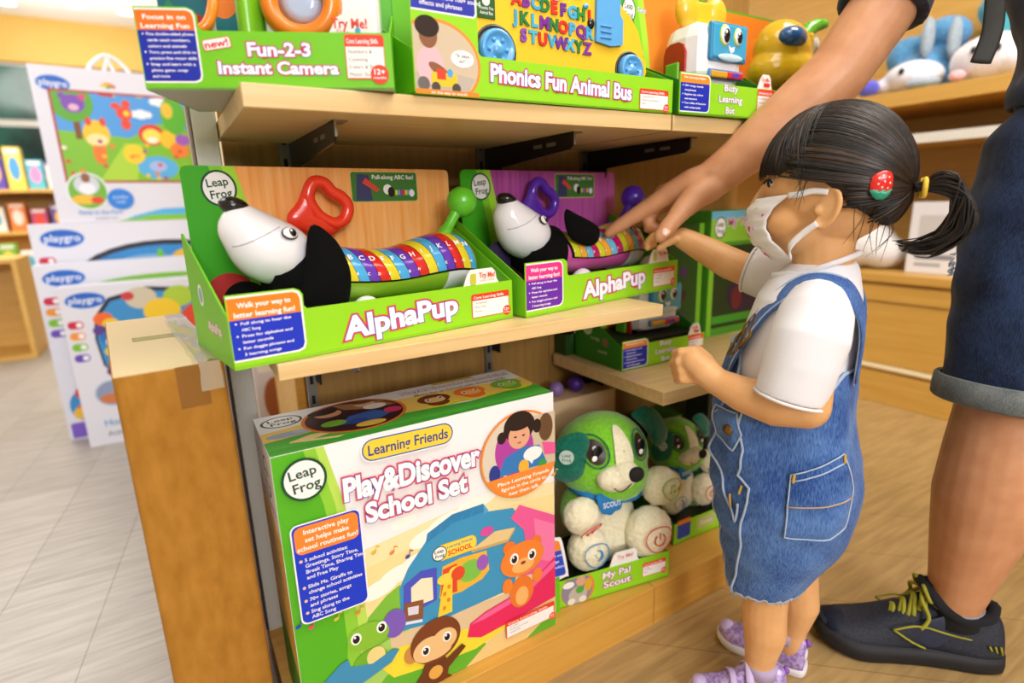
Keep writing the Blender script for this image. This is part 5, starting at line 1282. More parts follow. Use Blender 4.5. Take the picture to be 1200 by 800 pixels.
b.cap_tube([(0.132, 0.088, 0.596), (0.148, 0.080, 0.606), (0.163, 0.076, 0.604)], [0.0105, 0.0090, 0.0075], SKIN_G, 12)
# right arm: stretched out towards the toy
b.cap_tube([(0.008, -0.092, 0.676), (0.055, -0.108, 0.688), (0.105, -0.114, 0.703)], [0.036, 0.032, 0.028], SKIN_G, 16)
b.cap_tube([(0.105, -0.114, 0.703), (0.150, -0.108, 0.722), (0.194, -0.102, 0.746), (0.228, -0.098, 0.764)], [0.0285, 0.0280, 0.0235, 0.0190], SKIN_G, 16)
b.ell((0.247, -0.096, 0.769), (0.024, 0.020, 0.013), SKIN_G, rot=rot_xz(-0.25))
for k, dl in enumerate((0.014, 0.005, -0.005, -0.014)):
    p0 = V((0.263, -0.094 + dl, 0.771)); ln = (0.92, 1.0, 0.95, 0.8)[k]
    b.cap_tube([p0, p0 + V((0.015, 0.001, -0.004)) * ln, p0 + V((0.024, 0.002, -0.014)) * ln, p0 + V((0.025, 0.003, -0.025)) * ln], [0.0080, 0.0076, 0.0070, 0.0060], SKIN_G, 12)
b.cap_tube([(0.237, -0.079, 0.763), (0.251, -0.074, 0.756), (0.262, -0.072, 0.748)], [0.0085, 0.0078, 0.0064], SKIN_G, 12)
girl = b.blob('person', None, SKIN_G, 0.0024, 9)
girl.location = GO; girl.rotation_euler = (0, 0, GR)
tag(girl, 'small child in denim dungaree dress, white tee and face mask, reaching towards the puppy toy', 'person')

# shirt
b = MB()
b.loft([[(fc + rf * math.cos(a), rl * math.sin(a), z) for a in [2 * PI * k / 36 for k in range(36)]] for z, fc, rf, rl in
        ((0.40, 0.03, 0.094, 0.094), (0.48, 0.035, 0.094, 0.094), (0.56, 0.028, 0.088, 0.094), (0.62, 0.020, 0.082, 0.098), (0.66, 0.013, 0.076, 0.104), (0.69, 0.010, 0.070, 0.100), (0.712, 0.006, 0.060, 0.078), (0.728, 0.0, 0.050, 0.050), (0.738, -0.004, 0.043, 0.045))], SHIRT)
b.tube([(-0.006, 0.068, 0.688), (-0.006, 0.094, 0.676), (-0.004, 0.110, 0.648), (0.004, 0.120, 0.610), (0.012, 0.125, 0.568)], [0.040, 0.046, 0.050, 0.048, 0.045], SHIRT, 28)
b.tube([(0.004, -0.068, 0.690), (0.018, -0.092, 0.690), (0.06, -0.106, 0.696), (0.112, -0.112, 0.710)], [0.040, 0.044, 0.043, 0.040], SHIRT, 28)
sh = b.blob('t_shirt', girl, SHIRT, 0.003, 6, 0.0022, 20)
b = MB()
def neck_ring(k):
    return [(0.0 + 0.0475 * k * math.cos(a), 0.0465 * k * math.sin(a), 0.733 - 0.019 * math.cos(a)) for a in [2 * PI * i / 32 for i in range(32)]]
b.tube(neck_ring(1.0), 0.0042, SHIRT, seg=10, closed=True)
b.pillow([(0.0, 0.0), (0.02, 0.004), (0.05, -0.002), (0.056, -0.016), (0.03, -0.020), (0.004, -0.014)], 0.005, SHIRT, ((0.014, 0.053, 0.726), (0.9, -0.3, 0), (0.25, 0.55, 0.8)))
b.build('collar', sh)
for c, d, r in (((0.0124, 0.1252, 0.566), (0.007, 0.004, -0.035), 0.0448), ((0.114, -0.1122, 0.7106), (0.055, -0.004, 0.014), 0.0398)):
    q = V(d).to_track_quat('Z', 'Y').to_matrix(); b = MB()
    b.tube([V(c) + q @ V((r * math.cos(a), r * math.sin(a), 0)) for a in [2 * PI * k / 32 for k in range(32)]], 0.0022, SHIRT, seg=6, closed=True); b.build('sleeve_hem', sh)

# dungaree dress
TB = [(0.615, 0.108, -0.055, 0.086), (0.56, 0.122, -0.064, 0.099), (0.50, 0.130, -0.069, 0.104), (0.44, 0.133, -0.081, 0.108), (0.38, 0.127, -0.088, 0.110), (0.31, 0.113, -0.075, 0.105), (0.25, 0.101, -0.046, 0.095), (0.195, 0.090, -0.014, 0.086)]
TS = spline(TB, 60)
def dress_at(z):
    for k in range(len(TS) - 1):
        if TS[k][0] >= z >= TS[k + 1][0]:
            f = (TS[k][0] - z) / (TS[k][0] - TS[k + 1][0] + 1e-9); return [TS[k][j] + f * (TS[k + 1][j] - TS[k][j]) for j in range(4)]
    return TS[0] if z > TS[0][0] else TS[-1]
def dress_pt(a, z, off=0.0):
    _, ff, fb, rl = dress_at(z); fc = (ff + fb) / 2; rf = (ff - fb) / 2
    c, s = math.cos(a), math.sin(a); e = 0.86
    x = math.copysign(abs(c) ** e, c); y = math.copysign(abs(s) ** e, s)
    p = V((fc + (rf + off) * x, (rl + off) * y, z))
    n = noise.noise(V((math.cos(a) * 2.2, math.sin(a) * 2.2 + 3, z * 9))) * 0.0045 + noise.noise(V((math.cos(a) * 5, math.sin(a) * 5, z * 30 + 7))) * 0.002
    fr = max(0, math.cos(a - 0.5)) ** 3
    n += fr * 0.004 * math.sin(z * 110 + 3 * math.sin(a * 2)) * (1 if 0.3 < z < 0.56 else 0.3)
    return p + V((x, y, 0)).normalized() * n
def top_z(a):
    a = abs((a + PI) % (2 * PI) - PI); d = math.degrees(a)
    if d < 38: return 0.612
    if d < 62: t_ = (d - 38) / 24; t_ = t_ * t_ * (3 - 2 * t_); return 0.612 + (0.535 - 0.612) * t_
    if d < 105: return 0.535
    if d < 150: t_ = (d - 105) / 45; t_ = t_ * t_ * (3 - 2 * t_); return 0.535 + 0.055 * t_
    return 0.59
def hem_z(a):
    return 0.204 + 0.010 * (1 - math.cos(a)) + 0.0022 * math.sin(a * 23) + 0.0016 * math.sin(a * 41 + 1)
NA, NZ = 120, 46
b = MB(); rings = []
for j in range(NZ + 1):
    rings.append([dress_pt(2 * PI * i / NA, top_z(2 * PI * i / NA) + (hem_z(2 * PI * i / NA) - top_z(2 * PI * i / NA)) * j / NZ) for i in range(NA)])
b.loft(rings, DENIM, caps=False)
dress = b.build('dungaree_dress', girl, solid=0.0035)
def edge(name, pts, r, m, closed=False):
    q = MB(); q.tube(pts, r, m, seg=8, closed=closed); return q.build(name, dress)
edge('top_binding', [dress_pt(2 * PI * i / 100, top_z(2 * PI * i / 100), 0.001) for i in range(100)], 0.0026, DENIM_E, True)
b = MB(); b.tube([dress_pt(2 * PI * i / 160, hem_z(2 * PI * i / 160), 0.0005) for i in range(160)], 0.0022, DENIM_E, seg=6, closed=True)
for k in range(130):
    a = 2 * PI * rnd.random(); p = dress_pt(a, hem_z(a), 0.001); b.tube([p, p + V((0.003 * (rnd.random() - 0.5), 0.003 * (rnd.random() - 0.5), -0.004 - 0.005 * rnd.random()))], [0.0007, 0.0003], DENIM_E, seg=4)
b.build('frayed_hem', dress)
# seams on the camera side
def onskirt(poly, off=0.0026):
    """polyline given as (angle in degrees, z)"""
    return [dress_pt(math.radians(a), z, off) for a, z in poly]
def dense(poly, n=8, close=False):
    out = []; P = poly + ([poly[0]] if close else [])
    for i in range(len(P) - 1):
        for k in range(n): out.append(tuple(P[i][j] + (P[i + 1][j] - P[i][j]) * k / n for j in range(2)))
    out.append(P[-1]); return out
# back pocket
PK = [(100, 0.447), (142, 0.478), (150, 0.425), (142, 0.366), (128, 0.352), (96, 0.349), (97, 0.40)]
b = MB(); pd = dense(PK, 8, True)[:-1]; ca = sum(p[0] for p in pd) / len(pd); cz = sum(p[1] for p in pd) / len(pd)
rings = [[dress_pt(math.radians(ca + (p[0] - ca) * k), cz + (p[1] - cz) * k, 0.0035 if k > 0.95 else 0.0046) for p in pd] for k in (1, 0.94, 0.8, 0.6, 0.4, 0.2, 0.02)]
b.loft([r[::-1] for r in rings], DENIM, caps=False)
pk = b.build('back_pocket', dress)
def stitch(name, poly, parent, off, m=DENIM_E, r=0.0012):
    q = MB(); q.tube([dress_pt(math.radians(a), z, off) for a, z in dense(poly, 10)], r, m, seg=6); return q.build(name, parent)
stitch('pocket_seam', PK + [PK[0]], dress, 0.0048); stitch('pocket_seam', [(97, 0.398), (148, 0.412)], dress, 0.0052, mat('thread_tan', '#B79A78', 0.8)); stitch('pocket_seam', [(100, 0.437), (143, 0.467)], dress, 0.0052)
for a, z in ((101, 0.442), (141, 0.472)):
    stitch('bar_tack', [(a, z - 0.006), (a + 1, z + 0.006)], dress, 0.0058, STITCH, 0.0022)
# front button placket and side opening
stitch('side_seam', [(68, 0.532), (66, 0.500), (72, 0.470), (70, 0.440), (66, 0.425), (76, 0.412), (74, 0.39), (68, 0.350), (66, 0.30), (60, 0.245), (54, 0.21)], dress, 0.0038, DENIM_E, 0.0020)
stitch('front_seam', [(38, 0.535), (41, 0.50), (34, 0.47), (32, 0.445), (42, 0.432), (50, 0.405), (56, 0.37), (62, 0.346), (66, 0.380)], dress, 0.0038, DENIM_E, 0.0020)
stitch('front_seam', [(22, 0.40), (24, 0.33), (28, 0.26), (32, 0.21)], dress, 0.003)
for q in (((68, 0.398), (70, 0.412)), ((58, 0.368), (60, 0.392)), ((36, 0.508), (39, 0.514)), ((34, 0.478), (38, 0.482))): stitch('bar_tack', list(q), dress, 0.0045, STITCH, 0.0018)
b = MB(); flap = [(32, 0.518), (64, 0.522), (70, 0.492), (64, 0.464), (38, 0.474)]; pd = dense(flap, 8, True)[:-1]; ca = sum(p[0] for p in pd) / len(pd); cz = sum(p[1] for p in pd) / len(pd)
b.loft([[dress_pt(math.radians(ca + (p[0] - ca) * k), cz + (p[1] - cz) * k, 0.0035 if k > 0.95 else 0.006) for p in pd][::-1] for k in (1, 0.92, 0.6, 0.3, 0.02)], DENIM, caps=False); b.build('side_tab', dress)
stitch('tab_seam', flap + [flap[0]], dress, 0.0055, DENIM_E, 0.0016)
def button(a, z):
    p = dress_pt(math.radians(a), z, 0.006); n = V((math.cos(math.radians(a)), math.sin(math.radians(a)), 0)); q = n.to_track_quat('Z', 'Y').to_matrix()
    q_ = MB(); q_.lathe([(0.0001, 0.004), (0.004, 0.0038), (0.0052, 0.0022), (0.0078, 0.003), (0.0085, 0.001), (0.0085, -0.002)], BRASS, c=p, rot=q, seg=20); q_.build('button', dress)
button(58, 0.494); button(50, 0.565)
# shoulder straps with buckles
for sg in (1, -1):
    path = spline([(0.104, sg * 0.056, 0.580), (0.092, sg * 0.064, 0.612), (0.074, sg * 0.074, 0.648), (0.048, sg * 0.078, 0.687), (0.010, sg * 0.078, 0.716), (-0.032, sg * 0.074, 0.714), (-0.053, sg * 0.063, 0.690), (-0.063, sg * 0.050, 0.652), (-0.062, sg * 0.036, 0.580)], 40)
    q = MB(); q.tube(path, 0.0200, DENIM, seg=12, flat=0.18, up=(0, sg * 1.0, -0.75)); st = q.build('strap', dress)
    q = MB()
    for k in (1, -1):
        q.tube([V(p) + V((0, sg * 1.0, -0.75)).normalized() * 0.0165 * k + V((0.002, sg * 0.002, 0.002)) for p in path], 0.0014, DENIM_E, seg=6)
    q.build('strap_seam', dress)
    q = MB(); c = V((0.080, sg * 0.0765, 0.642)); u = V((0, sg * 1.0, -0.75)).normalized(); v = V((-0.55, sg * 0.25, 0.80)).normalized()
    q.tube([c + u * x + v * y for x, y in ((-0.021, -0.012), (0.021, -0.012), (0.021, 0.014), (-0.021, 0.014))], 0.0024, BRASS, seg=8, closed=True)
    q.tube([c + u * x + v * y for x, y in ((-0.021, 0.001), (0.021, 0.001))], 0.0018, BRASS, seg=8)
    q.tube(spline([c + u * -0.014 + v * -0.012, c + u * -0.016 + v * -0.028, c + u * -0.006 + v * -0.042, c + u * 0.000 + v * -0.050, c + u * 0.006 + v * -0.042, c + u * 0.016 + v * -0.028, c + u * 0.014 + v * -0.012], 24), 0.0019, BRASS, seg=8); q.build('buckle', dress)

# face mask
MASK = mat('mask_fabric', '#EFEDEE', 0.8); HEART = mat('mask_heart', '#D85A86', 0.8); DOT = mat('mask_dot', '#E3DFA8', 0.8)
PR = [(0.0, 0.092), (0.18, 0.1045), (0.45, 0.105), (0.7, 0.096), (0.9, 0.078), (1.0, 0.066)]
def prof(t_):
    for k in range(len(PR) - 1):
        if PR[k][0] <= t_ <= PR[k + 1][0]:
            f = (t_ - PR[k][0]) / (PR[k + 1][0] - PR[k][0]); f = f * f * (3 - 2 * f); return PR[k][1] + f * (PR[k + 1][1] - PR[k][1])
    return PR[-1][1]
def mask_pt(s, t_, off=0.0):
    a = s * 1.22 * (1 - 0.26 * math.sin(PI * t_)); f0 = 0.012
    rf = prof(t_) - f0 + off; rl = (0.071 - 0.006 * t_) + off
    z = 0.829 - 0.087 * t_ + 0.006 * abs(s) ** 2 * (1 - t_) + 0.004 * (abs(s) ** 2) * t_
    w_ = 0.0008 * math.sin(t_ * 38) * (0.4 + abs(s))
    return V((f0 + (rf + w_) * math.cos(a), (rl + w_) * math.sin(a), z))
b = MB(); N = 28; b.loft([[mask_pt(-1 + 2 * i / N, j / 20) for i in range(N + 1)] for j in range(21)], MASK, caps=False, closed=False)
def deco(s, t_, r, m, shape):
    if shape == 'heart': pts = [(0, -1), (0.55, -0.35), (0.95, 0.2), (0.85, 0.7), (0.45, 0.85), (0, 0.45), (-0.45, 0.85), (-0.85, 0.7), (-0.95, 0.2), (-0.55, -0.35)]
    else: pts = [(math.cos(2 * PI * k / 10), math.sin(2 * PI * k / 10)) for k in range(10)]
    P = [mask_pt(s + p[0] * r / 0.085, t_ - p[1] * r / 0.087, 0.0012) for p in pts]; c = mask_pt(s, t_, 0.0016)
    b.add(P + [c], [(i, (i + 1) % len(P), len(P)) for i in range(len(P))], m)
for s, t_, r in ((0.52, 0.50, 0.0042), (0.86, 0.30, 0.002), (0.10, 0.62, 0.004), (0.45, 0.92, 0.0035), (-0.4, 0.4, 0.004), (0.02, 0.25, 0.0032), (-0.2, 0.8, 0.004), (-0.8, 0.6, 0.004)): deco(s, t_, r, HEART, 'heart')
for s, t_, r in ((0.30, 0.22, 0.0026), (0.62, 0.16, 0.0022), (0.28, 0.45, 0.0025), (0.35, 0.68, 0.003), (0.66, 0.70, 0.0022), (-0.2, 0.5, 0.003), (-0.6, 0.3, 0.003)): deco(s, t_, r, DOT, 'dot')
for s, t_ in ((0.2, 0.35), (0.4, 0.33), (0.5, 0.8), (0.7, 0.5), (0.18, 0.78)): deco(s, t_, 0.0026, mat('mask_lilac', '#D6B8D6', 0.8), 'dot')
mk = b.build('face_mask', girl, solid=0.0012)
for sg in (1, -1):
    for p in ([mask_pt(sg, 0.02), (0.028, sg * 0.074, 0.834), (0.012, sg * 0.0765, 0.838), (-0.006, sg * 0.079, 0.836)], [mask_pt(sg, 0.97), (0.034, sg * 0.068, 0.765), (0.018, sg * 0.073, 0.784), (0.003, sg * 0.078, 0.796)]):
        q = MB(); q.tube(spline(p, 16), 0.0042, MASK, seg=8, flat=0.35, up=(0.2, 0, 1)); q.build('ear_loop', mk)
# eyes and brows
for sg in (1, -1):
    p = V((0.0705, sg * 0.036, 0.851)); n_ = V((0.82, sg * 0.52, -0.1)).normalized(); q = n_.to_track_quat('Z', 'Y').to_matrix()
    b = MB(); b.ell(p, (0.0115, 0.0055, 0.003), mat('eye_white', '#E8E2DC', 0.25), rot=q); b.ell(p + n_ * 0.0016 + V((0, 0, -0.0005)), (0.0056, 0.0054, 0.002), mat('iris_dark', '#1A0F0A', 0.15), rot=q); ey = b.build('eye', girl)
    side = V((-n_.y, n_.x, 0)); b = MB()
    b.tube([p + n_ * 0.003 + side * x + V((0, 0, 0.0055 - 34 * x * x)) for x in [-0.0125 + 0.025 * k / 10 for k in range(11)]], 0.0014, HAIR1, seg=6)
    for k in range(8):
        x = -0.012 + 0.024 * k / 7; r0 = p + n_ * 0.003 + side * x + V((0, 0, 0.0045 - 30 * x * x)); b.tube([r0, r0 + n_ * 0.006 + V((0, 0, -0.0015))], [0.0006, 0.0002], HAIR1, seg=4)
    b.build('eyelashes', ey)

# hair
HC = V((-0.007, 0, 0.855)); HR = V((0.0985, 0.086, 0.1005))
def hd(phi, th, k=1.0):
    return HC + V((HR.x * math.sin(th) * math.cos(phi), HR.y * math.sin(th) * math.sin(phi), HR.z * math.cos(th))) * k
def hairline(phi):
    d = abs(math.degrees((phi + PI) % (2 * PI) - PI))
    T = [(0, 86), (30, 86), (48, 87), (60, 81), (72, 84), (84, 92), (96, 102), (110, 114), (130, 124), (150, 129), (180, 131)]
    for k in range(len(T) - 1):
        if T[k][0] <= d <= T[k + 1][0]:
            f = (d - T[k][0]) / (T[k + 1][0] - T[k][0]); return math.radians(T[k][1] + f * (T[k + 1][1] - T[k][1]))
b = MB(); NP = 144
rings = []
for j in range(25):
    r = []
    for i in range(NP):
        ph = 2 * PI * i / NP; th = 0.02 + (hairline(ph) - 0.02) * j / 24
        k = 0.990 + 0.003 * math.sin(ph * 31 + 2 * math.sin(th * 5))
        if j == 24: k -= 0.035
        r.append(hd(ph, th, k))
    rings.append(r)
b.loft(rings, HAIR1, caps=False)
b.add([hd(0, 0.0, 0.99)] + rings[0], [(0, 1 + i, 1 + (i + 1) % NP) for i in range(NP)], HAIR1, True)
hr = random.Random(11); tie = V((-0.106, 0.030, 0.838)); tdir = (tie - HC); tdir = V((tdir.x / HR.x, tdir.y / HR.y, tdir.z / HR.z)).normalized()
def dirn(ph, th): return V((math.sin(th) * math.cos(ph), math.sin(th) * math.sin(ph), math.cos(th)))
def strand(d0, d1, k0, k1, r, n=12, tip=0.3, drop=0.0):
    ang_ = d0.angle(d1); P = []
    for i in range(n + 1):
        t_ = i / n; d = (d0 * math.sin((1 - t_) * ang_) + d1 * math.sin(t_ * ang_)) / max(math.sin(ang_), 1e-4); k = k0 + (k1 - k0) * t_ + 0.012 * math.sin(PI * t_)
        P.append(HC + V((d.x * HR.x, d.y * HR.y, d.z * HR.z)) * k + V((0, 0, -drop * t_ * t_)))
    R_ = [r * (0.6 + 0.4 * math.sin(PI * min(1, 0.25 + i / n))) * (1 if i < n - 3 else tip + (1 - tip) * (n - i) / 3) for i in range(n + 1)]
    b.tube(P, R_, hr.choice((HAIR1, HAIR1, HAIR1, HAIR2, HAIR2, HAIR3)), seg=5)
for i in range(420):      # fringe falling over the brow
    ph = math.radians(hr.uniform(-72, 74)); ph0 = ph * hr.uniform(0.35, 0.75) + hr.uniform(-0.1, 0.1); e = math.radians(hr.uniform(80, 91)) if abs(ph) < math.radians(50) else math.radians(hr.uniform(78, 92))
    strand(dirn(ph0, math.radians(hr.uniform(8, 34))), dirn(ph, e), hr.uniform(0.985, 1.01), hr.uniform(0.955, 1.0), hr.uniform(0.0008, 0.0016), 12, 0.15, 0.0)
for sg in (1, -1):
    td = V((tdir.x, sg * tdir.y, tdir.z))
    for i in range(620):  # sides and back gathered to the tie
        z_ = hr.random()
        if z_ < 0.42: ph, th = math.radians(hr.uniform(50, 100)), math.radians(hr.uniform(24, 90))
        elif z_ < 0.62: ph, th = math.radians(hr.uniform(-20, 60)), math.radians(hr.uniform(5, 40))
        elif z_ < 0.82: ph, th = math.radians(hr.uniform(98, 125)), math.radians(hr.uniform(95, 114))
        else: ph, th = math.radians(hr.uniform(125, 178)), math.radians(hr.uniform(112, 130))
        strand(dirn(sg * ph, th), td, hr.uniform(0.987, 0.999), 1.0, hr.uniform(0.0008, 0.0016), 12, 0.7)
for i in range(16):       # loose wisps by the ear and nape
    ph = math.radians(hr.choice((hr.uniform(66, 80), hr.uniform(100, 150)))); p0 = hd(ph, hairline(ph) - 0.1, 0.995)
    b.tube(spline([p0, p0 + V((hr.uniform(-0.01, 0.008), 0.004, -0.02)), p0 + V((hr.uniform(-0.006, 0.018), hr.uniform(-0.004, 0.006), -hr.uniform(0.035, 0.06)))], 8), [0.00045] * 6 + [0.0003, 0.00015], HAIR1, seg=4)
hair = b.build('hair', girl)
b = MB()
def ptail(sg, n):
    for i in range(n):
        s = hr.gauss(0, 1); u = hr.gauss(0, 1); ln = hr.uniform(0.5, 1.0); sp = 0.0075
        base = [(-0.100, 0.030, 0.838), (-0.112, 0.031, 0.8395), (-0.131, 0.034, 0.841), (-0.152, 0.036, 0.834), (-0.164, 0.036, 0.812), (-0.156, 0.034, 0.783), (-0.130, 0.032, 0.764), (-0.104, 0.030, 0.763)]
        base = base[:5 + int(ln * 4)] if ln < 0.8 else base
        P = []
        for k, p in enumerate(base):
            g_ = 0.25 if k < 2 else min(1.0, 0.3 + k * 0.22); P.append((p[0] + s * sp * g_ * 0.5 + 0.012 * (1 if k > 3 else 0) * hr.random(), sg * (p[1] + u * sp * g_ * 0.6), p[2] + s * sp * g_ * (1.0 if k < 5 else 0.5) - (0.006 * hr.random() if k > 2 else 0)))
        SP = spline(P, 18); b.tube(SP, [hr.uniform(0.0013, 0.002) * (1 if q < 13 else 0.25 + 0.75 * (17 - q) / 4) for q in range(18)], hr.choice((HAIR1, HAIR1, HAIR2)), seg=5)
ptail(1, 58); ptail(-1, 45)
pt_ = b.build('ponytail', hair)
for sg in (1, -1):
    b = MB(); b.tube([(-0.1105, sg * 0.031 + 0.0095 * math.cos(a), 0.838 + 0.0105 * math.sin(a)) for a in [2 * PI * k / 20 for k in range(20)]], 0.0032, mat('elastic_yellow', '#E6BE3A', 0.7), seg=8, closed=True); b.build('hair_elastic', hair)
# strawberry hair clip
p = hd(math.radians(124), math.radians(96), 1.03); n_ = V((p.x - HC.x, (p.y - HC.y) * 1.4, (p.z - HC.z))).normalized(); q = n_.to_track_quat('Z', 'Y').to_matrix()
u_ = V((-n_.y, n_.x, 0)).normalized() * -1; v_ = n_.cross(u_) if n_.cross(u_).z > 0 else u_.cross(n_)
b = MB(); RED = plast('#E0241E', 0.25); b.pillow([(x * 1.0, y) for x, y in closed_spline([(0.0, 0.0155), (-0.010, 0.013), (-0.0135, 0.003), (-0.012, -0.011), (-0.002, -0.0145), (0.010, -0.0125), (0.0135, -0.002), (0.011, 0.010)], 30)], 0.010, RED, (p, u_, v_)); clip = b.build('strawberry_clip', girl)
b = MB()
for x, y in ((-0.006, 0.008), (0.001, 0.010), (0.006, 0.007), (-0.008, 0.001), (-0.001, 0.003), (0.006, 0.0), (-0.006, -0.005), (0.001, -0.004)): b.ell(p + u_ * x + v_ * y + n_ * (0.0048 - 12 * (x * x + y * y)), (0.0011, 0.0011, 0.0014), mat('seed_white', '#F6EFE2', 0.4), nu=8, nv=6)
b.build('seeds', clip)
b = MB(); b.pillow([(x, y) for x, y in ((-0.013, -0.006), (-0.006, -0.009), (-0.002, -0.005), (0.003, -0.009), (0.008, -0.006), (0.014, -0.008), (0.010, -0.014), (0.004, -0.019), (-0.004, -0.020), (-0.010, -0.015))], 0.009, plast('#1E9A7A', 0.3), (p + n_ * 0.0015, u_, v_)); b.build('leaf_cap', clip)

# ---- shoes
def shoe(parent, ox, oy, ang_, L, H, mu, ms, mi, sock, kid=True):
    """upper and sole in its own frame: x to the toe, y left"""
    X = Matrix.Translation((ox, oy, 0)) @ Matrix.Rotation(ang_, 4, 'Z') @ Matrix.Scale(L, 4)
    def nb():
        q = MB(); q.X = X; return q
    hw = [(0.0, 0.0), (0.012, 0.08), (0.05, 0.120), (0.15, 0.138), (0.3, 0.134), (0.45, 0.136), (0.6, 0.152), (0.72, 0.170), (0.82, 0.168), (0.91, 0.135), (0.97, 0.08), (1.0, 0.0)]
    hs = spline(hw, 40)
    def width(x):
        for k in range(len(hs) - 1):
            if hs[k][0] <= x <= hs[k + 1][0]: return hs[k][1] + (hs[k + 1][1] - hs[k][1]) * (x - hs[k][0]) / (hs[k + 1][0] - hs[k][0] + 1e-9)
        return 0
    b = nb(); rings = []
    def toe(x): return 0.055 * max(0, (x - 0.72) / 0.28) ** 2
    th = 0.105 if kid else 0.115
    for k, (off, z) in enumerate(((0.0, 0.0), (0.012, 0.02), (0.014, 0.06), (0.010, th))):
        out = [(x - (0 if x > 0.05 else off) + (off if x > 0.95 else 0), w_ + off, (z + toe(x)) if z < th else z + toe(x) * 0.7) for x, w_ in hs]
        rings.append(out + [(x, -y, z_) for x, y, z_ in out[::-1]])
    b.loft(rings, ms); so = b.build('sole', parent)
    b = nb()
    top = H
    secs = [(0.015, 0.40 if kid else 0.30, 0.10), (0.05, 0.46 if kid else 0.34, 0.128), (0.14, 0.46 if kid else 0.345, 0.146), (0.25, 0.45 if kid else 0.36, 0.140), (0.34, 0.47 if kid else 0.42, 0.130), (0.42, 0.46 if kid else 0.41, 0.122), (0.50, 0.38 if kid else 0.345, 0.135), (0.60, 0.31 if kid else 0.285, 0.148), (0.72, 0.265 if kid else 0.225, 0.162), (0.84, 0.235 if kid else 0.185, 0.158), (0.93, 0.20 if kid else 0.155, 0.115), (0.985, 0.15 if kid else 0.13, 0.05)]
    ss = spline([(x, h, w_) for x, h, w_ in secs], 30); rings = []
    for x, h, w_ in ss:
        r = []
        for k in range(25):
            a = PI * k / 24; c, s = math.cos(a), math.sin(a)
            taper = 0.62 if x < 0.45 else 0.85
            r.append((x, w_ * math.copysign(abs(c) ** 0.55, c) * (1 - (1 - taper) * max(s, 0) ** 1.5), 0.09 + toe(x) * 0.8 + (h - 0.09) * max(s, 0) ** 0.75))
        rings.append(r)
    b.loft(rings, mu); up = b.build('upper', parent)
    return X, nb, so, up
LIL = mat('lilac_glitter', '#A98AD2', 0.35, metal=0.15); noise_color(LIL, '#9A7CC8', '#C7B2E6', 190, (1, 1, 1), 2, lo=0.4, hi=0.6)
LILP = mat('lilac_pale', '#C9B6E4', 0.4); WSOLE = mat('sole_white', '#E9E6EA', 0.55); LILD = mat('purple_strap', '#8A4EB8', 0.35)
for ox, oy, an, nm in ((-0.014, 0.040, 0.47, 'near'), (-0.040, -0.043, -0.10, 'far')):
    st = bpy.data.objects.new('trainer', None); COL.objects.link(st); st.parent = girl; st.empty_display_size = 0.03
    X, nb, so, up = shoe(st, ox, oy, an, 0.155, 0.4, LIL, WSOLE, None, None, True)
    b = nb(); b.tube(spline([(0.40, 0.15, 0.20), (0.41, 0.125, 0.36), (0.40, 0.0, 0.475), (0.41, -0.125, 0.36), (0.40, -0.15, 0.20)], 20), 0.045, LILP, seg=8, flat=0.35, up=(1, 0, 0)); b.build('strap', st)
    b = nb(); b.tube(spline([(0.56, 0.16, 0.18), (0.57, 0.12, 0.29), (0.56, 0.0, 0.35), (0.57, -0.12, 0.29), (0.56, -0.16, 0.18)], 20), 0.038, LILP, seg=8, flat=0.35, up=(1, 0, 0)); b.build('strap', st)
    b = nb(); b.ell((0.90, 0.0, 0.20), (0.085, 0.10, 0.07), LILP); b.build('toe_cap', st)
    b = nb(); b.ell((0.0, 0.0, 0.40), (0.035, 0.03, 0.035), LILD); b.tube([(0.02, 0, 0.36), (-0.015, 0, 0.40), (0.02, 0, 0.45)], 0.018, LILD, seg=8); b.build('heel_loop', st)
    b = nb(); b.tube([(0.02 , 0.03 * math.cos(a) * 1.4, 0.25 + 0.05 * math.sin(a)) for a in [2 * PI * k / 14 for k in range(14)]], 0.02, WSOLE, seg=6, closed=True); b.build('heel_patch', st)
    b = nb(); b.tube([(0.26 , 0.0, 0.36), (0.26, 0.0, 0.45), (0.262, 0, 0.485)], [0.158, 0.158, 0.154], mat('sock_lilac', '#B8A8CC', 0.9), seg=18); b.build('sock', st)
# ------------------------------------------------------------------ the man reaching in from the right
SKIN_M = skin_mat('skin_man', '#C68B62', '#D49D75')
NAVY = mat('navy_cotton', '#1B2440', 0.9, sheen=0.2); noise_color(NAVY, '#161E36', '#222C4C', 40, (1, 1, 1), 4)
DENIM_M = denim_mat('denim_dark', '#131C30', '#2C3F63'); CUFF = denim_mat('denim_cuff', '#575F62', '#858B88', 2)
MO = V((1.20, 0.30, 0.0))
b = MB(); b.X = Matrix.Translation(-MO)
K = SKIN_M
# right leg, foot inside the trainer
b.cap_tube([(1.120, 0.348, 0.06), (1.119, 0.347, 0.105), (1.121, 0.343, 0.17), (1.125, 0.337, 0.25), (1.128, 0.335, 0.33), (1.130, 0.335, 0.41), (1.136, 0.336, 0.47), (1.15, 0.335, 0.58), (1.18, 0.340, 0.74), (1.205, 0.345, 0.87)], [0.024, 0.0395, 0.050, 0.065, 0.074, 0.069, 0.064, 0.068, 0.074, 0.068], K, 22)
b.cap_tube([(1.120, 0.348, 0.045), (1.07, 0.395, 0.045), (1.01, 0.455, 0.035)], [0.022, 0.021, 0.016], K, 14)
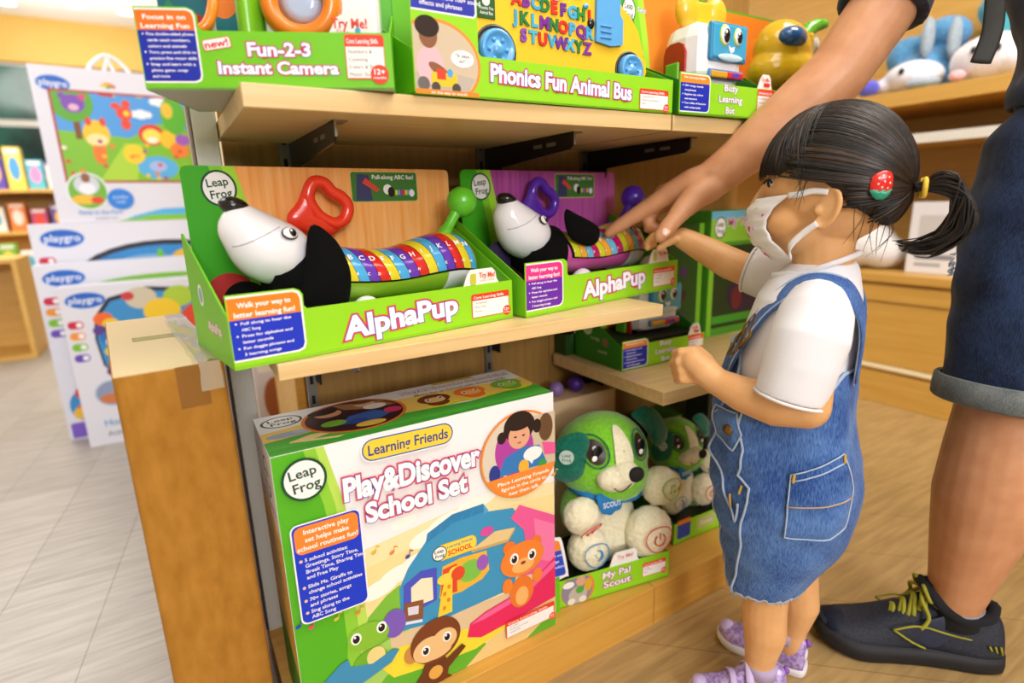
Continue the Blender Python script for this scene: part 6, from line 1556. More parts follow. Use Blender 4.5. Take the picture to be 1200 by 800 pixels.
# left leg, standing nearer the camera side, outside the photo's frame
b.cap_tube([(1.500, 0.075, 0.06), (1.495, 0.077, 0.105), (1.470, 0.090, 0.20), (1.430, 0.105, 0.33), (1.385, 0.122, 0.47), (1.345, 0.15, 0.66), (1.32, 0.19, 0.86)], [0.033, 0.038, 0.052, 0.067, 0.063, 0.070, 0.068], K, 20)
b.cap_tube([(1.500, 0.075, 0.045), (1.44, 0.135, 0.045), (1.38, 0.195, 0.035)], [0.022, 0.021, 0.016], K, 14)
# pelvis, trunk leaning towards the shelf, neck, head
b.ell((1.250, 0.285, 0.93), (0.108, 0.108, 0.09), K); b.cap_tube([(1.255, 0.285, 0.95), (1.255, 0.305, 1.08), (1.252, 0.35, 1.22), (1.25, 0.37, 1.30)], [0.115, 0.112, 0.122, 0.10], K, 22)
b.cap_tube([(1.16, 0.53, 1.325), (1.25, 0.38, 1.345), (1.37, 0.22, 1.345)], [0.058, 0.07, 0.058], K, 16)
b.cap_tube([(1.25, 0.375, 1.33), (1.225, 0.41, 1.42), (1.205, 0.435, 1.47)], [0.058, 0.052, 0.055], K, 16)
b.ell((1.195, 0.445, 1.545), (0.080, 0.080, 0.105), K, nu=28, nv=18); b.ell((1.165, 0.475, 1.505), (0.055, 0.055, 0.06), K); b.cap_tube([(1.133, 0.507, 1.55), (1.120, 0.520, 1.525)], [0.009, 0.013], K, 10)
for e in ((1.245, 0.495), (1.143, 0.397)): b.ell((e[0], e[1], 1.54), (0.018, 0.018, 0.030), K)
# left arm hanging
b.cap_tube([(1.37, 0.22, 1.335), (1.405, 0.165, 1.20), (1.415, 0.15, 1.06)], [0.052, 0.045, 0.040], K, 16); b.cap_tube([(1.415, 0.15, 1.06), (1.385, 0.17, 0.94), (1.355, 0.19, 0.84)], [0.042, 0.038, 0.028], K, 16)
b.ell((1.345, 0.20, 0.79), (0.026, 0.036, 0.045), K)
for k in range(4): b.cap_tube([(1.352 - 0.006 * k, 0.222 - 0.016 * k, 0.76), (1.340 - 0.006 * k, 0.226 - 0.016 * k, 0.725), (1.322 - 0.006 * k, 0.224 - 0.016 * k, 0.705)], [0.0105, 0.0098, 0.0085], K, 10)
b.cap_tube([(1.335, 0.225, 0.80), (1.318, 0.240, 0.775), (1.308, 0.240, 0.750)], [0.012, 0.011, 0.009], K, 10)
# right arm stretched down to the toy
b.cap_tube([(1.157, 0.545, 1.325), (1.10, 0.560, 1.20), (1.066, 0.566, 1.125), (1.005, 0.594, 1.028)], [0.056, 0.054, 0.053, 0.050], K, 20)
b.cap_tube([(1.005, 0.594, 1.028), (0.966, 0.620, 0.985), (0.916, 0.654, 0.935), (0.875, 0.684, 0.893), (0.846, 0.704, 0.866)], [0.050, 0.0505, 0.0445, 0.0370, 0.0345], K, 20)
# hand: palm as three metacarpal columns, index pointing, others curled under, thumb on the camera side
W_ = V((0.846, 0.704, 0.866)); I0 = V((0.792, 0.757, 0.842)); back = V((0.020, 0.034, -0.003))
b.cap_tube([W_, (W_ + I0) / 2 + V((0, 0.0, 0.002)), I0], [0.0320, 0.0290, 0.0205], K, 16)
b.cap_tube([W_ + V((0.006, 0.010, -0.004)), I0 + V((0.010, 0.020, -0.002))], [0.030, 0.0210], K, 14)
b.cap_tube([W_ + V((0.012, 0.018, -0.010)), I0 + V((0.022, 0.038, -0.010))], [0.028, 0.0195], K, 14)
b.cap_tube([W_ + V((0.016, 0.022, -0.016)), I0 + V((0.034, 0.052, -0.020))], [0.026, 0.0175], K, 14)
b.cap_tube([I0, (0.7700, 0.7775, 0.8230), (0.7500, 0.7970, 0.8060), (0.7400, 0.8070, 0.7970), (0.7300, 0.8170, 0.7880), (0.7215, 0.8235, 0.7805), (0.7130, 0.8290, 0.7735)], [0.0195, 0.0165, 0.0150, 0.0136, 0.0130, 0.0118, 0.0096], K, 16)
for (m0, p1, p2, p3, r) in ((I0 + V((0.010, 0.020, -0.002)), (0.776, 0.790, 0.806), (0.772, 0.782, 0.782), (0.788, 0.766, 0.776), 0.0142),
                            (I0 + V((0.022, 0.038, -0.010)), (0.792, 0.806, 0.802), (0.790, 0.796, 0.778), (0.806, 0.780, 0.774), 0.0122),
                            (I0 + V((0.034, 0.052, -0.020)), (0.812, 0.816, 0.800), (0.812, 0.804, 0.780), (0.826, 0.790, 0.780), 0.0110)):
    b.cap_tube([m0, p1, p2, p3], [r * 1.15, r, r * 0.95, r * 0.82], K, 14)
b.cap_tube([W_ + V((-0.012, -0.004, -0.014)), (0.806, 0.710, 0.836), (0.7810, 0.7150, 0.8130), (0.7640, 0.7175, 0.7960), (0.7500, 0.7200, 0.7820), (0.7380, 0.7230, 0.7700)], [0.027, 0.0245, 0.0190, 0.0155, 0.0152, 0.0118], K, 16)
man = b.blob('person', None, SKIN_M, 0.003, 12)
man.location = MO
tag(man, 'man in navy tee and dark denim shorts pressing a toy key with his index finger', 'person')
def mb():
    q = MB(); q.X = Matrix.Translation(-MO); return q
NAIL = mat('finger_nail', '#E2B49A', 0.25, coat=0.4)
b = mb(); p = V((0.7405, 0.7110, 0.7785)); n_ = V((-0.30, -0.88, 0.38)).normalized(); ax = (V((0.738, 0.723, 0.770)) - V((0.764, 0.7175, 0.796))).normalized(); u_ = n_.cross(ax).normalized()
q = Matrix((u_, ax, n_)).transposed(); b.ell(p, (0.0075, 0.0098, 0.0030), NAIL, rot=q, nu=18, nv=10); b.build('thumb_nail', man)
b = mb(); p = V((0.7165, 0.8235, 0.7862)); ax = (V((0.713, 0.829, 0.7735)) - V((0.730, 0.817, 0.788))).normalized(); n_ = V((-0.2, -0.35, 0.9)); n_ = (n_ - ax * n_.dot(ax)).normalized(); u_ = ax.cross(n_); q = Matrix((u_, ax, n_)).transposed()
b.ell(p, (0.0058, 0.0075, 0.002), NAIL, rot=q, nu=16, nv=8); b.build('finger_nail', man)
# tee
b = mb()
b.cap_tube([(1.250, 0.290, 0.99), (1.250, 0.300, 1.08), (1.247, 0.345, 1.22), (1.25, 0.365, 1.30)], [0.138, 0.134, 0.138, 0.12], NAVY, 26); b.ell((1.252, 0.287, 0.985), (0.147, 0.147, 0.06), NAVY)
b.cap_tube([(1.155, 0.54, 1.335), (1.25, 0.38, 1.355), (1.375, 0.215, 1.352)], [0.070, 0.082, 0.070], NAVY, 18)
b.tube([(1.175, 0.52, 1.335), (1.13, 0.550, 1.265), (1.10, 0.560, 1.20), (1.066, 0.566, 1.122)], [0.072, 0.071, 0.070, 0.068], NAVY, 26)
b.tube([(1.365, 0.225, 1.345), (1.395, 0.185, 1.25), (1.408, 0.165, 1.15)], [0.072, 0.068, 0.064], NAVY, 22)
tee = b.blob('t_shirt', man, NAVY, 0.005, 6, 0.004, 22)
b = mb(); q = V((-0.034, 0.006, -0.078)).to_track_quat('Z', 'Y').to_matrix(); c = V((1.0685, 0.5655, 1.128)); b.tube([c + q @ V((0.0655 * math.cos(a), 0.0655 * math.sin(a), 0)) for a in [2 * PI * k / 32 for k in range(32)]], 0.003, NAVY, seg=6, closed=True); b.build('sleeve_hem', tee)
# shorts with turned-up cuffs
b = mb()
b.tube([(1.137, 0.336, 0.492), (1.145, 0.336, 0.56), (1.160, 0.338, 0.66), (1.182, 0.338, 0.76), (1.205, 0.330, 0.87), (1.235, 0.30, 0.93)], [0.090, 0.092, 0.098, 0.106, 0.112, 0.11], DENIM_M, 30)
b.tube([(1.382, 0.123, 0.492), (1.362, 0.14, 0.60), (1.335, 0.17, 0.75), (1.305, 0.215, 0.88), (1.27, 0.26, 0.93)], [0.090, 0.095, 0.105, 0.112, 0.11], DENIM_M, 26)
b.ell((1.250, 0.287, 0.93), (0.140, 0.140, 0.10), DENIM_M)
shorts = b.blob('denim_shorts', man, DENIM_M, 0.005, 6, 0.006, 20)
for c, d, r in (((1.137, 0.336, 0.490), (0.008, 0.0, 0.068), 0.0975), ((1.382, 0.123, 0.490), (-0.020, 0.017, 0.108), 0.0975)):
    b = mb(); q = V(d).to_track_quat('Z', 'Y').to_matrix(); c = V(c)
    ring = lambda rr_, z: [c + q @ V((rr_ * math.cos(a), rr_ * math.sin(a), z)) for a in [2 * PI * k / 40 for k in range(40)]]
    b.loft([ring(r - 0.010, 0.004), ring(r - 0.002, 0.0), ring(r + 0.0015, 0.004), ring(r + 0.002, 0.020), ring(r + 0.0015, 0.038), ring(r - 0.002, 0.041), ring(r - 0.008, 0.039)], CUFF, caps=False); b.build('cuff', shorts)
b = mb(); b.tube([V((1.250, 0.287, 0.975)) + V((0.141 * math.cos(a), 0.141 * math.sin(a), 0)) for a in [2 * PI * k / 40 for k in range(40)]], 0.018, DENIM_M, seg=10, closed=True, flat=0.35, up=(0, 0, 1)); b.build('waistband', shorts)
rr2 = random.Random(4); b = mb()
for k in range(26):
    z = 0.70 + 0.035 * rr2.random(); p = V((1.106 + 0.014 * rr2.random(), 0.0, z)); p.y = 0.338 + math.sqrt(max(0.1005 ** 2 - (p.x - 1.163) ** 2, 0)); b.tube([p, p + V((-0.008 * rr2.random(), 0.006 * rr2.random(), -0.010 * rr2.random()))], 0.0011, DENIM_E, seg=4)
b.build('frayed_tear', shorts)
# hair and face (above the frame)
b = mb(); b.ell((1.203, 0.437, 1.562), (0.086, 0.086, 0.100), HAIR1, nu=28, nv=18); b.ell((1.165, 0.475, 1.625), (0.05, 0.05, 0.03), HAIR1); b.blob('hair', man, HAIR1, 0.004, 3, 0.004, 90)
for s in (1, -1):
    c = V((1.136, 0.504, 1.555)) + V((0.7, 0.7, 0)) * 0.032 * s; b = mb(); b.ell(c, (0.010, 0.010, 0.007), mat('eye_white', '#E8E2DC', 0.25)); b.ell(c + V((-0.005, 0.005, 0)), (0.0052, 0.0052, 0.0055), mat('iris_dark', '#1A0F0A', 0.15)); b.build('eye', man)
b = mb(); b.tube([(1.130 + 0.012 * k / 5, 0.494 + 0.012 * k / 5, 1.487 - 0.001 * abs(k)) for k in range(-5, 6)], 0.004, mat('lips', '#A8604E', 0.5), seg=8); b.build('mouth', man)
# webbing strap hanging off the shoulder bag
STR = mat('webbing_black', '#15140F', 0.7)
b = mb(); b.tube(spline([(1.22, 0.47, 1.42), (1.150, 0.470, 1.36), (1.090, 0.440, 1.25), (1.068, 0.415, 1.16), (1.054, 0.402, 1.08), (1.044, 0.398, 1.045), (1.024, 0.398, 1.008)], 30), 0.0125, STR, seg=8, flat=0.14, up=(0.5, -0.85, 0)); b.build('bag_strap', man)
# trainer, dark with yellow-green laces
SH_N = mat('trainer_navy', '#1D2230', 0.7); noise_color(SH_N, '#171B27', '#262C3C', 300, (1, 1, 1), 2, bump=0.3); SH_S = mat('trainer_sole', '#16161A', 0.65); LACE = mat('lace_lime', '#9C9A24', 0.7); SH_C = mat('trainer_lining', '#10131C', 0.9); SH_B = mat('trainer_overlay', '#222B44', 0.55)
def man_shoe(ox, oy, an):
    st = bpy.data.objects.new('trainer', None); COL.objects.link(st); st.parent = man; st.empty_display_size = 0.05
    X, nb_, so, up = shoe(st, ox - MO.x, oy - MO.y, an, 0.300, 0.4, SH_N, SH_S, None, None, False)
    L_ = 0.30
    b = nb_(); b.tube(spline([(0.05, 0.0, 0.37), (0.12, 0.10, 0.355), (0.25, 0.130, 0.345), (0.36, 0.115, 0.395), (0.42, 0.070, 0.455), (0.44, 0.0, 0.475), (0.42, -0.070, 0.455), (0.36, -0.115, 0.395), (0.25, -0.130, 0.345), (0.12, -0.10, 0.355), (0.05, 0.0, 0.37)], 44), 0.030, SH_C, seg=10); b.build('collar', st)
    b = nb_(); b.tube([(0.36, 0, 0.36), (0.40, 0, 0.45), (0.405, 0, 0.50)], [0.075, 0.075, 0.05], SH_C, seg=12, flat=0.35, up=(0, 1, 0)); b.build('tongue', st)
    b = nb_()
    for k in range(5):
        x = 0.43 + 0.052 * k; h = 0.425 - 0.045 * k; w_ = 0.062 - 0.002 * k
        b.tube(spline([(x + 0.02, w_ + 0.030, h - 0.075), (x, w_ * 0.5, h), (x - 0.01, -w_ * 0.5, h), (x + 0.02, -w_ - 0.030, h - 0.075)], 12), 0.0125, LACE, seg=8); b.tube(spline([(x + 0.045, w_ + 0.02, h - 0.085), (x, 0, h + 0.004), (x - 0.03, -w_ - 0.02, h - 0.045)], 12), 0.0125, LACE, seg=8)
    for s in (1, -1):
        b.tube(spline([(0.43, 0.0, 0.45), (0.46, s * 0.06, 0.49), (0.43, s * 0.10, 0.42), (0.40, s * 0.05, 0.44), (0.43, 0.0, 0.45)], 18), 0.0115, LACE, seg=8); b.tube(spline([(0.43, 0.0, 0.45), (0.47, s * 0.08, 0.42), (0.44, s * 0.13, 0.33), (0.48, s * 0.145, 0.26)], 14), 0.0115, LACE, seg=8)
    b.build('lace', st)
    b = nb_()
    for s in (1, -1):
        for pts in ([(0.62, s * 0.150, 0.235), (0.52, s * 0.147, 0.275), (0.44, s * 0.137, 0.27)], [(0.62, s * 0.150, 0.235), (0.52, s * 0.150, 0.170), (0.44, s * 0.142, 0.130)], [(0.44, s * 0.137, 0.27), (0.30, s * 0.124, 0.23), (0.20, s * 0.120, 0.215)]): b.tube(spline(pts, 10), 0.0065, LACE, seg=6)
        for k in range(3): b.tube([(0.045 + 0.03 * k, s * (0.134 + 0.004 * k), 0.150 + 0.012 * k), (0.06 + 0.03 * k, s * (0.134 + 0.004 * k), 0.20)], 0.006, LACE, seg=6)
    b.build('side_trim', st)
    b = nb_()
    for s in (1, -1): b = nb_(); b.pillow([(0.20, 0.12), (0.42, 0.12), (0.60, 0.15), (0.56, 0.25), (0.44, 0.30), (0.36, 0.34), (0.26, 0.26)], 0.016, SH_B, ((0, s * 0.127, 0), (1, 0, 0), (0, s * -0.05, 1))); b.build('side_overlay', st); b = nb_(); b.ell((0.88, 0, 0.14), (0.105, 0.125, 0.055), SH_B); b.build('toe_overlay', st)
    b = nb_(); b.tube([(0.265, 0.0, 0.26), (0.265, 0.0, 0.41)], [0.146, 0.140], mat('sock_dark', '#15161A', 0.95), seg=22); b.tube([(0.265 + 0.143 * math.cos(a), 0.143 * math.sin(a), 0.375) for a in [2 * PI * k / 28 for k in range(28)]], 0.009, mat('sock_band', '#8F9096', 0.9), seg=6, closed=True); b.build('sock', st)
    return st
dA = math.atan2(0.705, -0.709)
man_shoe(1.178, 0.292, dA); man_shoe(1.556, 0.020, dA)
# ------------------------------------------------------------------ left aisle: big white toy cartons
WHC = ink('#DADBE6')
def oval_logo(A, x, y, rx, ry, rot=0.0):
    A.ell(x, y, rx, ry, '#B9CDEB', rot=rot); A.ell(x, y, rx * 0.94, ry * 0.92, '#1F5FC0', rot=rot); A.text('playgro', x, y - ry * 0.30, ry * 0.75, '#E8F0FA', w=rx * 1.55, off=0.012, rot=rot)
def side_badges(A, x, y, n, w=0.05, h=0.028, dy=0.040):
    for k, c in enumerate(('#C8284A', '#E8963A', '#7CBC3A', '#6A4AB8')[:n]):
        A.rr(x + w / 2, y - dy * k, w, h, h * 0.45, c); A.ell(x + w * 0.72, y - dy * k, h * 0.32, h * 0.32, '#F0EEF2')
def white_carton(label, x, y, W, D, H, z, deco, rz=0.0, lean=0.0):
    t = thing('toy_carton', label, 'box', (x, y, z), rz, 'white toy cartons in the aisle'); t.rotation_euler = (lean, 0, rz)
    b = MB(); b.box(0, W, 0, D, 0, H, WHC); A = b.art((0, 0, 0), (1, 0, 0), (0, 0, 1)); deco(A, W, H); b.build('carton', t, bevel=0.001); return t
def arch(A, cx, y0, w, h, cols):
    A.ell(cx, y0, w, h, cols[0], a0=0, a1=180, n=28)
    A.ell(cx, y0, w * 0.93, h * 0.92, cols[1], a0=0, a1=180, n=28)
def d_back(A, W, H):
    oval_logo(A, 0.095, H - 0.055, 0.070, 0.036); side_badges(A, 0.012, H - 0.135, 4)
    A.clip = (0.001, 0.001, W - 0.001, H - 0.001)
    A.ell(0.42, H - 0.20, 0.30, 0.125, '#2A2A34'); A.ell(0.42, H - 0.205, 0.28, 0.110, '#2F86C8'); A.ell(0.52, H - 0.18, 0.10, 0.07, '#E8B82A'); A.ell(0.36, H - 0.17, 0.12, 0.04, '#7AB0D8'); A.ell(0.40, H - 0.14, 0.012, 0.03, '#6CC02A'); A.clip = None
    A.rr(0.055, 0.12, 0.09, 0.22, 0.01, '#6A4AB8')
def d_mid(A, W, H):
    oval_logo(A, 0.085, H - 0.050, 0.066, 0.032); side_badges(A, 0.012, H - 0.130, 4)
    A.clip = (0.001, 0.001, W - 0.001, H - 0.001)
    A.ell(0.40, H - 0.095, 0.25, 0.040, '#7CBC3A'); A.ell(0.40, H - 0.105, 0.22, 0.030, '#2A2A30'); A.ell(0.30, H - 0.10, 0.05, 0.02, '#C8382A'); A.ell(0.46, H - 0.10, 0.06, 0.018, '#E8C83A'); A.ell(0.36, H - 0.10, 0.010, 0.010, '#F4F4F4')
    A.ell(0.085, H - 0.30, 0.022, 0.020, '#A8CC7A'); A.ell(0.085, H - 0.30, 0.014, 0.012, '#E8ECE4'); A.rr(0.07, 0.035, 0.12, 0.060, 0.006, '#7A5AC0'); A.ell(0.065, 0.13, 0.045, 0.060, '#3A8CC8'); A.ell(0.075, 0.105, 0.042, 0.035, '#E8692A'); A.ell(0.045, 0.10, 0.018, 0.022, '#E8B83A'); A.ell(0.058, 0.178, 0.014, 0.022, '#D8382A'); A.clip = None
def d_front(A, W, H):
    oval_logo(A, 0.075, H - 0.050, 0.062, 0.030); side_badges(A, 0.010, H - 0.135, 4, 0.046)
    A.clip = (0.001, 0.001, W - 0.001, H - 0.001)
    pts = [(0.090, 0.30), (0.080, 0.40), (0.090, 0.48), (0.14, 0.545), (0.26, 0.575), (0.40, 0.56), (0.60, 0.52), (0.60, 0.26), (0.12, 0.26)]
    A.poly(pts, '#2A2A38'); A.poly([(x * 0.97 + 0.01, 0.26 + (y - 0.26) * 0.95) for x, y in pts], '#3A8CC8')
    for x, y, r, c in ((0.115, 0.47, 0.030, '#E8692A'), (0.135, 0.45, 0.026, '#E8C42A'), (0.10, 0.43, 0.022, '#5A3A8A'), (0.125, 0.40, 0.03, '#2F6FB8'), (0.13, 0.385, 0.020, '#F0F0F4'), (0.12, 0.35, 0.020, '#D8C43A'), (0.13, 0.30, 0.026, '#B82A3A'), (0.115, 0.275, 0.02, '#5A2A6A'), (0.24, 0.535, 0.05, '#C8C0A8'), (0.36, 0.53, 0.05, '#A8C83A'), (0.20, 0.545, 0.02, '#C83A3A'), (0.30, 0.48, 0.06, '#E8C42A'), (0.42, 0.45, 0.06, '#D8482E')): A.ell(x, y, r, r * 0.8, c)
    A.ell(0.10, 0.195, 0.055, 0.050, '#B9C4D8'); A.ell(0.10, 0.195, 0.050, 0.045, '#8A98B8'); A.ell(0.10, 0.175, 0.042, 0.020, '#C87A4A'); A.text('Home', 0.10, 0.072, 0.024, '#4F9AD0', w=0.085); A.text('Activity Gym', 0.125, 0.032, 0.020, '#8A8E9A', w=0.13); A.clip = None
white_carton('white toy carton at the back of the aisle row, dark play arch on it', -0.430, 2.72, 0.60, 0.10, 0.806, 0, d_back, 0.02)
white_carton('white toy carton in the middle of the aisle row, green arch at its top', -0.425, 2.60, 0.56, 0.10, 0.664, 0, d_mid, 0.0)
white_carton('white toy carton in front of the aisle row, right behind the cardboard carton', -0.352, 2.47, 0.50, 0.10, 0.592, 0, d_front, -0.02)
def d_play(A, W, H):
    oval_logo(A, 0.065, H - 0.060, 0.052, 0.030, -0.04)
    A.ell(0.23, H - 0.052, 0.016, 0.010, '#D8A22A'); A.ell(0.215, H - 0.055, 0.010, 0.006, '#E8C24A'); A.ell(0.245, H - 0.056, 0.010, 0.006, '#C85A2A'); A.ell(0.23, H - 0.06, 0.006, 0.006, '#4FA63A')
    x0, x1, y0, y1 = 0.052, 0.475, 0.155, H - 0.085
    A.poly([(x0 - 0.008, y0 - 0.008), (x1 + 0.004, y0 - 0.008), (x1 + 0.004, y1 + 0.008), (x0 - 0.008, y1 + 0.008)], '#A83A3A'); A.clip = (x0, y0, x1, y1)
    A.rect(x0, y0, x1, y1, '#4F9BE0'); A.poly([(x0, y0), (x1, y0), (x1, y0 + 0.20), (x1 - 0.1, y0 + 0.22), (x0 + 0.22, y0 + 0.16), (x0, y0 + 0.18)], '#7CBC2C'); A.poly([(x0 + 0.1, y0), (x0 + 0.20, y0 + 0.14), (x0 + 0.26, y0 + 0.14), (x0 + 0.22, y0)], '#A8D03A'); A.ell(x0 + 0.30, y0 + 0.05, 0.07, 0.045, '#58B0E4'); A.ell(x0 + 0.30, y0 + 0.055, 0.030, 0.020, '#A8B8E8')
    for x, y in ((0.19, 0.36), (0.34, 0.33), (0.27, 0.28), (0.10, 0.385)): 
        for dx, r in ((-0.02, 0.016), (0, 0.022), (0.022, 0.015)): A.ell(x0 + x + dx, y0 + y - 0.03, r, r * 0.8, '#EEF3F8')
    A.rect(x0 + 0.05, y0 + 0.15, x0 + 0.07, y0 + 0.24, '#7A4A20'); A.ell(x0 + 0.055, y0 + 0.28, 0.066, 0.070, '#5AA62A'); A.ell(x0 + 0.06, y0 + 0.275, 0.036, 0.032, '#7A4AB0'); A.ell(x0 + 0.06, y0 + 0.262, 0.016, 0.012, '#E0B0C8'); A.ell(x0 + 0.03, y0 + 0.30, 0.012, 0.012, '#7A4AB0'); A.ell(x0 + 0.09, y0 + 0.30, 0.012, 0.012, '#C84A7A')
    A.poly([(x0 + 0.14, y0 + 0.31), (x0 + 0.17, y0 + 0.365), (x0 + 0.20, y0 + 0.35), (x0 + 0.19, y0 + 0.305)], '#C82A3A'); A.poly([(x0 + 0.17, y0 + 0.365), (x0 + 0.20, y0 + 0.35), (x0 + 0.19, y0 + 0.305)], '#E8C42A')
    A.ell(x0 + 0.275, y0 + 0.335, 0.024, 0.024, '#F2D23A')
    A.ell(x0 + 0.115, y0 + 0.17, 0.042, 0.050, '#F0C22A'); A.ell(x0 + 0.115, y0 + 0.10, 0.022, 0.04, '#E8792A'); A.ell(x0 + 0.115, y0 + 0.15, 0.034, 0.022, '#F4E0A0'); A.ell(x0 + 0.095, y0 + 0.215, 0.010, 0.016, '#D84A2A'); A.ell(x0 + 0.14, y0 + 0.215, 0.010, 0.016, '#D84A2A')
    A.ell(x0 + 0.215, y0 + 0.25, 0.026, 0.024, '#E04A2C'); A.ell(x0 + 0.19, y0 + 0.275, 0.016, 0.012, '#E04A2C'); A.ell(x0 + 0.225, y0 + 0.285, 0.014, 0.014, '#E04A2C'); A.ell(x0 + 0.215, y0 + 0.21, 0.016, 0.02, '#E04A2C'); A.ell(x0 + 0.222, y0 + 0.25, 0.010, 0.010, '#F4D03A')
    A.ell(x0 + 0.295, y0 + 0.175, 0.045, 0.040, '#D8402A'); A.ell(x0 + 0.295, y0 + 0.17, 0.032, 0.028, '#F2DC5A'); A.ell(x0 + 0.295, y0 + 0.155, 0.018, 0.012, '#F6F0D8'); A.ell(x0 + 0.35, y0 + 0.16, 0.03, 0.035, '#F0C22A')
    A.ell(x0 + 0.225, y0 + 0.10, 0.036, 0.036, '#F4CE2A'); A.ell(x0 + 0.225, y0 + 0.09, 0.016, 0.008, '#E87A2A')
    A.ell(x0 + 0.38, y0 + 0.25, 0.045, 0.07, '#58B02A'); A.ell(x0 + 0.36, y0 + 0.27, 0.02, 0.03, '#E8C03A'); A.ell(x0 + 0.385, y0 + 0.12, 0.034, 0.030, '#E8822A'); A.ell(x0 + 0.40, y0 + 0.16, 0.026, 0.022, '#9A5AB8')
    for k in range(26): A.ell(x0 + 0.42 * rr3.random(), y0 + 0.15 * rr3.random(), 0.008, 0.007, rr3.choice(('#E8C43A', '#D84A3A', '#F2E9D8', '#E8823A', '#A83A8A')))
    A.clip = None
    A.ell(0.105, 0.115, 0.066, 0.070, '#E9EBF2'); A.ell(0.105, 0.115, 0.060, 0.064, '#6FB03A'); A.ell(0.105, 0.14, 0.040, 0.036, '#C9CFDC'); A.ell(0.105, 0.165, 0.014, 0.018, '#8A5A3A'); A.ell(0.09, 0.085, 0.04, 0.018, '#E8B83A'); A.ell(0.13, 0.082, 0.02, 0.014, '#D8482E'); A.ell(0.105, 0.125, 0.026, 0.022, '#E6E9F2')
    A.ell(0.205, 0.085, 0.044, 0.040, '#2F7FD8'); A.text('jumbo', 0.205, 0.088, 0.012, '#BBD3F2', w=0.05); A.text('mat', 0.205, 0.070, 0.012, '#BBD3F2', w=0.03)
    A.text('Party in the Park', 0.135, 0.030, 0.014, '#4F8FD0', w=0.14); A.text('puzzle mat', 0.15, 0.010, 0.010, '#8A90A0', w=0.07); A.poly([(0.20, 0.001), (0.5, 0.001), (0.5, 0.05), (0.34, 0.045), (0.24, 0.02)], '#58B0E4'); A.poly([(0.18, 0.001), (0.5, 0.001), (0.5, 0.02), (0.3, 0.022)], '#7CBC2C')
rr3 = random.Random(5)
tc = white_carton('large colourful play mat carton standing on top of the aisle row, hook handle above', -0.335, 2.74, 0.505, 0.06, 0.555, 0.8075, d_play, 0.10)
b = MB(); hx = 0.245
for s in (-1, 1): b.tube(spline([(hx, 0.03, 0.615), (hx + s * 0.030, 0.03, 0.60), (hx + s * 0.062, 0.03, 0.565), (hx + s * 0.066, 0.03, 0.54)], 12), 0.008, plast('#E9EBEF', 0.4), seg=8); b.tube(spline([(hx, 0.03, 0.615), (hx + s * 0.008, 0.03, 0.58), (hx + s * 0.022, 0.03, 0.54)], 8), 0.006, plast('#E9EBEF', 0.4), seg=8)
b.build('hook_handle', tc)

# ------------------------------------------------------------------ far left store fittings
WH_F = mat('fitting_white', '#E6E4DE', 0.6); YWOOD = wood('yellow_wood', '#D9A64A', '#E6BC66', 0.5, 'x')
def cube_unit(label, x, y, w_, d, h, z0=0.0, m=YWOOD, shelves=2):
    t = thing('display_unit', label, 'display unit', (x, y, z0)); T = 0.025
    b = MB(); b.box(-w_ / 2, w_ / 2, 0, d, 0, T, m); b.box(-w_ / 2, w_ / 2, 0, d, h - T, h, m); b.box(-w_ / 2, -w_ / 2 + T, 0, d, T, h - T, m); b.box(w_ / 2 - T, w_ / 2, 0, d, T, h - T, m); b.box(-w_ / 2 + T, w_ / 2 - T, d - 0.01, d, T, h - T, m); b.build('case', t)
    for k in range(1, shelves):
        b = MB(); b.box(-w_ / 2 + T, w_ / 2 - T, 0.01, d - 0.01, h * k / shelves - 0.012, h * k / shelves + 0.012, m); b.build('shelf', t)
    return t
cube_unit('pale wooden display unit full of small toys, far left', -1.25, 6.2, 1.25, 0.5, 1.06, 0, YWOOD, 3)
cube_unit('yellow wooden cube at the left edge beyond the grey floor', -0.985, 4.35, 0.42, 0.4, 0.60, 0, YWOOD, 1)
cube_unit('low wooden display ledge under the small toys, far left', -1.15, 5.6, 0.95, 0.35, 0.42, 0, YWOOD, 1)
cube_unit('tall white display unit against the far windows', -1.25, 7.6, 1.6, 0.45, 1.24, 0, WH_F, 3)
def small_box(label, x, y, z, w_, d, h, c1, c2, name='toy_package', cat='package', grp='small toy packages far left'):
    t = thing(name, label, cat, (x, y, z), 0, grp); b = MB(); b.box(-w_ / 2, w_ / 2, 0, d, 0, h, ink(c1)); A = b.art((-w_ / 2, 0, 0), (1, 0, 0), (0, 0, 1)); A.ell(w_ / 2, h * 0.5, w_ * 0.32, h * 0.28, c2); A.rect(w_ * 0.1, h * 0.85, w_ * 0.9, h * 0.95, '#F2EEE6'); b.build('package', t, bevel=0.002)
cols = ['#D84A3A', '#E8B83A', '#4F9AD0', '#E88ABF', '#7CBC3A', '#F0EDE6', '#E8823A', '#B84A7A', '#5A4AA8', '#F2D25A', '#58B0C8', '#E4E0D8']
NM = {'#D84A3A': 'red', '#E8B83A': 'amber', '#4F9AD0': 'blue', '#E88ABF': 'pink', '#7CBC3A': 'green', '#F0EDE6': 'white', '#E8823A': 'orange', '#B84A7A': 'magenta', '#5A4AA8': 'violet', '#F2D25A': 'yellow', '#58B0C8': 'teal', '#E4E0D8': 'pale grey'}
for k in range(7):
    small_box('%s toy package on the low wooden ledge, far left' % NM[cols[k]], -1.52 + 0.12 * k, 5.66, 0.4208, 0.10, 0.10, (0.20, 0.15, 0.24, 0.17, 0.22, 0.16, 0.20)[k], cols[k], cols[(k + 5) % 12])
for k in range(9):
    small_box('%s toy package on top of the pale wooden unit, far left' % NM[cols[(k + 3) % 12]], -1.78 + 0.13 * k, 6.35, 1.0608, 0.11, 0.12, (0.26, 0.18, 0.30, 0.22, 0.16, 0.28, 0.34, 0.24, 0.20)[k], cols[(k + 3) % 12], cols[(k + 8) % 12])
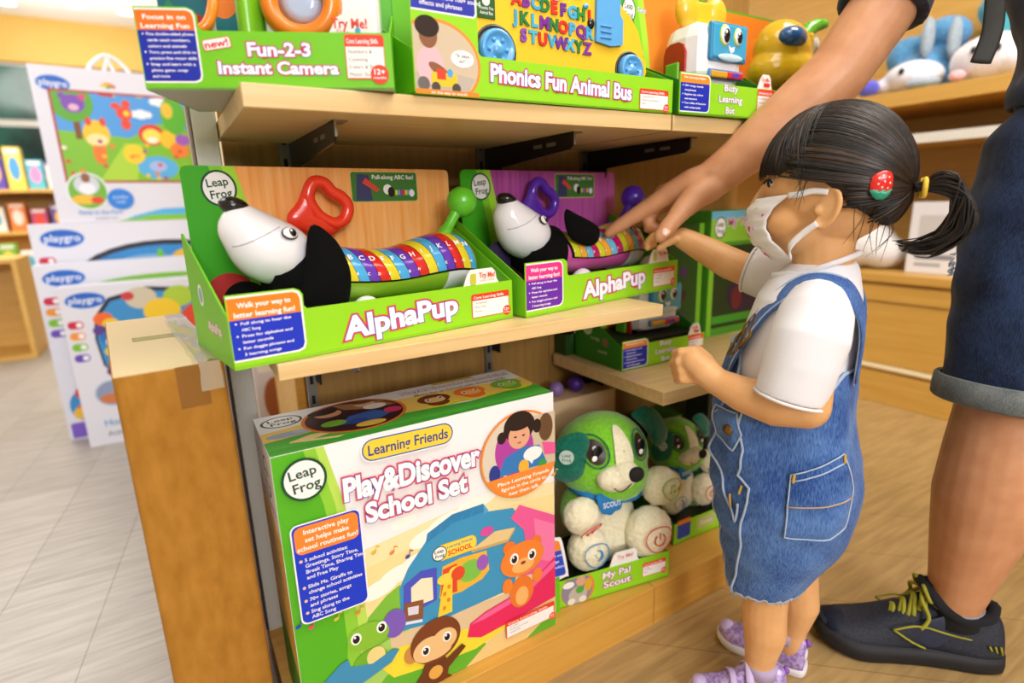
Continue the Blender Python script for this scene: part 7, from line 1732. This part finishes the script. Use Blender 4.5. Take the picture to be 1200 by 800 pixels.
for k in range(8):
    small_box('%s toy package on the middle board of the pale wooden unit' % NM[cols[(k + 1) % 12]], -1.74 + 0.14 * k, 6.30, 0.7202, 0.11, 0.12, (0.22, 0.18, 0.24, 0.16, 0.2, 0.23, 0.18, 0.21)[k], cols[(k + 1) % 12], cols[(k + 6) % 12])
for k in range(7):
    small_box('%s carton on the tall white unit by the windows' % NM[cols[(k + 4) % 12]], -1.92 + 0.22 * k, 7.75, 1.2408, 0.18, 0.14, (0.14, 0.10, 0.15, 0.12, 0.14, 0.11, 0.13)[k], cols[(k + 4) % 12], cols[(k + 2) % 12])
# seen through the open gap between post and backboard
t = cube_unit('yellow wooden unit glimpsed through the gap behind the grey post', 0.42, 1.62, 0.34, 0.4, 0.40, 0, YWOOD, 1)
small_box('small package with child portrait glimpsed through the gap beside the grey post', 0.262, 2.15, 0.0, 0.13, 0.05, 0.31, '#DAD6DC', '#A8623A', grp=None)

# ------------------------------------------------------------------ right hand wall fixture
XW = 2.40
t = thing('wall_cabinet', 'long honey oak base cabinet along the right wall', 'cabinet', (XW, 0.3, 0))
b = MB(); S = Matrix.Translation((-XW, -0.3, 0)); b.X = S
b.box(XW + 0.012, XW + 0.55, -2.4, 2.6, 0.0, 0.492, W_CAB); b.build('case', t)
b = MB(); b.X = S; b.box(XW - 0.012, XW + 0.56, -2.4, 2.6, 0.492, 0.524, W_CAB); b.build('top', t, bevel=0.002)
b = MB(); b.X = S; b.box(XW - 0.006, XW + 0.012, -2.4, 2.6, 0.0, 0.125, W_CAB); b.box(XW - 0.008, XW + 0.012, -2.4, 2.6, 0.142, 0.158, wood('oak_reflex', '#F0DCA8', '#F6E6BE', 0.3, 'y')); b.box(XW - 0.006, XW + 0.012, -2.4, 2.6, 0.415, 0.475, W_CAB); b.build('trim_rail', t, bevel=0.002)  # the pale strip is a painted light reflex along the plinth top
for y in (-2.0, -1.1, -0.2, 0.7, 1.6):
    b = MB(); b.X = S; b.box(XW, XW + 0.012, y + 0.003, y + 0.897, 0.162, 0.410, W_CAB); b.build('door', t, bevel=0.001)
b = MB(); b.box(XW + 0.56, XW + 0.59, -2.4, 2.6, 0, 2.3, W_CAB); tag(b.build('wall_panel'), 'tall oak back panel behind the plush toys at the right', 'panel')
def wshelf(z, d0, label, th=0.085):
    t = thing('wall_shelf', label, 'shelf', (XW + d0, 0.3, z), 0, 'oak wall shelves at the right'); b = MB(); b.X = Matrix.Translation((-XW - d0, -0.3, -z)); b.box(XW + d0, XW + 0.558, -2.4, 2.6, z - th, z, W_CAB); b.build('board', t, bevel=0.002)
    return t
wshelf(1.205, 0.05, 'thick oak wall shelf carrying plush toys, upper right', 0.055)
ws = wshelf(1.03, 0.03, 'thin wall shelf edged with a white price strip, right of the ponytail', 0.02)
b = MB(); b.box(-0.006, 0.0, -2.7, 2.3, -0.022, 0.012, mat('price_strip', '#DAD6CC', 0.3)); b.build('price_strip', ws)
b = MB(); A = b.art((-0.0065, 0, 0), (0, -1, 0), (0, 0, 1))
for k, c in enumerate(('#8FC24A', '#E8E4DA', '#C8A23A', '#E8E4DA', '#A8B8C8')): A.rect(-1.35 + 0.1 * k, -0.018, -1.28 + 0.1 * k, 0.008, c)
b.build('price_tags', ws)
# plush toys on the upper shelf
def soft(name, label, x, y, z, shapes, cat='plush toy', eyes=(), grp='plush toys on the wall shelf'):
    t = thing(name, label, cat, (x, y, z), 0, grp)
    for i, (nm, m, els) in enumerate(shapes):
        b = MB()
        for c, r in els: b.ell(c, r, m)
        b.blob(nm, t, m, 0.008, 5)
    for e in eyes:
        b = MB(); b.ell(e, (0.010, 0.010, 0.012), mat('eye_black', '#0A0808', 0.3)); b.build('eye', t)
    return t
PW = plush('plush_white', '#DCDCEA', '#F4F4FA'); PBLU = plush('plush_blue', '#2F6FA8', '#6FB0DC'); PRED = plush('plush_red', '#C8302E', '#E04A40'); PPK = plush('plush_pink', '#E0A8B4', '#EFC4CC'); PLIL = plush('plush_indigo', '#4A4AB8', '#6A6AD8'); PGRY = plush('plush_grey', '#8A9AA8', '#B0BEC8'); PLG = plush('plush_lime', '#9CBC2A', '#B8D83A')
ZW = 1.206
soft('seal_plush', 'white seal plush with pink cheek lying on the wall shelf beside the black strap', XW + 0.23, 0.985, ZW, [('body', PW, [((0, 0, 0.085), (0.11, 0.13, 0.084)), ((-0.02, -0.10, 0.06), (0.08, 0.08, 0.058))]), ('flipper', PPK, [((-0.11, 0.06, 0.03), (0.02, 0.03, 0.02))])], eyes=((-0.110, 0.02, 0.105), (-0.110, -0.05, 0.100)))
soft('whale_plush', 'pale blue and white plush lying left of the white seal on the wall shelf', XW + 0.19, 1.22, ZW, [('body', PW, [((0, 0, 0.062), (0.10, 0.10, 0.060)), ((0, 0.08, 0.04), (0.08, 0.06, 0.038))]), ('belly', PGRY, [((-0.075, -0.07, 0.022), (0.04, 0.06, 0.020))])], eyes=((-0.098, 0.0, 0.075),))
soft('fluffy_plush', 'fluffy blue plush piled behind the pale plush on the wall shelf', XW + 0.40, 1.27, ZW, [('body', PBLU, [((0, 0, 0.10), (0.12, 0.13, 0.10)), ((0.0, 0.08, 0.18), (0.09, 0.08, 0.08)), ((0.02, -0.04, 0.24), (0.08, 0.09, 0.07))]), ('fin', PGRY, [((-0.10, -0.03, 0.22), (0.03, 0.022, 0.08)), ((-0.09, -0.12, 0.20), (0.03, 0.022, 0.08))])])
soft('crab_plush', 'red plush toy behind the white seal on the wall shelf', XW + 0.36, 0.70, ZW, [('body', PRED, [((0, 0.0, 0.12), (0.12, 0.14, 0.12)), ((-0.14, 0.02, 0.035), (0.04, 0.05, 0.034))])])
soft('indigo_plush', 'small indigo ball plush at the left end of the wall shelf', XW + 0.11, 1.345, ZW, [('body', PLIL, [((0, 0, 0.035), (0.04, 0.042, 0.034))])])
soft('bunny_plush', 'small cream plush with pink face at the end of the wall shelf above the hair', XW + 0.12, 1.445, ZW - 0.0, [('body', PW, [((0, 0, 0.045), (0.04, 0.042, 0.044))]), ('cheek', PPK, [((-0.036, 0.0, 0.04), (0.008, 0.018, 0.012))])])
soft('lime_plush', 'lime green plush tail hanging at the edge of the wall shelf above the hair', XW + 0.075, 1.56, ZW, [('body', PLG, [((0, 0, 0.020), (0.03, 0.11, 0.019))])])
soft('teal_plush', 'teal plush toy high on the wall shelf beside the shirt sleeve', XW + 0.45, 1.02, ZW, [('body', plush('plush_teal', '#2A8A9A', '#4FB0BC'), [((0, 0, 0.14), (0.09, 0.11, 0.14)), ((0, 0.04, 0.30), (0.07, 0.08, 0.07))])])
# mid shelf goods on the cabinet top
def pack(label, x, y, w_, d, h, c, grp='white packs on the oak cabinet'):
    t = thing('boxed_toy', label, 'box', (x, y, 0.5248), 0, grp); b = MB(); b.box(0, d, -w_ / 2, w_ / 2, 0, h, ink(c)); A = b.art((0, w_ / 2, 0), (0, -1, 0), (0, 0, 1)); A.rr(w_ / 2, h * 0.62, w_ * 0.7, h * 0.4, 0.006, '#C9C4C2'); A.rect(w_ * 0.15, h * 0.2, w_ * 0.8, h * 0.27, '#8A8A90'); A.rect(w_ * 0.15, h * 0.1, w_ * 0.6, h * 0.15, '#A8A8AC'); b.build('carton', t, bevel=0.002)
pack('white boxed toy on the cabinet, seen through the loop of the ponytail', XW + 0.10, 1.02, 0.20, 0.12, 0.27, '#E2E0E2')
pack('pale boxed toy on the cabinet right of the ponytail', XW + 0.10, 0.83, 0.15, 0.12, 0.19, '#ECEBEE')
pack('grey white boxed toy on the cabinet behind the neck of the child', XW + 0.16, 1.62, 0.20, 0.12, 0.22, '#D8D4D0')
soft('fluffy_plush', 'white fluffy plush sitting on the cabinet behind the neck of the child', XW + 0.16, 1.34, 0.5248, [('body', plush('plush_fur_white', '#CFCBC8', '#EFEDEC'), [((0, 0, 0.10), (0.11, 0.15, 0.10)), ((-0.02, 0.10, 0.16), (0.08, 0.08, 0.07)), ((0, -0.1, 0.07), (0.09, 0.09, 0.07))])], grp=None)
soft('grey_plush', 'grey plush peeking over the boxed toys right of the ponytail', XW + 0.30, 0.88, 0.5248, [('body', PGRY, [((0, 0, 0.17), (0.08, 0.10, 0.17)), ((-0.02, 0.02, 0.33), (0.06, 0.07, 0.05))])], grp=None)
